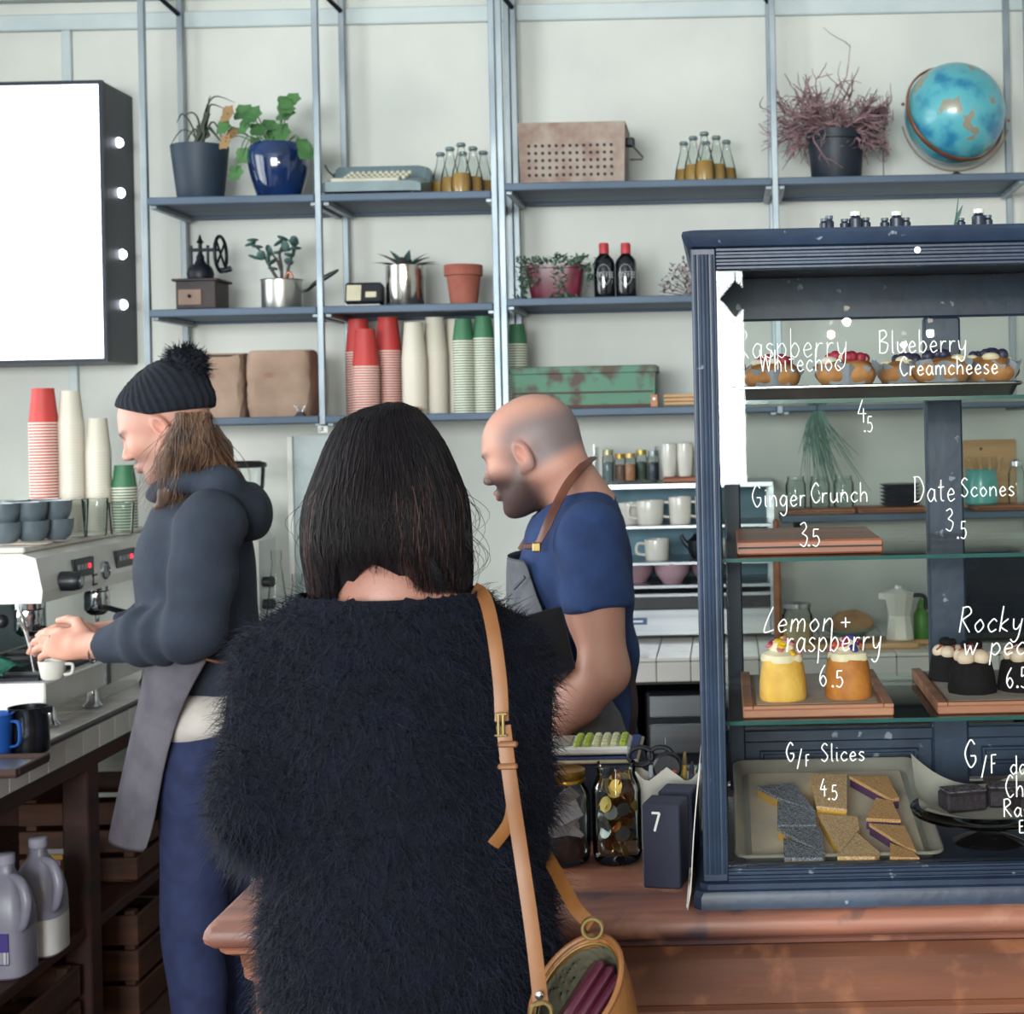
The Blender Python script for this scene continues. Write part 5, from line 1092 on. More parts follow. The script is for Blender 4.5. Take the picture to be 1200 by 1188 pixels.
# ------------------------------------------------------------------ food in the display case
def baking_tray(name, label, x0, x1, y0, y1, z, h, mat, fl=.014):
    t = thing(name, label, 'tray', ((x0 + x1) / 2, (y0 + y1) / 2, z)); w, d = x1 - x0, y1 - y0
    def rr(k, z_): 
        hw, hd = w / 2 - k, d / 2 - k; c = .018; P = []
        for (cx_, cy_, a0) in ((hw - c, -hd + c, -PI / 2), (hw - c, hd - c, 0), (-hw + c, hd - c, PI / 2), (-hw + c, -hd + c, PI)):
            for i in range(5): a = a0 + PI / 2 * i / 4; P.append(Vector((cx_ + c * math.cos(a), cy_ + c * math.sin(a), z_)))
        return P
    G().loft([rr(fl, .0), rr(fl - .003, .001), rr(.003, h), rr(0, h + .002), rr(-.002, h), rr(.001, h - .004)], cap=False).add(rr(fl, .0005), [tuple(range(20))]).build('tray_pan', mat, t, ang=50)
    P = rr(-.001, h); G().tube(P, .0028, 6, closed=True).build('rolled_rim', mat, t)
    return t
TRAYM = mm('tray_metal', '#9fa19f', .3, .95, col2='#86898b', scale=6)
xa, xb = XW(852, SHZ[0], 2.44), XW(1196, SHZ[0], 2.44)
baking_tray('baking_tray', 'grey metal baking tray under the muffins', xa, xb, 2.42, 2.72, SHZ[0] + .001, .02, TRAYM)
PAPER = mm('baking_paper', '#8d8f96', .7, col2='#7d7f88', scale=20)
MUF = mm('muffin_crust', '#bd8450', .75, col2='#96602f', scale=22, bump=.5, bscale=70)
SUG = mm('icing_sugar', '#e8dfd0', .9); RASP = mm('raspberry', '#b0263c', .5, col2='#8a1a30', bump=.6, bscale=220); BLUEB = mm('blueberry', '#35304f', .5, col2='#25223c'); CREAM = mm('cream', '#e9dcc0', .6, col2='#dccba8')
def muffin(px, py, Y, r, label, kind, seed):
    rng = random.Random(seed); z = SHZ[0] + .0035; t = thing('muffin', label, 'muffin', (XW(px, z + .04, Y), Y, z), 'muffins on the baking tray')
    pl = 9; g = G(); rings = []; n = 36
    for i, (zz, k) in enumerate(((0, .62), (.018, .72), (.04, .9), (.05, .98))):
        rings.append([Vector((r * k * (1 + (.03 + .03 * i) * math.cos(9 * a + seed)) * math.cos(a), r * k * (1 + (.03 + .03 * i) * math.cos(9 * a + seed)) * math.sin(a), zz + (rng.uniform(-.004, .012) if i == 3 else 0))) for a in [2 * PI * q / n for q in range(n)]])
    g.loft(rings, cap=False).add([Vector((r * .62 * math.cos(2 * PI * q / n), r * .62 * math.sin(2 * PI * q / n), .001)) for q in range(n)], [tuple(range(n))]).build('paper_case', PAPER, t)
    ph = rng.uniform(0, 6)
    G().sphere((0, 0, .04), r * .96, 24, 14, sc=(1, 1, .52), wob=lambda p: 1 + .05 * math.sin(5 * p.x + ph) + .04 * math.sin(7 * p.y + 3 * p.z + ph)).build('muffin_top', MUF, t)
    for k in range(7 if kind == 'r' else 11):
        a = rng.uniform(0, 2 * PI); q = rng.uniform(.1, .6) * r; zz = .04 + r * .5 * math.sqrt(max(0, 1 - (q / r) ** 2)); rad = rng.uniform(.008, .011)
        G().sphere((q * math.cos(a), q * math.sin(a), zz + .003), rad, 10, 7).build('raspberry' if kind == 'r' else 'blueberry', RASP if kind == 'r' else BLUEB, t)
    for k in range(5):
        a = rng.uniform(0, 2 * PI); q = rng.uniform(0, .65) * r; zz = .04 + r * .5 * math.sqrt(max(0, 1 - (q / r) ** 2)); G().sphere((q * math.cos(a), q * math.sin(a), zz), rng.uniform(.008, .014), 9, 6, sc=(1.2, 1, .6)).build('white_chocolate' if kind == 'r' else 'cream_cheese', SUG if kind == 'r' else CREAM, t)
muffin(905, 430, 2.56, .052, 'raspberry muffin at the left end of the tray', 'r', 1)
muffin(992, 425, 2.51, .054, 'raspberry and white chocolate muffin with red berries on top', 'r', 2)
muffin(1060, 430, 2.59, .048, 'blueberry muffin at the middle of the tray', 'b', 3)
muffin(1104, 430, 2.50, .052, 'blueberry muffin under the word Creamcheese', 'b', 4)
muffin(1158, 430, 2.55, .055, 'blueberry crumble muffin at the right end of the tray', 'b', 5)
# dark board on the second shelf
t = thing('wooden_board', 'thick reddish wooden board on the second glass shelf', 'board', (XW(946, SHZ[1], 2.5), 2.55, SHZ[1]))
w = 171 * S(2.41); G().box((0, 0, .0125), (w, .29, .023), .003).build('board_slab', mm('red_board', '#a9664c', .4, col2='#7c4432', scale=5, stretch=(.5, 4, 4)), t, smooth=False)
G().box((0, -.1455, .013), (w * .985, .003, .003)).build('edge_groove', DWOOD, t, smooth=False)
# friand boards
def tray_board(px0, px1, label, pap):
    z = SHZ[2]; Y0, Y1 = 2.385, 2.72; x0, x1 = XW(px0, z, Y0), XW(px1, z, Y0); t = thing('serving_board', label, 'board', ((x0 + x1) / 2, (Y0 + Y1) / 2, z)); w, d = x1 - x0, Y1 - Y0
    BW = mm('case_board', '#b0765a', .5, col2='#845038', scale=6, stretch=(.5, 4, 4))
    G().box((0, 0, .007), (w, d, .0135), .002).build('board_slab', BW, t, smooth=False)
    for s_ in (-1, 1): G().box((s_ * (w / 2 - .008), 0, .0165), (.016, d, .006), .001).build('edge_strip', BW, t, smooth=False)
    G().box((0, -d / 2 + .006, .0165), (w - .033, .012, .006), .001).build('edge_strip', BW, t, smooth=False); G().box((0, .012, .0148), (w - .045, d - .05, .0012)).build('paper_liner', mm('liner_paper', '#b9a9a0', .8), t, smooth=False)
    return z + .0156
zb = tray_board(871, 1048, 'wooden serving board under the two small domed cakes', 1)
zb2 = tray_board(1099, 1420, 'wooden serving board under the dark chocolate cakes', 1)
def friand(px, Y, label, col, col2, topc, fl, seed):
    rng = random.Random(seed); z = zb; t = thing('lemon_cake', label, 'cake', (XW(px, z + .03, Y), Y, z), 'small domed cakes'); r = .0385
    cm = M('cake_%d' % seed, col, .65, col2=col2, scale=30, bump=.3, bscale=120); ph = rng.uniform(0, 6)
    G().lathe([(0, 0), (r * .98, 0), (r * 1.02, .006), (r, .03), (r * .9, .056), (r * .8, .066), (r * .5, .072), (0, .074)], (0, 0, 0), 28, wob=lambda a, zz: 1 + .02 * math.sin(3 * a + ph)).build('cake_body', cm, t)
    G().lathe([(r * .84, .062), (r * .87, .066), (r * .8, .074), (r * .5, .08), (r * .52, .084), (r * .44, .092), (r * .25, .098), (0, .1)], (0, 0, 0), 28, wob=lambda a, zz: 1 + .07 * math.sin(4 * a + ph) + .03 * math.sin(9 * a), cap=False).build('icing', CREAM if seed < 50 else mm('icing_pale', '#e6cfa0', .5), t)
    for k in range(16):
        a = rng.uniform(PI, 2 * PI) if k % 4 else rng.uniform(0, PI); q = rng.uniform(.1, .8) * r; zz = .101 - .034 * (q / r) ** 1.2 + .003; c = rng.choice(fl); p = Vector((q * math.cos(a), q * math.sin(a), zz)); d = Vector((math.cos(a), math.sin(a), rng.uniform(.1, .9)))
        G().sphere(p, rng.uniform(.0065, .0095), 9, 6, sc=(1, .8, .35), rot=Matrix.Rotation(a, 3, 'Z') @ Matrix.Rotation(.9 * q / r, 3, 'Y')).build('petal', mm('petal_' + c[1:], c, .6), t)
    for k in range(4):
        a = rng.uniform(0, 2 * PI); G().sphere((.5 * r * math.cos(a), .5 * r * math.sin(a), .092), .004, 8, 5).build('berry_crumb', RASP, t)
friand(917, 2.47, 'pale yellow domed lemon cake with yellow petals', '#e0b254', '#cf9a3c', 0, ['#e8b820', '#d88a90', '#e8b820', '#c86a70'], 41)
friand(994, 2.475, 'golden brown domed cake with purple and orange petals', '#c07a30', '#a45f22', 0, ['#4a3a8c', '#d8552a', '#b0306a', '#4a3a8c'], 42)
def choc(px, Y, r, label, seed):
    rng = random.Random(seed); t = thing('chocolate_cake', label, 'cake', (XW(px, zb2 + .03, Y), Y, zb2), 'dark chocolate cakes'); ph = rng.uniform(0, 6); CH = mm('dark_cake', '#140f11', .85, spec=.2, bump=.4, bscale=90)
    k = r / .04
    G().lathe([(0, 0), (r * 1.02, 0), (r * 1.05, .005), (r * .95, .03 * k), (r * .85, .048 * k), (r * .5, .052 * k), (0, .053 * k)], (0, 0, 0), 26, wob=lambda a, zz: 1 + .03 * math.sin(8 * a + ph)).build('cake_body', CH, t)
    for q in range(4):
        a = ph + q * PI / 2; G().sphere((.45 * r * math.cos(a), .45 * r * math.sin(a), .058 * k), .016 * k, 12, 8, sc=(1, 1, .85)).build('marshmallow', mm('marshmallow', '#e0c4ac', .6), t)
    for q in range(5):
        a = rng.uniform(0, 6.28); G().box((.3 * r * math.cos(a), .3 * r * math.sin(a), .078 * k), (.012, .016, .012), .003, rz=a).build('chocolate_shard', CH, t, smooth=False)
    g = G()
    for q in range(4): a = ph + .5 + q * 1.5; g.tube([(.7 * r * math.cos(a), .7 * r * math.sin(a), .062 * k), (.2 * r * math.cos(a + 1), .2 * r * math.sin(a + 1), .077 * k), (-.5 * r * math.cos(a), -.5 * r * math.sin(a), .068 * k)], .0018, 5, smooth=4)
    g.build('caramel_drizzle', mm('caramel', '#8a3a24', .3, coat=.4), t)['kind'] = 'stuff'
choc(1112, 2.62, .034, 'smaller dark chocolate cake at the back of the board', 61)
choc(1139, 2.50, .040, 'dark chocolate cake with marshmallows in front', 62)
choc(1198, 2.51, .040, 'dark chocolate cake cut off by the picture edge', 63)
# slices tray, propped up at the back, on the case floor
fz0 = CTZ + .0325
WTR = mm('slice_tray', '#b9b2a8', .35, .6)
TM, TY0, TZ0 = .155, 2.385, fz0 + .006
tilt = math.atan(TM)
def PT(px, py, up):
    u, v = px - CX, py - CY; x = u * cr - v * sr; z = -(u * sr + v * cr); Y = (H - TZ0 - up + TM * TY0) / (TM - z / F); return Vector((x * Y / F, Y, H + z * Y / F))
tr = baking_tray('slice_tray', 'pale metal tray of cake slices on the case floor', XW(864, fz0, 2.38), XW(1106, fz0, 2.38), TY0, 2.785, TZ0, .018, WTR)
tr.location.z = TZ0 + TM * (tr.location.y - TY0); tr.rotation_euler = (tilt, 0, 0)
G().box((0, 0, .0022), (.28, .36, .0015)).build('paper_liner', mm('tray_paper', '#c9b9a6', .8), tr, smooth=False)
for x in (-.12, .12): G().box((x, .175, -.025), (.03, .02, .05)).build('rear_prop', TRAYM, tr, smooth=False)
SL = {'poppy': ('#8c8e98', '#3c3e48', '#b88a3c'), 'lemon': ('#d2b493', '#b0824e', '#d8a238'), 'berry': ('#c99a68', '#a4764a', '#4a2a50')}
def slice_(pts, kind, label, top=0.02, lift=0):
    Q = [PT(px, py, .004 + top) for px, py in pts]; c = sum(Q, Vector()) / len(Q); t = thing('cake_slice', label, 'slice', (c.x, c.y, c.z - top), 'cake slices on the tray'); t.rotation_euler = (tilt, 0, 0)
    poly = [(p.x - c.x, (p.y - c.y) / math.cos(tilt)) for p in Q]; a = sum(poly[i][0] * poly[(i + 1) % len(poly)][1] - poly[(i + 1) % len(poly)][0] * poly[i][1] for i in range(len(poly)))
    if a < 0: poly = poly[::-1]
    c1, c2, c3 = SL[kind]; poly = [(x * .95, y * .95) for x, y in poly]
    G().prism(poly, (1, 0, 0), (0, 1, 0), (0, 0, 1), top * .7).build('slice_base', mm('slice_base_' + kind, c3, .7, bump=.3), t, smooth=False)
    p2 = [(x * 1.015, y * 1.015) for x, y in poly]
    G().prism(p2, (1, 0, 0), (0, 1, 0), (0, 0, 1), top * .3, (0, 0, top * .7)).build('dusted_top', mm('slice_top_' + kind, c1, .9, col2=c2, scale=420, lo=.4, hi=.62, bump=.5, bscale=300), t, smooth=False)
slice_([(886, 920), (930, 916), (957, 950), (908, 932)], 'poppy', 'dark poppy seed slice at the back left of the tray')
slice_([(910, 937), (957, 950), (957, 966), (910, 966)], 'poppy', 'dark poppy seed slice, second from the back')
slice_([(910, 968), (962, 968), (968, 1000), (918, 974)], 'poppy', 'dark poppy seed slice pointing to the front right')
slice_([(917, 980), (964, 998), (966, 1004), (918, 1004)], 'poppy', 'dark poppy seed slice nearest the glass')
slice_([(948, 905), (993, 906), (993, 948), (956, 944)], 'lemon', 'golden lemon slice at the back of the tray')
slice_([(958, 952), (1005, 955), (1008, 970), (985, 998)], 'lemon', 'golden lemon slice pointing to the glass')
slice_([(1004, 974), (1032, 998), (1026, 1003), (980, 1003)], 'lemon', 'golden lemon slice nearest the glass')
slice_([(994, 908), (1040, 908), (1054, 934), (1045, 936)], 'berry', 'berry crumble slice at the back right of the tray')
slice_([(1026, 933), (1046, 938), (1056, 960), (1014, 958)], 'berry', 'berry crumble slice, second from the back')
slice_([(1017, 963), (1060, 966), (1074, 996), (1062, 992)], 'berry', 'berry crumble slice, third from the back')
slice_([(1042, 986), (1068, 996), (1078, 1004), (1042, 1003)], 'berry', 'berry crumble slice nearest the glass')
# glass cake stand with brownies
zc0 = fz0; Yc = 2.51; Xc = XW(1158, zc0 + .03, Yc); t = thing('cake_stand', 'glass cake stand holding brownies on paper', 'cake stand', (Xc, Yc, zc0)); R_ = .128
G().lathe([(0, .004), (.045, .002), (.062, .0), (.064, .004), (.045, .012), (.02, .02), (.018, .036), (.03, .045), (.07, .05), (R_, .056), (R_ + .002, .062), (R_ - .004, .062), (.06, .056), (0, .054)], (0, 0, 0), 40).build('stand_glass', GLASSS, t)
g = G(); n = 24; vs = []
for i in range(n + 1):
    for j in range(n + 1):
        u, v = i / n * 2 - 1, j / n * 2 - 1; q = math.hypot(u, v); vs.append(Vector((u * .115, v * .1, .0632 + max(0, q - .8) ** 1.5 * .09 * (1.6 if v > 0 else .6))))
g.add(vs, [(i * (n + 1) + j, (i + 1) * (n + 1) + j, (i + 1) * (n + 1) + j + 1, i * (n + 1) + j + 1) for i in range(n) for j in range(n)]).build('stand_paper', mm('stand_paper', '#b5b0a6', .8), t)
for k, (dx, dy, rz) in enumerate(((-.045, -.02, .25), (.035, .0, -.1), (.07, -.05, .3))):
    b_ = thing('brownie', ['dark dusted brownie at the left of the cake stand', 'dark dusted brownie behind the others on the cake stand', 'dark dusted brownie at the right of the cake stand'][k], 'brownie', (Xc + dx, Yc + dy, zc0 + .0645), 'brownies on the cake stand', rz); G().box((0, 0, .017), (.072, .048, .033), .005).build('brownie_body', mm('brownie', '#241a22', .7, bump=.6, bscale=120), b_, smooth=False); G().box((0, 0, .0345), (.068, .044, .003), .001).build('sugar_dust', mm('dusting', '#6a6470', .9, col2='#2a2028', scale=160, lo=.42, hi=.58), b_, smooth=False)
# small things on top of the case
ZT = dzt + .0085
for k, (px, hp, sm) in enumerate(((966, 12, 1), (972, 15, 1), (990, 11, 1), (1003, 19, 0), (1015, 12, 1), (1037, 11, 1), (1051, 18, 0), (1062, 11, 1), (1126, 9, 1), (1147, 19, 0), (1158, 12, 1))):
    Y = 2.365; h = hp * S(Y) + .004; t = thing('tiny_bottle', f'tiny {"dark bottle" if sm else "black bottle with white cap"} on top of the case, number {k + 1} from the left', 'bottle', (XW(px, ZT, Y), Y, ZT), 'tiny bottles on top of the case'); r = .0075 if sm else .011
    G().lathe([(0, 0), (r, 0), (r, h * .6), (r * .6, h * .75), (r * .6, h * .8)], (0, 0, 0), 14).build('bottle_body', mm('tiny_dark', '#232b3c', .4), t); G().lathe([(r * .8, h * .78), (r * .8, h), (0, h)], (0, 0, 0), 12).build('cap', mm('tiny_dark_cap', '#5a6470', .4) if sm else CERAM, t)
t = thing('grass_sprig', 'thin green sprig standing on top of the case', 'sprig', (XW(1118, ZT, 2.36), 2.36, ZT)); G().tube([(0, 0, 0), (.004, 0, .02), (.008, 0, .05)], [.002, .0015, .0005], 5, smooth=3).build('stalk', GREYG, t); G().leaf((.002, 0, .01), (.5, 0, 1), (0, -1, 0), .03, .003).build('blade', GREYG, t)
# ------------------------------------------------------------------ things on the counter
def blk(px, Y, z0, w, d, h, label, num, rz):
    t = thing('number_block', label, 'block', (XW(px, z0, Y), Y, z0), 'wooden table number blocks', rz); NB = mm('block_navy', '#24283f', .55, col2='#1b1e33', scale=8)
    G().box((0, 0, h / 2), (w, d, h), .002).build('block_body', NB, t, smooth=False)
    if num: g = G(); text_mesh(g, num, (-w * .24, -d / 2 - .0006, h * .68), (1, 0, 0), (0, 0, 1), (0, -1, 0), .03, .0022); g.build('painted_number', INK, t)
    else: G().box((0, 0, h + .0003), (w * .9, d * .9, .0012), .0005).build('worn_top', mm('block_worn', '#343a52', .6), t, smooth=False)
blk(781, 2.44, CTZ, .062, .06, .136, 'navy wooden block with the white number 7', '7', math.radians(-12))
blk(797, 2.53, CTZ, .058, .055, .133, 'plain navy wooden block behind the number 7', None, math.radians(-12))
def jar(px, Y, r, h, label):
    t = thing('glass_jar', label, 'jar', (XW(px, CTZ + .08, Y), Y, CTZ))
    prof = [(0, .004), (r * .8, .001), (r * .95, .006), (r, .018), (r, h * .72), (r * .95, h * .78), (r * .78, h * .87), (r * .76, h * .9), (r * .8, h * .905), (r * .76, h * .92), (r * .8, h * .95), (r * .76, h * .965), (r * .78, h), (r * .73, h), (r * .72, h * .88), (r * .9, h * .77), (r * .95, h * .7), (r * .95, .02), (0, .01)]
    G().lathe(prof, (0, 0, 0), 36).build('jar_wall', GLASSJ, t, ang=60); return t
r, h = .0425, .17
t = jar(723, 2.57, r, h, 'open glass tip jar full of coins'); rng = random.Random(4)
coins = [mm('coin_silver', '#a5a3a0', .3, .9), mm('coin_gold', '#b08f4c', .3, .9), mm('coin_copper', '#9a5f44', .35, .9)]
for k in range(96):
    zz = .016 + .132 * (k / 96); a = rng.uniform(0, 2 * PI); q = rng.uniform(0, .6) * r if k % 3 else .62 * r; rr = rng.choice((.0105, .0125, .0135)); n_ = Vector((rng.uniform(-1, 1), rng.uniform(-1, 1), rng.uniform(.1, 1)))
    if k % 3 == 0: n_ = Vector((math.cos(a), math.sin(a), rng.uniform(-.3, .6)))
    sc = min(1, (r * .93 - rr) / max(q, 1e-4)); qq = q * min(1, sc)
    G().lathe([(0, 0), (rr, 0), (rr, .002), (0, .002)], (qq * math.cos(a), qq * math.sin(a), zz), 18, axis=n_).build('coin', coins[(k * 7) % 3 if zz < .1 else 2 - (k % 2)], t)
t = jar(661, 2.57, .045, .155, 'gold lidded glass jar with tea bags and paper sachets'); h = .155; r = .045
G().lathe([(r * .79, h * .9), (r * .84, h * .9), (r * .84, h * .93), (r * .82, h * .94), (r * .84, h * .96), (r * .84, h * 1.02), (r * .8, h * 1.03), (r * .74, h * 1.025), (0, h * 1.02)], (0, 0, 0), 32, cap=False).build('gold_lid', mm('gold_lid', '#b8903c', .3, .95), t)
G().lathe([(0, .012), (r * .9, .012), (r * .92, .03), (r * .7, .045), (0, .05)], (0, 0, 0), 24, wob=lambda a, z: 1 + .04 * math.sin(5 * a)).build('tea_leaves', mm('tea_leaves', '#3a2220', .8, bump=.6, bscale=150), t)
rng = random.Random(6)
for k in range(9):
    a = rng.uniform(-2.6, -.4); q = rng.uniform(0, .016); R = Matrix.Rotation(rng.uniform(-.7, .7), 3, 'Z') @ Matrix.Rotation(rng.uniform(-.6, .6), 3, 'X') @ Matrix.Rotation(rng.uniform(-.8, .8), 3, 'Y')
    G().box((q * math.cos(a), q * math.sin(a), .045 + .0085 * k), (.042, .003, .034), .001, rot=R).build('paper_sachet', mm('sachet', '#b9b0bb', .7, col2='#a49aa8'), t, smooth=False)
# cash box with calculator
t = thing('cash_box', 'dark cash box behind the jars', 'box', (XW(675, 1.0, 2.78), 2.79, CTZ)); ztop = ZW(897, t.location.x, 2.68) - CTZ
G().box((0, 0, ztop / 2), (.24, .2, ztop), .004).build('box_body', mm('cash_box_paint', '#1b2036', .5), t, smooth=False); G().box((0, 0, ztop + .003), (.245, .205, .006), .002).build('box_lid', mm('cash_lid', '#c9b7a2', .5), t, smooth=False); G().box((0, 0, ztop + .0085), (.235, .19, .005), .002).build('notepad', mm('notepad', '#38487c', .6), t, smooth=False)
zc = CTZ + ztop + .0115; cl_ = thing('calculator', 'white desk calculator with lime green keys', 'calculator', (XW(692, zc, 2.74), 2.74, zc)); R = Matrix.Rotation(math.radians(2), 3, 'X')
G().box((0, 0, .012), (.15, .095, .014), .004, rot=R).build('calculator_body', WHITEP, cl_, smooth=False)
G().box((-.05, 0, .0205), (.036, .07, .003), .001, rot=R).build('display', mm('lcd', '#8c928c', .2), cl_, smooth=False)
for i in range(6):
    for j in range(4): p = R @ Vector((-.02 + .0165 * i, -.032 + .021 * j, .0215 - .012)); G().box((p.x, p.y, p.z + .012), (.0135, .017, .009), .003, rot=R).build('key', mm('key_lime', '#a9bd45', .4) if (i < 2 or i == 5) else mm('key_pale', '#d2d2a6', .4), cl_, smooth=False)
# white ceramic caddy with stationery
Yc = 2.66; Xc = XW(783, CTZ + .1, Yc); t = thing('ceramic_caddy', 'white ceramic caddy with wavy rim holding stationery', 'caddy', (Xc, Yc, CTZ)); w, d, h = .12, .07, .135
g = G(); n = 40; ro = []; ri = []
def oval(k, z, wav):
    P = []
    for i in range(n):
        a = 2 * PI * i / n; x = w / 2 * k * math.copysign(abs(math.cos(a)) ** .6, math.cos(a)); y = d / 2 * k * math.copysign(abs(math.sin(a)) ** .6, math.sin(a)); P.append(Vector((x, y, z + wav * (.012 * math.cos(x / w * 11) - .1 * max(0, x - .02)))))
    return P
g.loft([oval(.86, 0, 0), oval(.95, .02, 0), oval(1.0, h * .6, 0), oval(1.06, h, 1), oval(1.0, h, 1), oval(.92, h * .5, 0), oval(.85, .012, 0)]).build('caddy_body', CERAM, t)
G().tube([(w / 2 - .004, -.01, h * .86), (w / 2 + .018, -.012, h * .84), (w / 2 + .02, -.012, h * .5), (w / 2 + .004, -.012, h * .38)], .006, 8, smooth=5).build('handle', CERAM, t)
def held(name, label, cat, dx, dy): return thing(name, label, cat, (Xc + dx, Yc + dy, CTZ + .014))
s_ = held('scissors', 'black handled scissors standing in the white caddy', 'scissors', -.03, .0)
for q in (-1, 1): G().tube([(q * .018 + .021 * math.cos(a), 0, .145 + .016 * math.sin(a)) for a in [2 * PI * i / 20 for i in range(20)]], .0045, 8, closed=True).build('finger_loop', BLACKP, s_)
G().box((-.003, 0, .065), (.008, .002, .128), .0005, rot=Matrix.Rotation(.05, 3, 'Y')).build('blade', STEEL, s_, smooth=False); G().box((.003, .003, .065), (.008, .002, .128), .0005, rot=Matrix.Rotation(-.05, 3, 'Y')).build('blade', STEEL, s_, smooth=False)
s_ = held('label_gun', 'black and orange label gun in the white caddy', 'label gun', .0, -.012); G().lathe([(.022, -.012), (.026, -.008), (.026, .008), (.022, .012)], (0, 0, .128), 24, axis=(0, 1, 0)).build('gun_head', BLACKP, s_); G().box((.002, -.014, .118), (.03, .006, .014), .002).build('orange_band', mm('orange_plastic', '#d8492c', .4), s_, smooth=False); G().box((0, 0, .05), (.018, .014, .11), .003).build('grip', BLACKP, s_, smooth=False)
for k, (dx, dy, tx, col, nm_) in enumerate(((-.004, .012, .01, '#9aa0a8', 'silver pen upright in the white caddy'), (.022, .006, .2, '#c9a24c', 'yellow marker in the white caddy'), (.03, -.006, .35, '#4a4f5a', 'grey pen leaning right in the white caddy'), (.036, .012, .5, '#2f8c62', 'green pen leaning right in the white caddy'))):
    s_ = held('pen', nm_, 'pen', dx, dy); L_ = (.175, .15, .135, .125)[k]; d_ = Vector((tx * .3, 0, 1)).normalized(); rr = .0022 if k == 0 else .0045; G().cyl((0, 0, 0), d_ * L_ * .85, rr, seg=8).build('barrel', mm('pen_' + col[1:], col, .4), s_); G().cyl(d_ * L_ * .85, d_ * L_, rr * 1.15, rr * .5, seg=8).build('pen_cap', mm('pencap_' + col[1:], col, .4, col2='#222630'), s_)
s_ = held('wooden_brush', 'small brush with wooden bristles at the caddy edge', 'brush', .045, -.002); G().cyl((0, 0, 0), (.01, 0, .085), .005).build('handle', PALEW, s_)
for k in range(5): G().cyl((.004 + .004 * k, 0, .083), (.004 + .007 * k, 0, .118), .0016, .0008, seg=6).build('bristle', PALEW, s_)
# menu sheet leaning against the case
p0 = PZ(817, 1062, CTZ); t = thing('menu_sheet', 'curved white menu sheet leaning on the display case', 'menu', (dx0 - .02, 2.42, CTZ)); g = G(); rings = []
for i in range(9):
    u = i / 8; rings.append([Vector((-.006 + .022 * u ** .6 - .004 * math.sin(PI * u), -.12, .21 * u + .001)), Vector((-.006 + .022 * u ** .6 - .004 * math.sin(PI * u), .1, .21 * u + .001))])
o = g.loft(rings, closed=False).build('sheet', mm('menu_paper', '#d9d6cf', .6), t); md = o.modifiers.new('thickness', 'SOLIDIFY'); md.thickness = .0015
G().box((-.006, -.01, .004), (.003, .2, .006)).build('folded_edge', mm('menu_paper', '#d9d6cf', .6), t, smooth=False)
# ------------------------------------------------------------------ people: signed distance shapes meshed with surface nets
def nrm_(v): return np.sqrt((v * v).sum(-1))
def rc(P, a, b, r1, r2=None):
    a, b = np.array(a, float), np.array(b, float); r2 = r1 if r2 is None else r2; ba = b - a; t = np.clip(((P - a) @ ba) / (ba @ ba + 1e-12), 0, 1); return nrm_(P - a - t[..., None] * ba) - (r1 + (r2 - r1) * t)
def chain(P, pts, rs, k=.01):
    d = None
    for i in range(len(pts) - 1):
        q = rc(P, pts[i], pts[i + 1], rs[i], rs[i + 1]); d = q if d is None else smin(d, q, k)
    return d
def ell(P, c, r, R=None):
    q = P - np.array(c, float)
    if R is not None: q = q @ np.array(R)          # columns of R are the local axes
    r = np.array(r, float); k0 = nrm_(q / r); k1 = nrm_(q / (r * r)); return k0 * (k0 - 1) / (k1 + 1e-9)
def smin(a, b, k): h = np.clip(.5 + .5 * (b - a) / k, 0, 1); return b * (1 - h) + a * h - k * h * (1 - h)
def smax(a, b, k): return -smin(-a, -b, k)
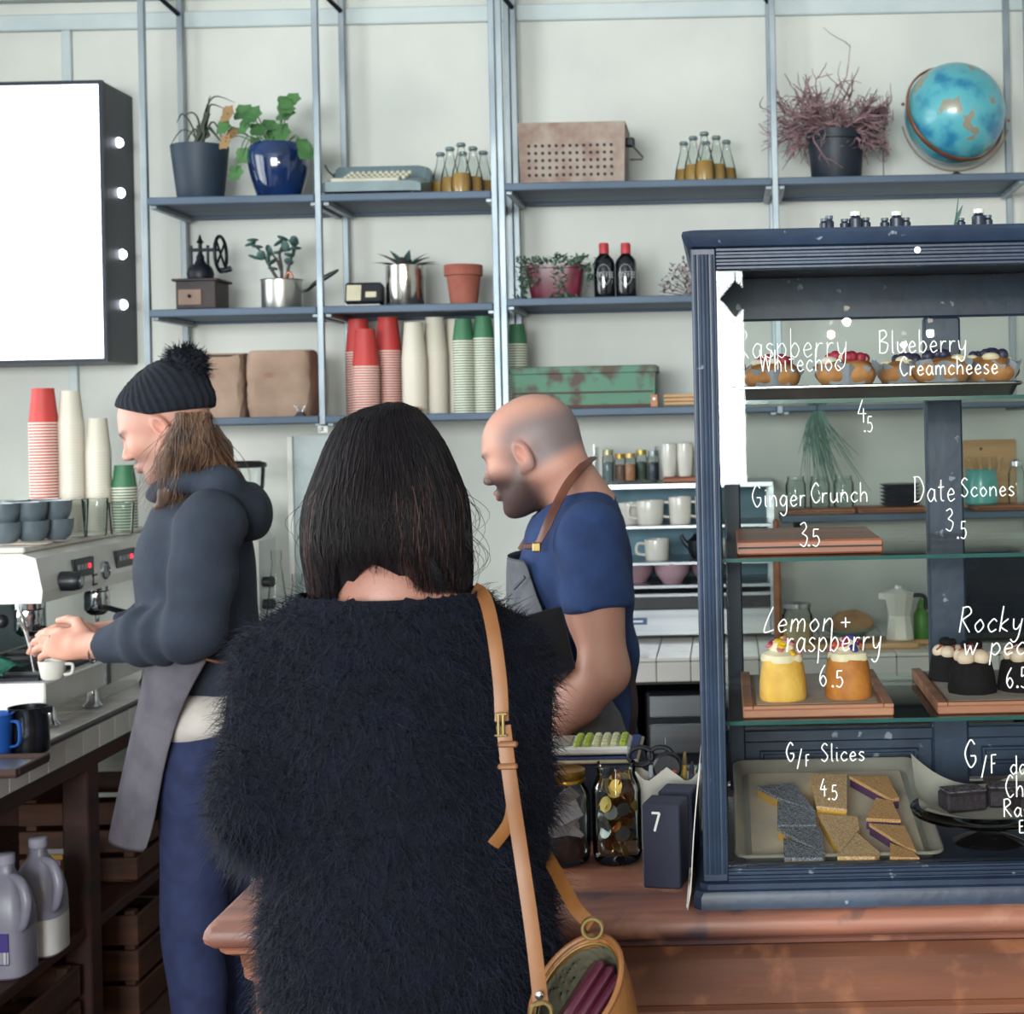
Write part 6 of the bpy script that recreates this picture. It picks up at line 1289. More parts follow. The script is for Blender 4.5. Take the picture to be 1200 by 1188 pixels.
def nets(fn, lo, hi, h):
    lo, hi = np.array(lo, float), np.array(hi, float); n = np.ceil((hi - lo) / h).astype(int) + 1
    ax = [lo[i] + h * np.arange(n[i]) for i in range(3)]
    V = np.empty(tuple(n), np.float32)
    for i in range(0, n[0], 16):
        X, Y, Z = np.meshgrid(ax[0][i:i + 16], ax[1], ax[2], indexing='ij'); V[i:i + 16] = fn(np.stack([X, Y, Z], -1))
    s = V < 0; c = np.zeros(tuple(n - 1), np.int8)
    for dx in (0, 1):
        for dy in (0, 1):
            for dz in (0, 1): c += s[dx:n[0] - 1 + dx, dy:n[1] - 1 + dy, dz:n[2] - 1 + dz]
    act = (c > 0) & (c < 8); I = np.argwhere(act); ids = -np.ones(tuple(n - 1), np.int64); ids[act] = np.arange(len(I))
    acc = np.zeros((len(I), 3)); cnt = np.zeros(len(I)); cor = [(x, y, z) for x in (0, 1) for y in (0, 1) for z in (0, 1)]
    for a in cor:
        for b in cor:
            if sum(b) - sum(a) == 1 and sum(abs(b[i] - a[i]) for i in range(3)) == 1:
                va = V[I[:, 0] + a[0], I[:, 1] + a[1], I[:, 2] + a[2]]; vb = V[I[:, 0] + b[0], I[:, 1] + b[1], I[:, 2] + b[2]]; m = (va < 0) != (vb < 0); t = np.where(m, va / np.where(m, va - vb, 1), 0)
                acc += np.where(m[:, None], np.array(a) + t[:, None] * (np.array(b) - np.array(a)), 0); cnt += m
    verts = lo + h * (I + acc / cnt[:, None]); faces = []
    for ax_ in range(3):
        o1, o2 = [(1, 2), (2, 0), (0, 1)][ax_]; d = [0, 0, 0]; d[ax_] = 1
        A = s[:n[0] - d[0], :n[1] - d[1], :n[2] - d[2]]; B = s[d[0]:, d[1]:, d[2]:]; E = np.argwhere(A != B)
        E = E[(E[:, o1] > 0) & (E[:, o2] > 0) & (E[:, o1] < n[o1] - 1) & (E[:, o2] < n[o2] - 1)]
        u = np.zeros(3, int); u[o1] = 1; w = np.zeros(3, int); w[o2] = 1
        q = [ids[tuple((E - u * i - w * j).T)] for i, j in ((0, 0), (1, 0), (1, 1), (0, 1))]; Q = np.stack(q, 1)
        fl = A[tuple(E.T)]; Q[~fl] = Q[~fl][:, ::-1]; faces.append(Q)
    return verts, np.concatenate(faces)
def np_mesh(name, parts, mat, parent, colfn=None):
    vs, fs, n = [], [], 0
    for v, f in parts: vs.append(v); fs.append(f + n); n += len(v)
    v = np.concatenate(vs); f = np.concatenate(fs); off = np.array(parent.location); me = bpy.data.meshes.new(name)
    me.vertices.add(len(v)); me.vertices.foreach_set('co', (v - off).astype(np.float32).ravel()); me.loops.add(len(f) * 4); me.loops.foreach_set('vertex_index', f.astype(np.int32).ravel()); me.polygons.add(len(f)); me.polygons.foreach_set('loop_start', np.arange(0, len(f) * 4, 4, dtype=np.int32)); me.polygons.foreach_set('loop_total', np.full(len(f), 4, np.int32)); me.update(calc_edges=True)
    me.polygons.foreach_set('use_smooth', [True] * len(f)); me.materials.append(mat)
    if colfn is not None:
        at = me.color_attributes.new('tone', 'FLOAT_COLOR', 'POINT'); c = np.ones((len(v), 4), np.float32); c[:, :3] = colfn(v); at.data.foreach_set('color', c.ravel())
    o = bpy.data.objects.new(name, me); COL.objects.link(o); o.parent = parent; return o
def skin_mat(name, rough=.5):
    m = M(name, '#c89a84', rough, sss=.12, bump=.12, bscale=260); nt = m.node_tree; at = nt.nodes.new('ShaderNodeAttribute'); at.attribute_name = 'tone'; nt.links.new(at.outputs['Color'], nt.nodes['Principled BSDF'].inputs['Base Color']); return m
SKIN = skin_mat('skin')
def L3(h): return np.array(lin(h)[:3])
def mixc(c, col, m): return c * (1 - m[:, None]) + np.array(col) * m[:, None]
def sst(a, b, x): t = np.clip((x - a) / (b - a), 0, 1); return t * t * (3 - 2 * t)
def head_sdf(Q, neck_to=None):
    x, y, z = Q[..., 0], Q[..., 1], Q[..., 2]; Q2 = np.stack([x, np.abs(y), z], -1)
    d = ell(Q, (-.014, 0, .032), (.101, .078, .092))
    d = smin(d, ell(Q, (.03, 0, .03), (.064, .066, .07)), .03)                      # forehead
    d = smin(d, ell(Q, (.036, 0, -.036), (.056, .054, .078)), .03)
    d = smin(d, rc(Q2, (-.008, .05, -.045), (.064, .013, -.094), .024, .019), .03)  # jaw
    d = smin(d, ell(Q, (.074, 0, -.097), (.021, .021, .018)), .015)
    d = smin(d, ell(Q2, (.058, .04, -.018), (.03, .024, .026)), .02)                # cheek
    d = smin(d, ell(Q, (.083, 0, .026), (.014, .046, .010)), .016)                  # brow ridge
    d = smax(d, -ell(Q2, (.1, .031, .006), (.018, .017, .012)), .012)               # eye socket
    d = smin(d, ell(Q2, (.0745, .031, .005), (.0135, .016, .011)), .005)            # closed lid
    d = smin(d, rc(Q, (.090, 0, .014), (.113, 0, -.022), .007, .0095), .012)        # nose
    d = smin(d, ell(Q2, (.102, .010, -.027), (.012, .008, .008)), .008)
    d = smin(d, ell(Q, (.09, 0, -.058), (.014, .024, .012)), .012)
    d = smin(d, ell(Q, (.0985, 0, -.0535), (.0075, .019, .0055)), .004); d = smin(d, ell(Q, (.0965, 0, -.066), (.0075, .017, .006)), .004)
    d = smax(d, -ell(Q, (.106, 0, -.0595), (.011, .02, .0014)), .003)
    ea = np.array(Matrix.Rotation(math.radians(14), 3, 'Y') @ Matrix.Rotation(math.radians(0), 3, 'Z'))
    e = ell(Q2, (-.012, .081, -.004), (.019, .0095, .033), ea); e = smax(e, -ell(Q2, (-.007, .091, .002), (.0115, .0105, .021), ea), .004); e = smin(e, ell(Q2, (-.004, .078, -.03), (.009, .006, .010)), .008)
    d = smin(d, e, .008); return d
def head_tones(Q, base, beard=None, scalp=None, lips='#a8645c', beardline=None):
    x, y, z = Q[:, 0], Q[:, 1], Q[:, 2]; ay = np.abs(y); c = np.tile(L3(base), (len(Q), 1))
    c = mixc(c, L3('#c07664'), .55 * np.exp(-(((ay - .082) / .012) ** 2 + ((z + .002) / .035) ** 2 + ((x + .012) / .03) ** 2)))    # ear
    c = mixc(c, L3('#c4806c'), .5 * np.exp(-(((x - .118) / .02) ** 2 + ((z + .02) / .02) ** 2)))                               # nose tip
    c = mixc(c, L3('#c88a74'), .4 * np.exp(-(((x - .07) / .03) ** 2 + ((ay - .05) / .02) ** 2 + ((z + .02) / .02) ** 2)))      # cheek
    if scalp is not None:
        m = sst(-.006, .03, z - .055 + .55 * np.maximum(0, x + .02) * 0) ; line = -.045 + .0 * x
        side = sst(.062, -.004, x) * sst(-.055, -.02, z + .25 * (x + .02)) ; top = 1 - .95 * sst(.045, .105, z + .25 * np.maximum(0, x + .02)) ; temple = 1; c = mixc(c, L3(scalp), .86 * side * top * temple * (1 - np.exp(-(((ay - .084) / .012) ** 2 + ((z + .002) / .035) ** 2 + ((x + .012) / .024) ** 2))))
    if beard is not None:
        low = sst(-.005, -.05, z - .3 * (x - .04)) * sst(-.04, .012, x) * sst(-.145, -.12, z); mo = np.exp(-(((z + .045) / .008) ** 2)) * sst(.07, .085, x) * sst(.035, .02, ay); must = np.maximum(low, mo); hole = np.exp(-(((z + .06) / .008) ** 2 + (ay / .022) ** 2)) * sst(.085, .095, x); c = mixc(c, L3(beard), .9 * np.clip(must * (1 - hole), 0, 1))
    c = mixc(c, L3(lips), .8 * np.exp(-(((z + .06) / .008) ** 2 + (ay / .019) ** 2)) * sst(.088, .097, x))
    bw = np.exp(-(((z - .027 + .12 * np.maximum(0, ay - .03)) / .007) ** 2 + ((ay - .034) / .023) ** 4)) * sst(.045, .06, x); c = mixc(c, L3('#3a2a26'), .92 * bw)
    ls = np.exp(-(((z + .001) / .0042) ** 2 + ((ay - .033) / .016) ** 4)) * sst(.055, .068, x); c = mixc(c, L3('#2c1e1e'), .9 * ls)
    nz = np.exp(-(((x - .107) / .006) ** 2 + ((ay - .007) / .004) ** 2 + ((z + .0345) / .003) ** 2)); return mixc(c, L3('#5a2c28'), .8 * nz)
def hframe(o, fwd, up):
    f = Vector(fwd).normalized(); l = Vector(up).cross(f).normalized(); u = f.cross(l).normalized(); R = np.array((f, l, u)).T; o = np.array(o); return o, R   # columns f,l,u
def hand_sdf(P, w, d, n, s, curl, r=1.0, spread=.0):
    # w wrist, d finger direction, n back of the hand, s thumb side
    w = np.array(w); d, n, s = [np.array(Vector(v).normalized()) for v in (d, n, s)]
    pc = w + d * .048 * r; R = np.stack([d, s, n], 1); q = ell(P, pc, (.055 * r, .041 * r, .017 * r), R)
    q = smin(q, rc(P, w - d * .02, w + d * .03, .024 * r, .024 * r), .02)
    for i, (off, L_) in enumerate(((.028, .078), (.0095, .088), (-.0095, .082), (-.027, .064))):
        a = w + d * (.085 if i in (1, 2) else .078) * r + s * off * r; cu = curl[i]; dirs = []; ang = 0
        pts = [a]
        for k, fr in enumerate((.45, .32, .23)):
            ang += cu * (.75, 1.0, .6)[k]; dd = d * math.cos(ang) - n * math.sin(ang) + s * spread * (1.5 - i) * .1; pts.append(pts[-1] + dd * L_ * fr * r)
        q = smin(q, chain(P, pts, [.0092 * r, .0085 * r, .0078 * r, .0068 * r], .004), .006)
    a = w + d * .025 * r + s * .03 * r; cu = curl[4]; p1 = a + (d * .6 + s * .75 - n * .25 * cu) * .035 * r; p2 = p1 + (d * .9 + s * .25 - n * .45 * cu) * .03 * r; p3 = p2 + (d * .95 - s * .1 - n * .5 * cu) * .024 * r
    return smin(q, chain(P, [a, p1, p2, p3], [.015 * r, .0115 * r, .0095 * r, .008 * r], .006), .012)
def bbox(pts, m): A = np.array([tuple(p) for p in pts]); return A.min(0) - m, A.max(0) + m
def T(*a): return np.array(tuple(W(*a)))
def folds(P, amp, fx_, fy_, fz_, ph=0): return amp * np.sin(P[..., 0] * fx_ + P[..., 1] * fy_ + P[..., 2] * fz_ + ph + 1.3 * np.sin(P[..., 2] * 17 + P[..., 0] * 11 + ph))
def strands(name, paths, rad, mat, parent, kind=True):
    # many thin ribbons as one mesh: paths (N,K,3)
    P = np.asarray(paths, float); N_, K, _ = P.shape; d = np.gradient(P, axis=1); v = np.array([0, 0, H]) - P; sd = np.cross(d, v); sd /= nrm_(sd)[..., None] + 1e-9; sd2 = np.cross(d, sd); sd2 /= nrm_(sd2)[..., None] + 1e-9
    t = np.linspace(0, 1, K)[None, :, None]; r = rad * (1 - .75 * t) if np.isscalar(rad) else rad[:, None, None] * (1 - .75 * t)
    tri = np.stack([P + sd * r, P - sd * .5 * r + sd2 * .87 * r, P - sd * .5 * r - sd2 * .87 * r], 2)  # N,K,3,3
    v = tri.reshape(-1, 3); i = np.arange(N_)[:, None] * K * 3 + np.arange(K - 1)[None, :] * 3; fs = []
    for a in range(3): b = (a + 1) % 3; fs.append(np.stack([i + a, i + b, i + 3 + b, i + 3 + a], -1).reshape(-1, 4))
    o = np_mesh(name, [(v, np.concatenate(fs))], mat, parent)
    if kind: o['kind'] = 'stuff'
    return o
NPR = np.random.default_rng(5)
DENIM = mm('denim', '#202a50', .85, col2='#182042', scale=30, bump=.2, bscale=300)
SHOE = mm('shoe_leather', '#2a2422', .5)
def shoes(t, spots, fwd):
    f = Vector(fwd).normalized(); s = Vector((0, 0, 1)).cross(f)
    for p in spots:
        p = Vector(p); rings = []
        for u, w, hgt in ((-.09, .026, .07), (-.07, .036, .085), (-.01, .038, .085), (.05, .042, .06), (.11, .044, .042), (.15, .034, .034), (.17, .012, .02)):
            rings.append([p + f * u + s * (w * math.cos(a)) + Vector((0, 0, max(.001, hgt / 2 + hgt / 2 * math.sin(a)))) for a in [2 * PI * k / 14 for k in range(14)]])
        sh = G().loft(rings).build('shoe', SHOE, t, world=True)
# ================================================================== bald man behind the counter
BY = 3.14
base = W(672, 700, BY); man = thing('person', 'bald bearded person in a blue t-shirt and grey apron looking left', 'person', (base.x, BY, 0))
ear = T(613, 534, 3.06); th, ps = math.radians(17), math.radians(14)
fwd = Vector((-math.cos(th) * math.cos(ps), math.sin(ps) * math.cos(th), -math.sin(th))); up0 = Vector((0, 0, 1))
_, Rm = hframe((0, 0, 0), fwd, up0); hs = 1.0
hc = ear - Rm @ (np.array((-.012, .082, -.004)) * hs)
def to_head(P, c=None, R=None, s=1.0): return ((P - c) @ R) / s
sh_l, sh_r = T(692, 628, 3.0), T(688, 622, 3.36); el_l = T(708, 787, 2.965); wr_l = T(640, 862, 2.975); nb = T(672, 590, 3.16); hip = T(690, 900, 3.17)
el_r = T(640, 770, 3.34); wr_r = T(648, 775, 3.08)
def man_skin(P):
    d = head_sdf(to_head(P, hc, Rm, hs)) * hs
    n0 = hc + Rm @ np.array((-.05, 0, -.045)); n1 = np.array(nb) + np.array((.026, 0, -.02)); d = smin(d, rc(P, n0, n1, .061, .072), .035)
    return d
lo, hi = bbox([hc - .14, hc + .14, nb], .03); pk1 = nets(man_skin, lo, hi, .0032)
def man_arm(P):
    d = chain(P, [sh_l, el_l], [.06, .046], .02); d = smin(d, chain(P, [el_l, el_l * .55 + wr_l * .45, wr_l], [.046, .045, .029], .02), .03); d = smin(d, ell(P, sh_l * .55 + el_l * .45 + np.array((-.012, 0, 0)), (.055, .05, .09)), .03)
    return smin(d, hand_sdf(P, wr_l, (-.8, .1, -.6), (-.5, -.5, .6), (-.3, -.9, .0), (.5, .55, .6, .6, .6)), .015)
lo, hi = bbox([sh_l, el_l, wr_l, wr_l + np.array((-.17, 0, -.13))], .08); pk2 = nets(man_arm, lo, hi, .0042)
ndir = Vector((-.2, -1, .15))
def man_core(P):
    d = chain(P, [nb, (nb + hip) / 2, hip], [.07, .09, .1], .05); d = smin(d, chain(P, [sh_r, el_r, wr_r], [.05, .042, .028], .02), .03)
    d = smin(d, rc(P, hip + (-.0, -.08, -.05), (hip[0], hip[1] - .09, .08), .07, .04), .03); d = smin(d, rc(P, hip + (0, .08, -.05), (hip[0], hip[1] + .09, .08), .07, .04), .03); return smin(d, hand_sdf(P, wr_r, (-.1, -1, .1), (-1, .1, .2), (0, .1, 1), (.5, .5, .5, .5, .6)), .015)
lo, hi = bbox([nb, hip, sh_r, el_r, wr_r + np.array((0, -.2, 0)), (hip[0], hip[1] - .09, .06), (hip[0], hip[1] + .09, .06)], .13); pk3 = nets(man_core, lo, hi, .012)
def man_tone(V):
    Q = to_head(V, hc, Rm, hs); c = head_tones(Q, '#c4907e', '#2c262a', '#635f64'); far = nrm_(Q) > .19; c[far] = L3('#c4907e'); red = sst(.72, .9, V[:, 0] * 0 + .8) ; 
    return c
np_mesh('body', [pk1, pk2, pk3], SKIN, man, man_tone)
for s_ in (-1, 1):
    p = hc + Rm @ np.array((.079, .031 * s_, .0045)); G().sphere(p, .0105, 12, 8).build('eye', mm('eye_white', '#cfc8c4', .2), man, world=True)
TEE = mm('blue_tee', '#28406f', .9, col2='#20355f', scale=18, bump=.2, bscale=180)
def tee(P):
    d = ell(P, nb + np.array((.0, .02, -.14)), (.114, .185, .17)); tor = chain(P, [nb + np.array((.005, .02, -.14)), nb + np.array((.012, .02, -.32)), hip + np.array((.0, .0, .05))], [.103, .103, .106], .06); d = smin(d, tor, .05)
    d = smin(d, chain(P, [nb + np.array((0.01, 0, -.03)), sh_l + np.array((.002, .03, -.012))], [.075, .066], .03), .04); d = smin(d, chain(P, [nb + np.array((0.01, 0, -.03)), sh_r + np.array((0, -.03, -.012))], [.075, .066], .03), .04)
    ax = (el_l - sh_l) / np.linalg.norm(el_l - sh_l); sl = rc(P, sh_l, sh_l + ax * .158, .072, .071); sl = smax(sl, (P - (sh_l + ax * .150)) @ ax, .006); ax2 = (el_r - sh_r) / np.linalg.norm(el_r - sh_r); sr_ = smax(rc(P, sh_r, sh_r + ax2 * .15, .07, .069), (P - (sh_r + ax2 * .14)) @ ax2, .006)
    d = smin(d, sl, .02); d = smin(d, sr_, .02); d += folds(P, .0028, 30, 10, 42) * (P[..., 2] < nb[2] - .03)
    nk = rc(P, nb + np.array((.01, 0, -.10)), nb + np.array((-.035, 0, .06)), .058, .074); d = smax(d, -nk, .012)
    return smax(d, (hip[2] - .12) - P[..., 2], .01)
lo, hi = bbox([sh_l, sh_r, hip + (0, 0, -.14), nb + (0, 0, .06)], .2); np_mesh('t_shirt', [nets(tee, lo, hi, .0075)], TEE, man)
APR = mm('grey_apron', '#6c6d74', .88, col2='#5a5c63', scale=20, bump=.25, bscale=240)
def arc_cloth(name, mat, parent, rows, th=.004, n=18):
    # rows of (centre, radius x, radius y, start angle, end angle): a wrapped sheet with thickness
    g = G(); R_ = []
    for c, rx, ry, a0, a1 in rows:
        R_.append([Vector((c[0] + rx * math.cos(a0 + (a1 - a0) * k / n), c[1] + ry * math.sin(a0 + (a1 - a0) * k / n), c[2])) for k in range(n + 1)])
    g.loft(R_, closed=False); o = g.build(name, mat, parent, world=True, ang=180); md = o.modifiers.new('thickness', 'SOLIDIFY'); md.thickness = th; md.offset = 1; sb = o.modifiers.new('smooth', 'SUBSURF'); sb.levels = 1; sb.render_levels = 1; return o
tc = nb + np.array((.005, .02, 0)); rows = []
for py, rx, ry, a0, a1 in ((648, .142, .20, PI - .9, PI + .92), (690, .15, .2, PI - 1.05, PI + 1.1), (730, .15, .195, PI - 1.2, PI + 1.3), (770, .15, .185, PI - 1.4, PI + 1.6), (800, .148, .178, PI - 1.5, PI + 2.0), (850, .148, .175, PI - 1.6, PI + 2.35), (960, .152, .178, PI - 1.6, PI + 2.3), (1060, .157, .18, PI - 1.5, PI + 2.1), (1150, .162, .19, PI - 1.5, PI + 2.0)):
    z = W(672, py, BY).z; cx_ = tc[0] + .012 * min(1, (py - 650) / 150) ; rows.append(((cx_, tc[1] + .01, z), rx + .004, ry + .004, a0, a1))
arc_cloth('apron', APR, man, rows)
LEA = mm('brown_leather', '#6e3f2c', .45, col2='#52291f', scale=14, bump=.15)
# strap from the bib over the neck
pts = [T(629, 640, 2.985), T(640, 618, 2.975), T(652, 592, 2.99), T(666, 566, 3.03), T(680, 549, 3.068), T(692, 538, 3.13), T(692, 540, 3.2), T(668, 572, 3.28), T(628, 618, 3.30), T(610, 645, 3.30)]
G().tube(pts, .0105, 8, smooth=6, flat=.28, up=(0, -.6, .8)).build('neck_strap', LEA, man).location = -Vector(man.location)
p = W(629, 641, 2.972); bk = G().box(p, (.018, .006, .02), .003).build('strap_buckle', mm('brass', '#a08a5a', .3, .9), man, smooth=False, world=True)
G().box(W(620, 640, 2.99), (.022, .006, .012), .002).build('strap_tab', LEA, man, smooth=False, world=True)
G().tube([W(602, 690, 3.0), W(615, 676, 2.99)], .004, 6).build('bib_seam', APR, man, world=True)
def trousers(P, hp, fw=.0):
    d = ell(P, hp + np.array((0, 0, -.02)), (.13, .165, .13))
    for s_ in (-1, 1): d = smin(d, chain(P, [hp + np.array((0, .085 * s_, -.06)), np.array((hp[0] - .01, hp[1] + .09 * s_, .5)), np.array((hp[0] + .005, hp[1] + .09 * s_, .07))], [.09, .07, .055], .03), .04)
    return smax(d + folds(P, .003, 12, 8, 30), P[..., 2] - (hp[2] + .06), .01)
lo, hi = bbox([hip + (0, 0, .1), (hip[0], hip[1], .06)], .26); np_mesh('jeans', [nets(lambda P: trousers(P, hip), lo, hi, .012)], mm('dark_jeans', '#1f2740', .8), man)
shoes(man, [(hip[0], hip[1] - .09, 0), (hip[0], hip[1] + .09, 0)], (-1, 0, 0))
# apron tie at the back
G().tube([T(738, 780, 3.12), T(741, 800, 3.1), T(744, 830, 3.1), T(740, 862, 3.1)], .008, 6, smooth=4, flat=.4).build('apron_tie', mm('tie_dark', '#3a2c34', .7), man, world=False).location = -Vector(man.location)
# notebook in the far hand
nbk = thing('notebook', 'small black notebook held beside the grey apron', 'notebook', W(653, 752, 2.9)); R = Matrix.Rotation(math.radians(-12), 3, 'Y') @ Matrix.Rotation(math.radians(25), 3, 'Z')
G().box((-.012, 0, 0), (.07, .012, .125), .002, rot=R).build('cover', BLACKP, nbk, smooth=False); G().box(R @ Vector((.026, 0, 0)) + Vector((-.012, 0, 0)), (.006, .009, .12), .001, rot=R).build('page_edge', mm('pink_pages', '#b98a84', .7), nbk, smooth=False)
# ================================================================== barista
AY = 3.53
base = W(225, 900, AY); bar = thing('person', 'long haired barista in a navy hoodie and pompom beanie at the machine', 'person', (base.x, AY, 0))
ear = T(189, 501, 3.45); th, ps = math.radians(24), math.radians(-4)
fwd = Vector((-math.cos(th) * math.cos(ps), math.sin(ps) * math.cos(th), -math.sin(th))); _, Rb = hframe((0, 0, 0), fwd, up0); hb_ = ear - Rb @ np.array((-.012, .082, -.004)) 
sh_l, sh_r = T(246, 612, 3.40), T(236, 606, 3.74); el_l = T(226, 738, 3.36); wr_l = T(106, 757, 3.47); nb2 = T(228, 585, 3.56); hip2 = T(238, 835, 3.58); el_r = T(205, 735, 3.80); wr_r = T(120, 742, 3.72)
def b_head(P):
    d = head_sdf(to_head(P, hb_, Rb)); n0 = hb_ + Rb @ np.array((-.03, 0, -.055)); return smin(d, rc(P, n0, nb2 + np.array((0, 0, -.02)), .052, .06), .03)
lo, hi = bbox([hb_ - .14, hb_ + .14, nb2], .03); pk1 = nets(b_head, lo, hi, .0032)
hd_l = Vector((-.92, .12, .1)); 
def b_arm(P):
    d = rc(P, wr_l * .35 + el_l * .65, wr_l, .04, .027); return smin(d, hand_sdf(P, wr_l, hd_l, (.1, -.75, .55), (.0, .55, .8), (.35, .4, .45, .5, .5), 1.04), .015)
lo, hi = bbox([el_l, wr_l, wr_l + np.array((-.2, 0, 0))], .07); pk2 = nets(b_arm, lo, hi, .0034)
def b_arm2(P):
    d = rc(P, wr_r * .35 + el_r * .65, wr_r, .04, .027); return smin(d, hand_sdf(P, wr_r, (-.9, -.25, .05), (.1, .5, .8), (-.1, -.8, .5), (.5, .5, .5, .5, .6)), .015)
lo, hi = bbox([el_r, wr_r, wr_r + np.array((-.2, -.05, 0))], .07); pk3 = nets(b_arm2, lo, hi, .005)
def b_core(P): return chain(P, [nb2, (nb2 + hip2) / 2, hip2], [.06, .08, .09], .05)
lo, hi = bbox([nb2, hip2], .12); pk4 = nets(b_core, lo, hi, .012)
def bar_tone(V):
    Q = to_head(V, hb_, Rb); c = head_tones(Q, '#bd8c7c', None, None); far = nrm_(Q) > .2; c[far] = L3('#c8907c'); z, x, ay = Q[:, 2], Q[:, 0], np.abs(Q[:, 1]); st = sst(-.03, -.06, z - .2 * (x - .04)) * sst(0, .03, x) * (~far); c = mixc(c, L3('#7c6058'), .45 * st); mo = np.exp(-(((z + .045) / .0075) ** 2)) * sst(.06, .078, x) * sst(.036, .022, ay); go = np.exp(-(((z + .092) / .022) ** 2 + (ay / .024) ** 2)) * sst(.05, .07, x); c = mixc(c, L3('#3a2a26'), .95 * np.clip(mo + go, 0, 1) * (~far))
    w = V - wr_l; tt = np.exp(-((V[:, 0] - (wr_l[0] + .05)) / .02) ** 2) * (np.sin(V[:, 0] * 260 + V[:, 2] * 90) > .2) * (V[:, 2] > wr_l[2] - .0) * far; return mixc(c, L3('#7c7078'), .4 * tt)
np_mesh('body', [pk1, pk2, pk3, pk4], SKIN, bar, bar_tone)
for s_ in (-1, 1): G().sphere(hb_ + Rb @ np.array((.079, .031 * s_, .004)), .0105, 12, 8).build('eye', mm('eye_white', '#cfc8c4', .2), bar, world=True)
HOOD = mm('navy_hoodie', '#29313f', .92, col2='#212836', scale=14, bump=.3, bscale=260)
def hoodie(P):
    ch = nb2 + np.array((-.005, .01, -.17)); d = ell(P, ch, (.128, .19, .19)); d = smin(d, chain(P, [ch, nb2 + np.array((.01, .01, -.34)), hip2 + np.array((.015, -.01, .10))], [.118, .118, .122], .06), .06)
    d = smin(d, chain(P, [nb2 + np.array((.005, 0, -.05)), sh_l + np.array((.0, .02, -.01))], [.075, .07], .03), .05); d = smin(d, chain(P, [nb2 + np.array((.005, 0, -.05)), sh_r + np.array((0, -.02, -.01))], [.075, .07], .03), .05)
    for sh_, el_, wr_ in ((sh_l, el_l, wr_l), (sh_r, el_r, wr_r)):
        cu = wr_ * .86 + el_ * .14; a = chain(P, [sh_, sh_ * .5 + el_ * .5, el_, el_ * .5 + cu * .5, cu], [.074, .068, .064, .06, .043], .04); ax = (wr_ - el_) / np.linalg.norm(wr_ - el_)
        u = (P - el_) @ ax; a += (.0055 * np.sin(u * 95 + 8 * P[..., 2]) * np.exp(-((u - .09) / .08) ** 2)); a = smax(a, u - np.linalg.norm(cu - el_), .006); d = smin(d, a, .025)
    d += folds(P, .003, 26, 12, 24, 1.0)
    nk = rc(P, nb2 + np.array((-.02, 0, -.06)), nb2 + np.array((-.05, 0, .08)), .055, .07); d = smax(d, -nk, .012)
    return smax(d, (hip2[2] + .035 + .25 * (P[..., 0] - hip2[0])) - P[..., 2], .012)
lo, hi = bbox([sh_l, sh_r, wr_l, hip2, nb2 + (0, 0, .08)], .15); np_mesh('hoodie', [nets(hoodie, lo, hi, .0072)], HOOD, bar)
hdc = T(276, 588, 3.56)
def hood(P):
    a = chain(P, [T(182, 580, 3.48), T(215, 562, 3.45), T(258, 568, 3.45), T(288, 598, 3.52), T(290, 602, 3.60), T(262, 566, 3.68), T(215, 560, 3.68), T(182, 578, 3.64)], [.022, .03, .04, .046, .046, .04, .03, .022], .02)
    b = ell(P, T(283, 600, 3.56), (.062, .115, .075)); d = smin(a, b, .03); d = smax(d, -ell(P, T(255, 553, 3.56), (.075, .085, .06)), .02); return d + folds(P, .004, 40, 6, 22, 2)
lo, hi = bbox([T(175, 560, 3.4), T(300, 640, 3.75)], .13); np_mesh('hood', [nets(hood, lo, hi, .006)], HOOD, bar)
BEAN = mm('navy_knit', '#0f1422', .95, col2='#0a0e1a', scale=30, bump=.5, bscale=150)
def beanie(P):
    Q = to_head(P, hb_, Rb); an = np.arctan2(Q[..., 1], Q[..., 0] + .01); d = ell(Q, (-.018, 0, .045), (.113, .092, .098)); d = smin(d, ell(Q, (-.06, 0, .085), (.06, .06, .055)), .05); d += .0022 * np.cos(an * 34)
    cut = .040 - .17 * (Q[..., 0] - .05) * 0 + np.where(Q[..., 0] > -.0, .072 * np.clip((Q[..., 0]) / .1, 0, 1), .0 + .30 * np.clip(Q[..., 0], -.12, 0)) - 0.004; d = smax(d, cut - Q[..., 2], .006)
    br = np.abs(Q[..., 2] - (cut + .022)); return smin(d, smax(ell(Q, (-.018, 0, .045), (.118, .097, .094)) + .0025 * np.cos(an * 34), np.maximum(cut - Q[..., 2], Q[..., 2] - cut - .04), .008), .006)
lo, hi = bbox([hb_ - .15, hb_ + .19], .01); bn = np_mesh('beanie', [nets(beanie, lo, hi, .0042)], BEAN, bar)
pc = T(217, 431, 3.53); rng2 = NPR
def pom(P): q = P - pc; return nrm_(q) - .048 - .006 * np.sin(q[..., 0] * 260) * np.sin(q[..., 1] * 260) * np.sin(q[..., 2] * 260) - .004 * np.sin(q[..., 0] * 120 + q[..., 2] * 90)
np_mesh('pompom', [nets(pom, pc - .06, pc + .06, .004)], BEAN, bar)
u = NPR.normal(size=(1400, 3)); u /= nrm_(u)[:, None]; st = pc + u * .042; k_ = np.linspace(0, 1, 3)[None, :, None]; strands('pompom_yarn', st[:, None, :] + (u[:, None, :] + NPR.normal(size=(1400, 1, 3)) * .35) * k_ * .017, .0016, BEAN, bar)
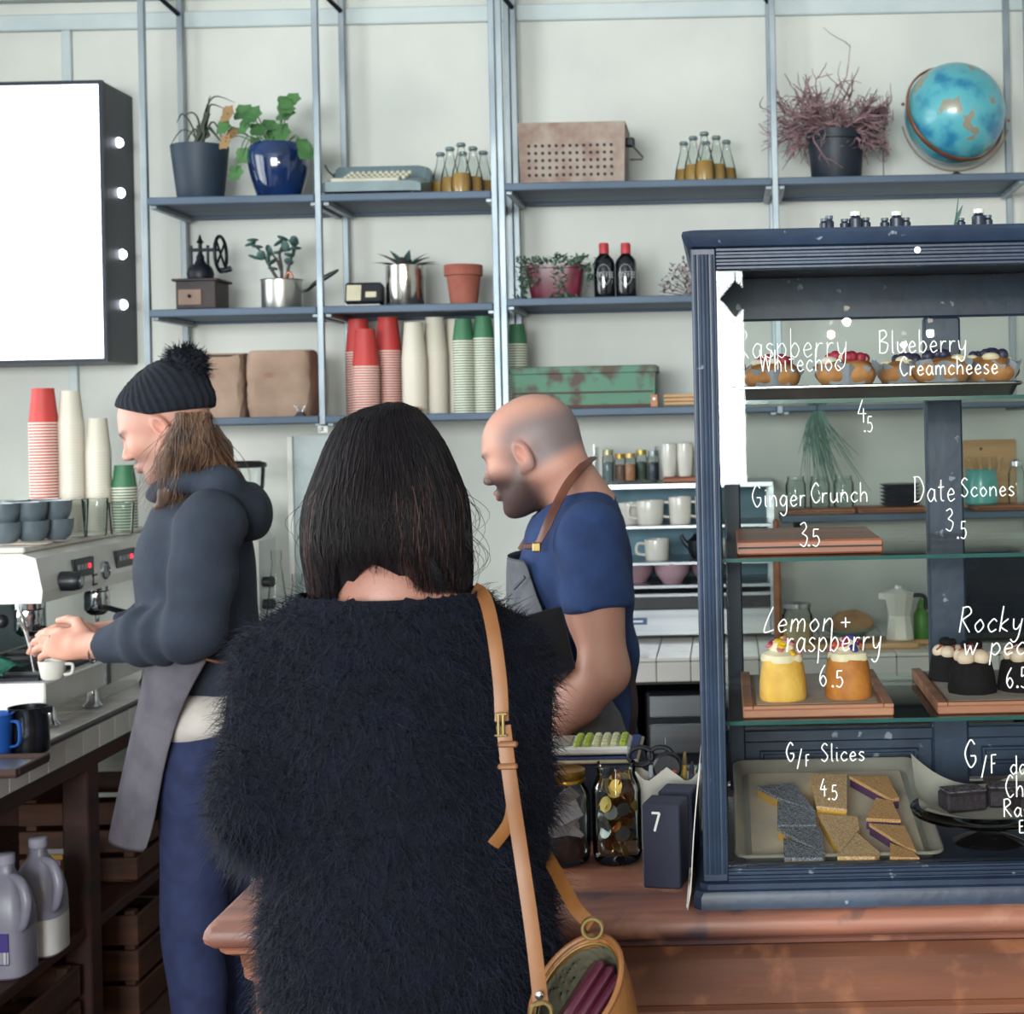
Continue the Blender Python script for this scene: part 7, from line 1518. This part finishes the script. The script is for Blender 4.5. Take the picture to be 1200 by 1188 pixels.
# long hair below the beanie
HAIRB = mm('brown_hair', '#5a4030', .45, col2='#33241e', scale=8, stretch=(6, 6, .6))
def hairb(P):
    a = chain(P, [T(212, 506, 3.5), T(214, 540, 3.47), T(200, 575, 3.46), T(184, 594, 3.46)], [.022, .028, .024, .008], .02); b = chain(P, [T(222, 500, 3.52), T(243, 530, 3.505), T(256, 562, 3.53), T(272, 585, 3.55)], [.05, .05, .042, .016], .03); c = chain(P, [T(210, 505, 3.62), T(205, 560, 3.66), T(185, 590, 3.66)], [.03, .03, .008], .02)
    d = smin(smin(a, b, .03), c, .03); return d + .002 * np.sin(P[..., 0] * 220 + P[..., 2] * 40)
lo, hi = bbox([T(170, 490, 3.42), T(290, 600, 3.7)], .05); np_mesh('hair', [nets(hairb, lo, hi, .005)], HAIRB, bar)
N_ = 1700; s0 = np.stack([NPR.uniform(207, 246, N_), NPR.uniform(482, 504, N_)], 1); tx = np.where(s0[:, 0] < 214, np.where(NPR.random(N_) < .08, NPR.uniform(152, 185, N_), NPR.uniform(183, 216, N_)), NPR.uniform(205, 292, N_)); ty = np.where(s0[:, 0] < 214, NPR.uniform(565, 600, N_), 545 + .35 * (tx - 205) + NPR.uniform(0, 32, N_)); yy = NPR.uniform(3.415, 3.46, N_); pa = []
for k in range(N_):
    w = NPR.normal() * 9; a, b = s0[k], (tx[k], ty[k]); pa.append([T(a[0] + (b[0] - a[0]) * (t_ ** 1.3) + w * math.sin(PI * t_) + 2.5 * math.sin(6 * t_ + w), a[1] + (b[1] - a[1]) * t_, yy[k] + .02 * t_ + (.05 * t_ if b[0] > 230 else 0) - .012 * math.sin(PI * t_)) for t_ in np.linspace(0, 1, 8)])
strands('hair_strands', pa, .0011, mm('brown_hair_light', '#76563e', .4, col2='#40291f', scale=20), bar)
# apron, tee hem, belt, jeans
APB = mm('taupe_apron', '#57525a', .88, col2='#48444c', scale=16, bump=.25, bscale=240)
rows = []
for py, pl, pr_, rx, a1 in ((745, 176, 0, .145, 1.95), (780, 166, 0, .155, 1.75), (815, 160, 0, .168, 1.5), (850, 152, 0, .185, 1.36), (900, 140, 0, .205, 1.26), (950, 129, 0, .225, 1.23), (995, 119, 0, .24, 1.16)):
    z = W(160, py, 3.45).z; xf_ = W(pl, py, 3.5).x; rows.append(((xf_ + rx, hip2[1] - .01, z), rx, .185, PI - .9, PI + a1))
arc_cloth('apron', APB, bar, rows, .004, 22)
G().tube([T(240, 772, 3.385), T(252, 775, 3.40), T(266, 776, 3.45)], .009, 6, flat=.4).build('apron_belt', mm('tan_belt', '#8f5a3c', .6), bar).location = -Vector(bar.location)
def hem(P): d = ell(P, hip2 + np.array((.005, -.005, .0)), (.135, .17, .09)); return smax(smax(d + folds(P, .004, 30, 10, 14), P[..., 2] - hip2[2] - .065, .01), hip2[2] - .045 - P[..., 2] + .12 * (P[..., 0] - hip2[0]), .01)
lo, hi = bbox([hip2], .22); np_mesh('white_tee', [nets(hem, lo, hi, .008)], mm('white_tee', '#c9c0ba', .9, bump=.2), bar)
lo, hi = bbox([hip2 + (0, 0, .0), (hip2[0], hip2[1], .06)], .26); np_mesh('jeans', [nets(lambda P: trousers(P, hip2 + np.array((.01, 0, -.05))), lo, hi, .011)], DENIM, bar)
shoes(bar, [(hip2[0] + .01, hip2[1] - .09, 0), (hip2[0] + .01, hip2[1] + .09, 0)], (-1, 0, 0))
G().tube([wr_l + np.array((.012 * math.sin(a) * .4 + .01, .033 * math.cos(a), .035 * math.sin(a) - .004)) for a in [2 * PI * k / 24 for k in range(24)]], .0022, 6, closed=True).build('bracelet', CHROME, bar).location = -Vector(bar.location)
fr_ = wr_l + np.array(hd_l) * .105; G().tube([fr_ + np.array((0, .0115 * math.cos(a), .0115 * math.sin(a) + .004)) for a in [2 * PI * k / 20 for k in range(20)]], .0022, 6, closed=True).build('ring', CHROME, bar).location = -Vector(bar.location)
# cup in the barista's hands
zc_ = 1.051; cu = thing('espresso_cup', 'small white cup held under the machine spout', 'cup', (XW(62, zc_, 3.62), 3.62, zc_ + .012)); G().lathe([(0, .001), (.022, 0), (.026, .004), (.034, .045), (.032, .046), (.022, .006), (0, .005)], (0, 0, 0), 22).build('cup_wall', CERAM, cu); G().tube([(.03, 0, .036), (.048, 0, .034), (.046, 0, .014), (.028, 0, .01)], .004, 8, smooth=4).build('handle', CERAM, cu)
# ================================================================== customer seen from behind
QY = 1.95
base = W(462, 900, QY); cus = thing('person', 'dark haired customer in a fluffy black jumper seen from behind', 'person', (base.x, QY, 0))
nk = T(458, 690, 1.96); sl_, sr_ = T(332, 783, 1.97), T(592, 774, 1.98); ell_, elr = T(303, 945, 1.90), T(600, 915, 1.95); wl_, wr2 = T(330, 985, 2.12), T(590, 960, 2.16); hp = T(478, 1190, 1.97); hcw = np.array(W(455, 585, 1.985))
def w_core(P):
    d = ell(P, hcw + np.array((0, .015, .01)), (.075, .093, .105)); d = smin(d, ell(P, hcw + np.array((0, .06, -.06)), (.05, .05, .065)), .03); d = smin(d, rc(P, hcw + np.array((0, .01, -.06)), nk + np.array((0, .0, -.05)), .05, .06), .03); d = smin(d, rc(P, nk + np.array((-.05, 0, -.035)), nk + np.array((.05, 0, -.035)), .05), .03)
    d = smin(d, chain(P, [nk, (nk + hp) / 2, hp], [.06, .07, .09], .05), .04)
    for w, dd in ((wl_, (.3, .9, .1)), (wr2, (-.3, .9, .2))): d = smin(d, hand_sdf(P, w, dd, (0, -.1, 1), (.9 if w is wl_ else -.9, 0, 0), (.5, .5, .5, .5, .5), .92), .015)
    for s_ in (-1, 1): d = smin(d, rc(P, hp + np.array((.08 * s_, 0, -.05)), np.array((hp[0] + .085 * s_, hp[1], .07)), .075, .04), .03)
    return d
lo, hi = bbox([hcw + (0, 0, .1), nk, hp, wl_ + (0, .2, 0), wr2 + (0, .2, 0), (hp[0], hp[1], .06)], .13); np_mesh('body', [nets(w_core, lo, hi, .008)], SKIN, cus, lambda V: np.tile(L3('#96695c'), (len(V), 1)))
def jumper(P):
    S_ = np.array((1, 1.35, 1)); 
    d = chain(P * S_, [T(455, 760, QY) * S_, T(468, 900, QY) * S_, T(480, 1050, QY) * S_, T(488, 1230, QY) * S_], [.135, .150, .168, .195], .08) * .85
    d = smin(d, chain(P, [sl_, nk + np.array((-.05, 0, -.046)), nk + np.array((.05, 0, -.046)), sr_], [.056, .056, .056, .054], .04), .04)
    d = smin(d, chain(P, [sl_, ell_, wl_], [.058, .056, .052], .03), .03); d = smin(d, chain(P, [sr_, elr, wr2], [.054, .05, .045], .03), .035)
    d += folds(P, .004, 14, 9, 16, .5); d = smax(d, P[..., 2] - (nk[2] + .008 + .1 * np.abs(P[..., 0] - nk[0]) * 0), .01)
    d = smax(d, -rc(P, nk + np.array((0, .012, .006)), nk + np.array((0, .012, .2)), .05, .12), .01)
    return smax(d, T(480, 1215, QY)[2] - P[..., 2], .01)
lo, hi = bbox([sl_, sr_, ell_, wl_, wr2, T(300, 1230, QY), T(670, 1230, QY)], .1); JV, JF = nets(jumper, lo, hi, .0085)
FUZ = M('black_fuzz', '#0a0d1a', .95, col2='#070912', scale=20, bump=.6, bscale=120, spec=.2)
np_mesh('fluffy_jumper', [(JV, JF)], FUZ, cus)
tri = JV[JF]; c_ = tri.mean(1); n_ = np.cross(tri[:, 2] - tri[:, 0], tri[:, 3] - tri[:, 1]); n_ /= nrm_(n_)[:, None] + 1e-9; vis = (c_[:, 1] < 2.06) & (c_[:, 2] > .80); idx = np.argwhere(vis)[:, 0]; N_ = 42000; pick = NPR.choice(idx, N_); wgt = NPR.dirichlet((1, 1, 1, 1), N_); p0 = (tri[pick] * wgt[..., None]).sum(1); nn = n_[pick]; L_ = NPR.uniform(.007, .021, N_)[:, None]; tang = np.clip(NPR.normal(size=(N_, 3)), -1.5, 1.5); d1 = nn * .55 + tang * .4 + np.array((0, 0, -.2)); d2 = tang * .5 + np.array((0, 0, -.8)) + NPR.normal(size=(N_, 3)) * .3; t4 = np.linspace(0, 1, 4)
fz_p = np.stack([p0 + d1 * L_ * t + d2 * L_ * t * t * .7 for t in t4], 1)
FUZ2 = M('jumper_fibre', '#0d1328', .65, col2='#070a18', scale=30, spec=.35); strands('fluff', fz_p, NPR.uniform(.00035, .0007, N_), FUZ2, cus)
# hair: outline rows of pixel height, half width and centre
HR = [(471, 8, 456), (478, 31, 450), (490, 48, 443), (505, 58, 444), (519, 66, 445), (552, 79, 446), (585, 91, 446), (613, 94, 446), (646, 95, 447), (681, 93, 450), (740, 86, 452)]
hp_y = [r[0] for r in HR]; hw_ = [r[1] for r in HR]; hc_ = [r[2] for r in HR]; HYc = 1.985
def hair_pt(phi, py, k=1.0):
    a = np.interp(py, hp_y, hw_) * S(1.95) * k; cx_ = W(float(np.interp(py, hp_y, hc_)), float(py), 1.95); b = a * (1.05 if py < 640 else 1.05 - .0025 * (py - 640)); return np.array((cx_.x + a * math.cos(phi), HYc + b * .95 * math.sin(phi), cx_.z))
def zend(phi):
    q = abs(phi + PI / 2); lf = phi < -PI / 2; return 656 + (58 if lf else 46) * min(1, q / (.75 if lf else .85)) ** 1.2
HAIRW = M('dark_hair', '#0b080b', .6, col2='#070508', scale=16, stretch=(8, 8, .4), spec=.3, bump=.25, bscale=200); HAIRW2 = M('dark_hair_strand', '#140e12', .5, col2='#0a080e', scale=10, spec=.25)
g = G(); rings = []; n = 56
for i in range(27):
    r_ = []
    for k in range(n):
        phi = -PI + 2 * PI * k / n; ph2 = phi if phi < .8 else phi; e = zend(phi) if phi < .35 or phi > 2.8 else 690
        py = 471 + (e - 471) * (i / 26) ** 1.15; w_ = 1 + .018 * math.sin(9 * phi + 2 * i * .1) + .012 * math.sin(23 * phi); r_.append(Vector(hair_pt(phi, py, .965 * w_ * (1 - .18 * max(0, (py - 640) / 60) * (1 if abs(phi + PI / 2) < .5 else 0)))))
    rings.append(r_)
o = g.loft(rings, cap=False).build('hair', HAIRW, cus, world=True, ang=180); md = o.modifiers.new('thickness', 'SOLIDIFY'); md.thickness = .012; md.offset = -1
N_ = 4200; pa = []
for k in range(N_):
    phi = NPR.uniform(-PI - .5, .5); e = zend(phi if phi > -PI else phi + 2 * PI if phi + 2 * PI < PI else -PI) + NPR.normal() * 9 if abs(phi + PI / 2) > .5 else 648 + NPR.normal() * 10; e = min(e, 722); off = NPR.uniform(.97, 1.045); sw = NPR.normal() * .10; p0 = NPR.uniform(471, 500) if NPR.random() < .7 else NPR.uniform(500, 600)
    pa.append([hair_pt(phi + sw * math.sin(PI * t_) + .03 * math.sin(7 * t_ + k), p0 + (e - p0) * t_, off + .02 * math.sin(5 * t_ + k * 1.7)) for t_ in np.linspace(0, 1, 12)])
strands('hair_strands', pa, NPR.uniform(.0004, .0012, N_), HAIRW2, cus)
pa = []
for k in range(900):
    phi = -PI + NPR.uniform(-.5, .75) if k % 5 else NPR.uniform(-1.2, .1); e = zend(max(phi, -PI)) + NPR.normal() * 8; p0 = NPR.uniform(540, 620); off = NPR.uniform(1.0, 1.05)
    pa.append([hair_pt(phi + .06 * math.sin(3 * t_ + k), p0 + (min(e, 718) - p0) * t_, off) for t_ in np.linspace(0, 1, 10)])
strands('brown_lengths', pa, NPR.uniform(.0004, .0011, 900), M('brown_length', '#4c302a', .5, col2='#2c1c1c', scale=12, spec=.3), cus)
pa = []
for k in range(26):
    sd = 1 if k % 4 else -1; y0 = NPR.uniform(560, 640); x0 = 453 + sd * 92; ln = NPR.uniform(40, 95); bu = NPR.uniform(6, 34); pa.append([T(x0 + sd * (bu * math.sin(PI * min(1, t_ * 1.15)) - 8 * t_), y0 + ln * t_, 1.95) for t_ in np.linspace(0, 1, 12)])
strands('stray_hairs', pa, .0005, HAIRW2, cus)
pa = [[T(NPR.uniform(484, 500) + 26 * t_ + 3 * math.sin(4 * t_ + k), 640 + (46 + (k % 6)) * t_, 1.905 + .012 * t_ * t_) for t_ in np.linspace(0, 1, 8)] for k in range(60)]
strands('nape_strands', pa, .0007, HAIRW2, cus)
lo, hi = bbox([hp + (0, 0, .1), (hp[0], hp[1], .06)], .24)
def wtr(P):
    d = ell(P, hp + np.array((0, 0, -.03)), (.17, .13, .12))
    for s_ in (-1, 1): d = smin(d, rc(P, hp + np.array((.085 * s_, 0, -.06)), np.array((hp[0] + .085 * s_, hp[1], .08)), .088, .05), .03)
    return d
np_mesh('trousers', [nets(wtr, lo, hi, .013)], mm('black_trousers', '#15161c', .85), cus); shoes(cus, [(hp[0] - .085, hp[1] - .02, 0), (hp[0] + .085, hp[1] - .02, 0)], (0, 1, 0))
# ------------------------------------------------------------------ tan shoulder bag
BRS = mm('brass', '#a08a5a', .3, .9)
TAN = mm('tan_leather', '#805224', .5, col2='#6a411b', scale=10, bump=.12, bscale=160); TANS = mm('tan_strap', '#85562f', .5, col2='#704522', scale=10)
bl = W(684, 1190, 1.80); bag = thing('shoulder_bag', 'open tan leather shoulder bag at the customer\'s hip', 'bag', (bl.x, 1.80, .70)); o0 = Vector(bag.location)
bc = T(684, 1199, 1.80); br = np.array((.064, .058, .118)); bn = np.array((-.40, -.62, .68)); bn /= np.linalg.norm(bn); bs = bn * br; bl_ = np.linalg.norm(bs); bu = bs / bl_; bd = .42
pl0 = bc + bu * bd * br
def bagsdf(P):
    d = smin(ell(P, bc, br), ell(P, bc + np.array((.006, 0, -.06)), (.075, .06, .075)), .03); d = smax(d, (P - pl0) @ bn, .004)
    return smax(d, -ell(P, bc, br - .006), .003)
np_mesh('bag_body', [nets(bagsdf, bc - np.array((.1, .09, .16)), bc + np.array((.1, .09, .14)), .0036)], TAN, bag)
np_mesh('lining', [nets(lambda P: smax(smax(ell(P, bc, br - .0055), (P - pl0) @ bn + .008, .002), -ell(P, bc, br - .0105), .002), bc - .13, bc + .13, .004)], mm('green_lining', '#3f3c2c', .85), bag)
e1, e2 = frame(bu); e1, e2 = np.array(e1), np.array(e2); rr_ = math.sqrt(1 - bd * bd)
G().tube([Vector(bc + br * (bu * bd + rr_ * (e1 * math.cos(a) + e2 * math.sin(a)))) for a in [2 * PI * k / 48 for k in range(48)]], .0038, 8, closed=True).build('rim_piping', TANS, bag).location = -o0
G().tube([Vector(bc + br * (bu * (bd - .05) + (rr_ - .07) * (e1 * math.cos(a) + e2 * math.sin(a)))) for a in [2 * PI * k / 48 for k in range(48)]], .0016, 6, closed=True).build('zip', BRS, bag).location = -o0
pr_R = Matrix.Rotation(math.radians(38), 3, 'Y') @ Matrix.Rotation(math.radians(-30), 3, 'X')
pp = Vector(bc + np.array((.002, -.006, .022))); g = G()
for k in (-1, 0, 1): g.box(pp + pr_R @ Vector((k * .013, 0, -.002 * abs(k))), (.0135, .05, .11), .006, rot=pr_R)
g.build('burgundy_purse', mm('burgundy', '#4a1a2c', .35, coat=.2, bump=.2), bag, world=False).location = -o0
def strap(pts, w, name, mat=TANS):
    q = G().tube(pts, w, 8, smooth=6, flat=.22, up=(.15, -1, .1)).build(name, mat, bag); q.location = -o0; return q
s1 = strap([T(556, 690, 1.96), T(568, 700, 1.90), T(578, 740, 1.855), T(586, 800, 1.83), T(588, 845, 1.82)], .0092, 'strap')
strap([T(590, 850, 1.815), T(594, 885, 1.81), T(600, 930, 1.805), T(612, 1010, 1.80), T(625, 1100, 1.77), T(634, 1178, 1.735)], .0095, 'strap')
strap([T(592, 885, 1.82), T(600, 920, 1.82), T(598, 960, 1.82), T(578, 990, 1.83)], .0085, 'strap_end', TAN)
strap([T(630, 985, 1.99), T(652, 1022, 1.9), T(664, 1045, 1.86), T(676, 1066, 1.83), T(694, 1084, 1.81)], .009, 'rear_strap', TAN)
for dx in (0, 5.5): G().box(W(584 + dx, 849, 1.808), (.0035, .004, .028), .001).build('buckle_bar', BRS, bag, smooth=False, world=True)
for py in (836.5, 861.5): G().box(W(587, py, 1.808), (.016, .004, .003), .001).build('buckle_bar', BRS, bag, smooth=False, world=True)
for py in (872, 898): G().box(W(595, py, 1.805), (.024, .008, .007), .002).build('strap_loop', TANS, bag, smooth=False, world=True)
G().lathe([(0, 0), (.005, 0), (.005, .002), (.002, .004), (0, .004)], W(632, 1166, 1.733), 14, axis=(0, -1, 0)).build('rivet', CHROME, bag, world=True)
for px, py, Y in ((634, 1186, 1.735), (694, 1088, 1.805)): G().tube([W(px, py, Y) + Vector((.012 * math.cos(a), 0, .012 * math.sin(a))) for a in [2 * PI * k / 20 for k in range(20)]], .0028, 6, closed=True).build('ring', BRS, bag).location = -o0
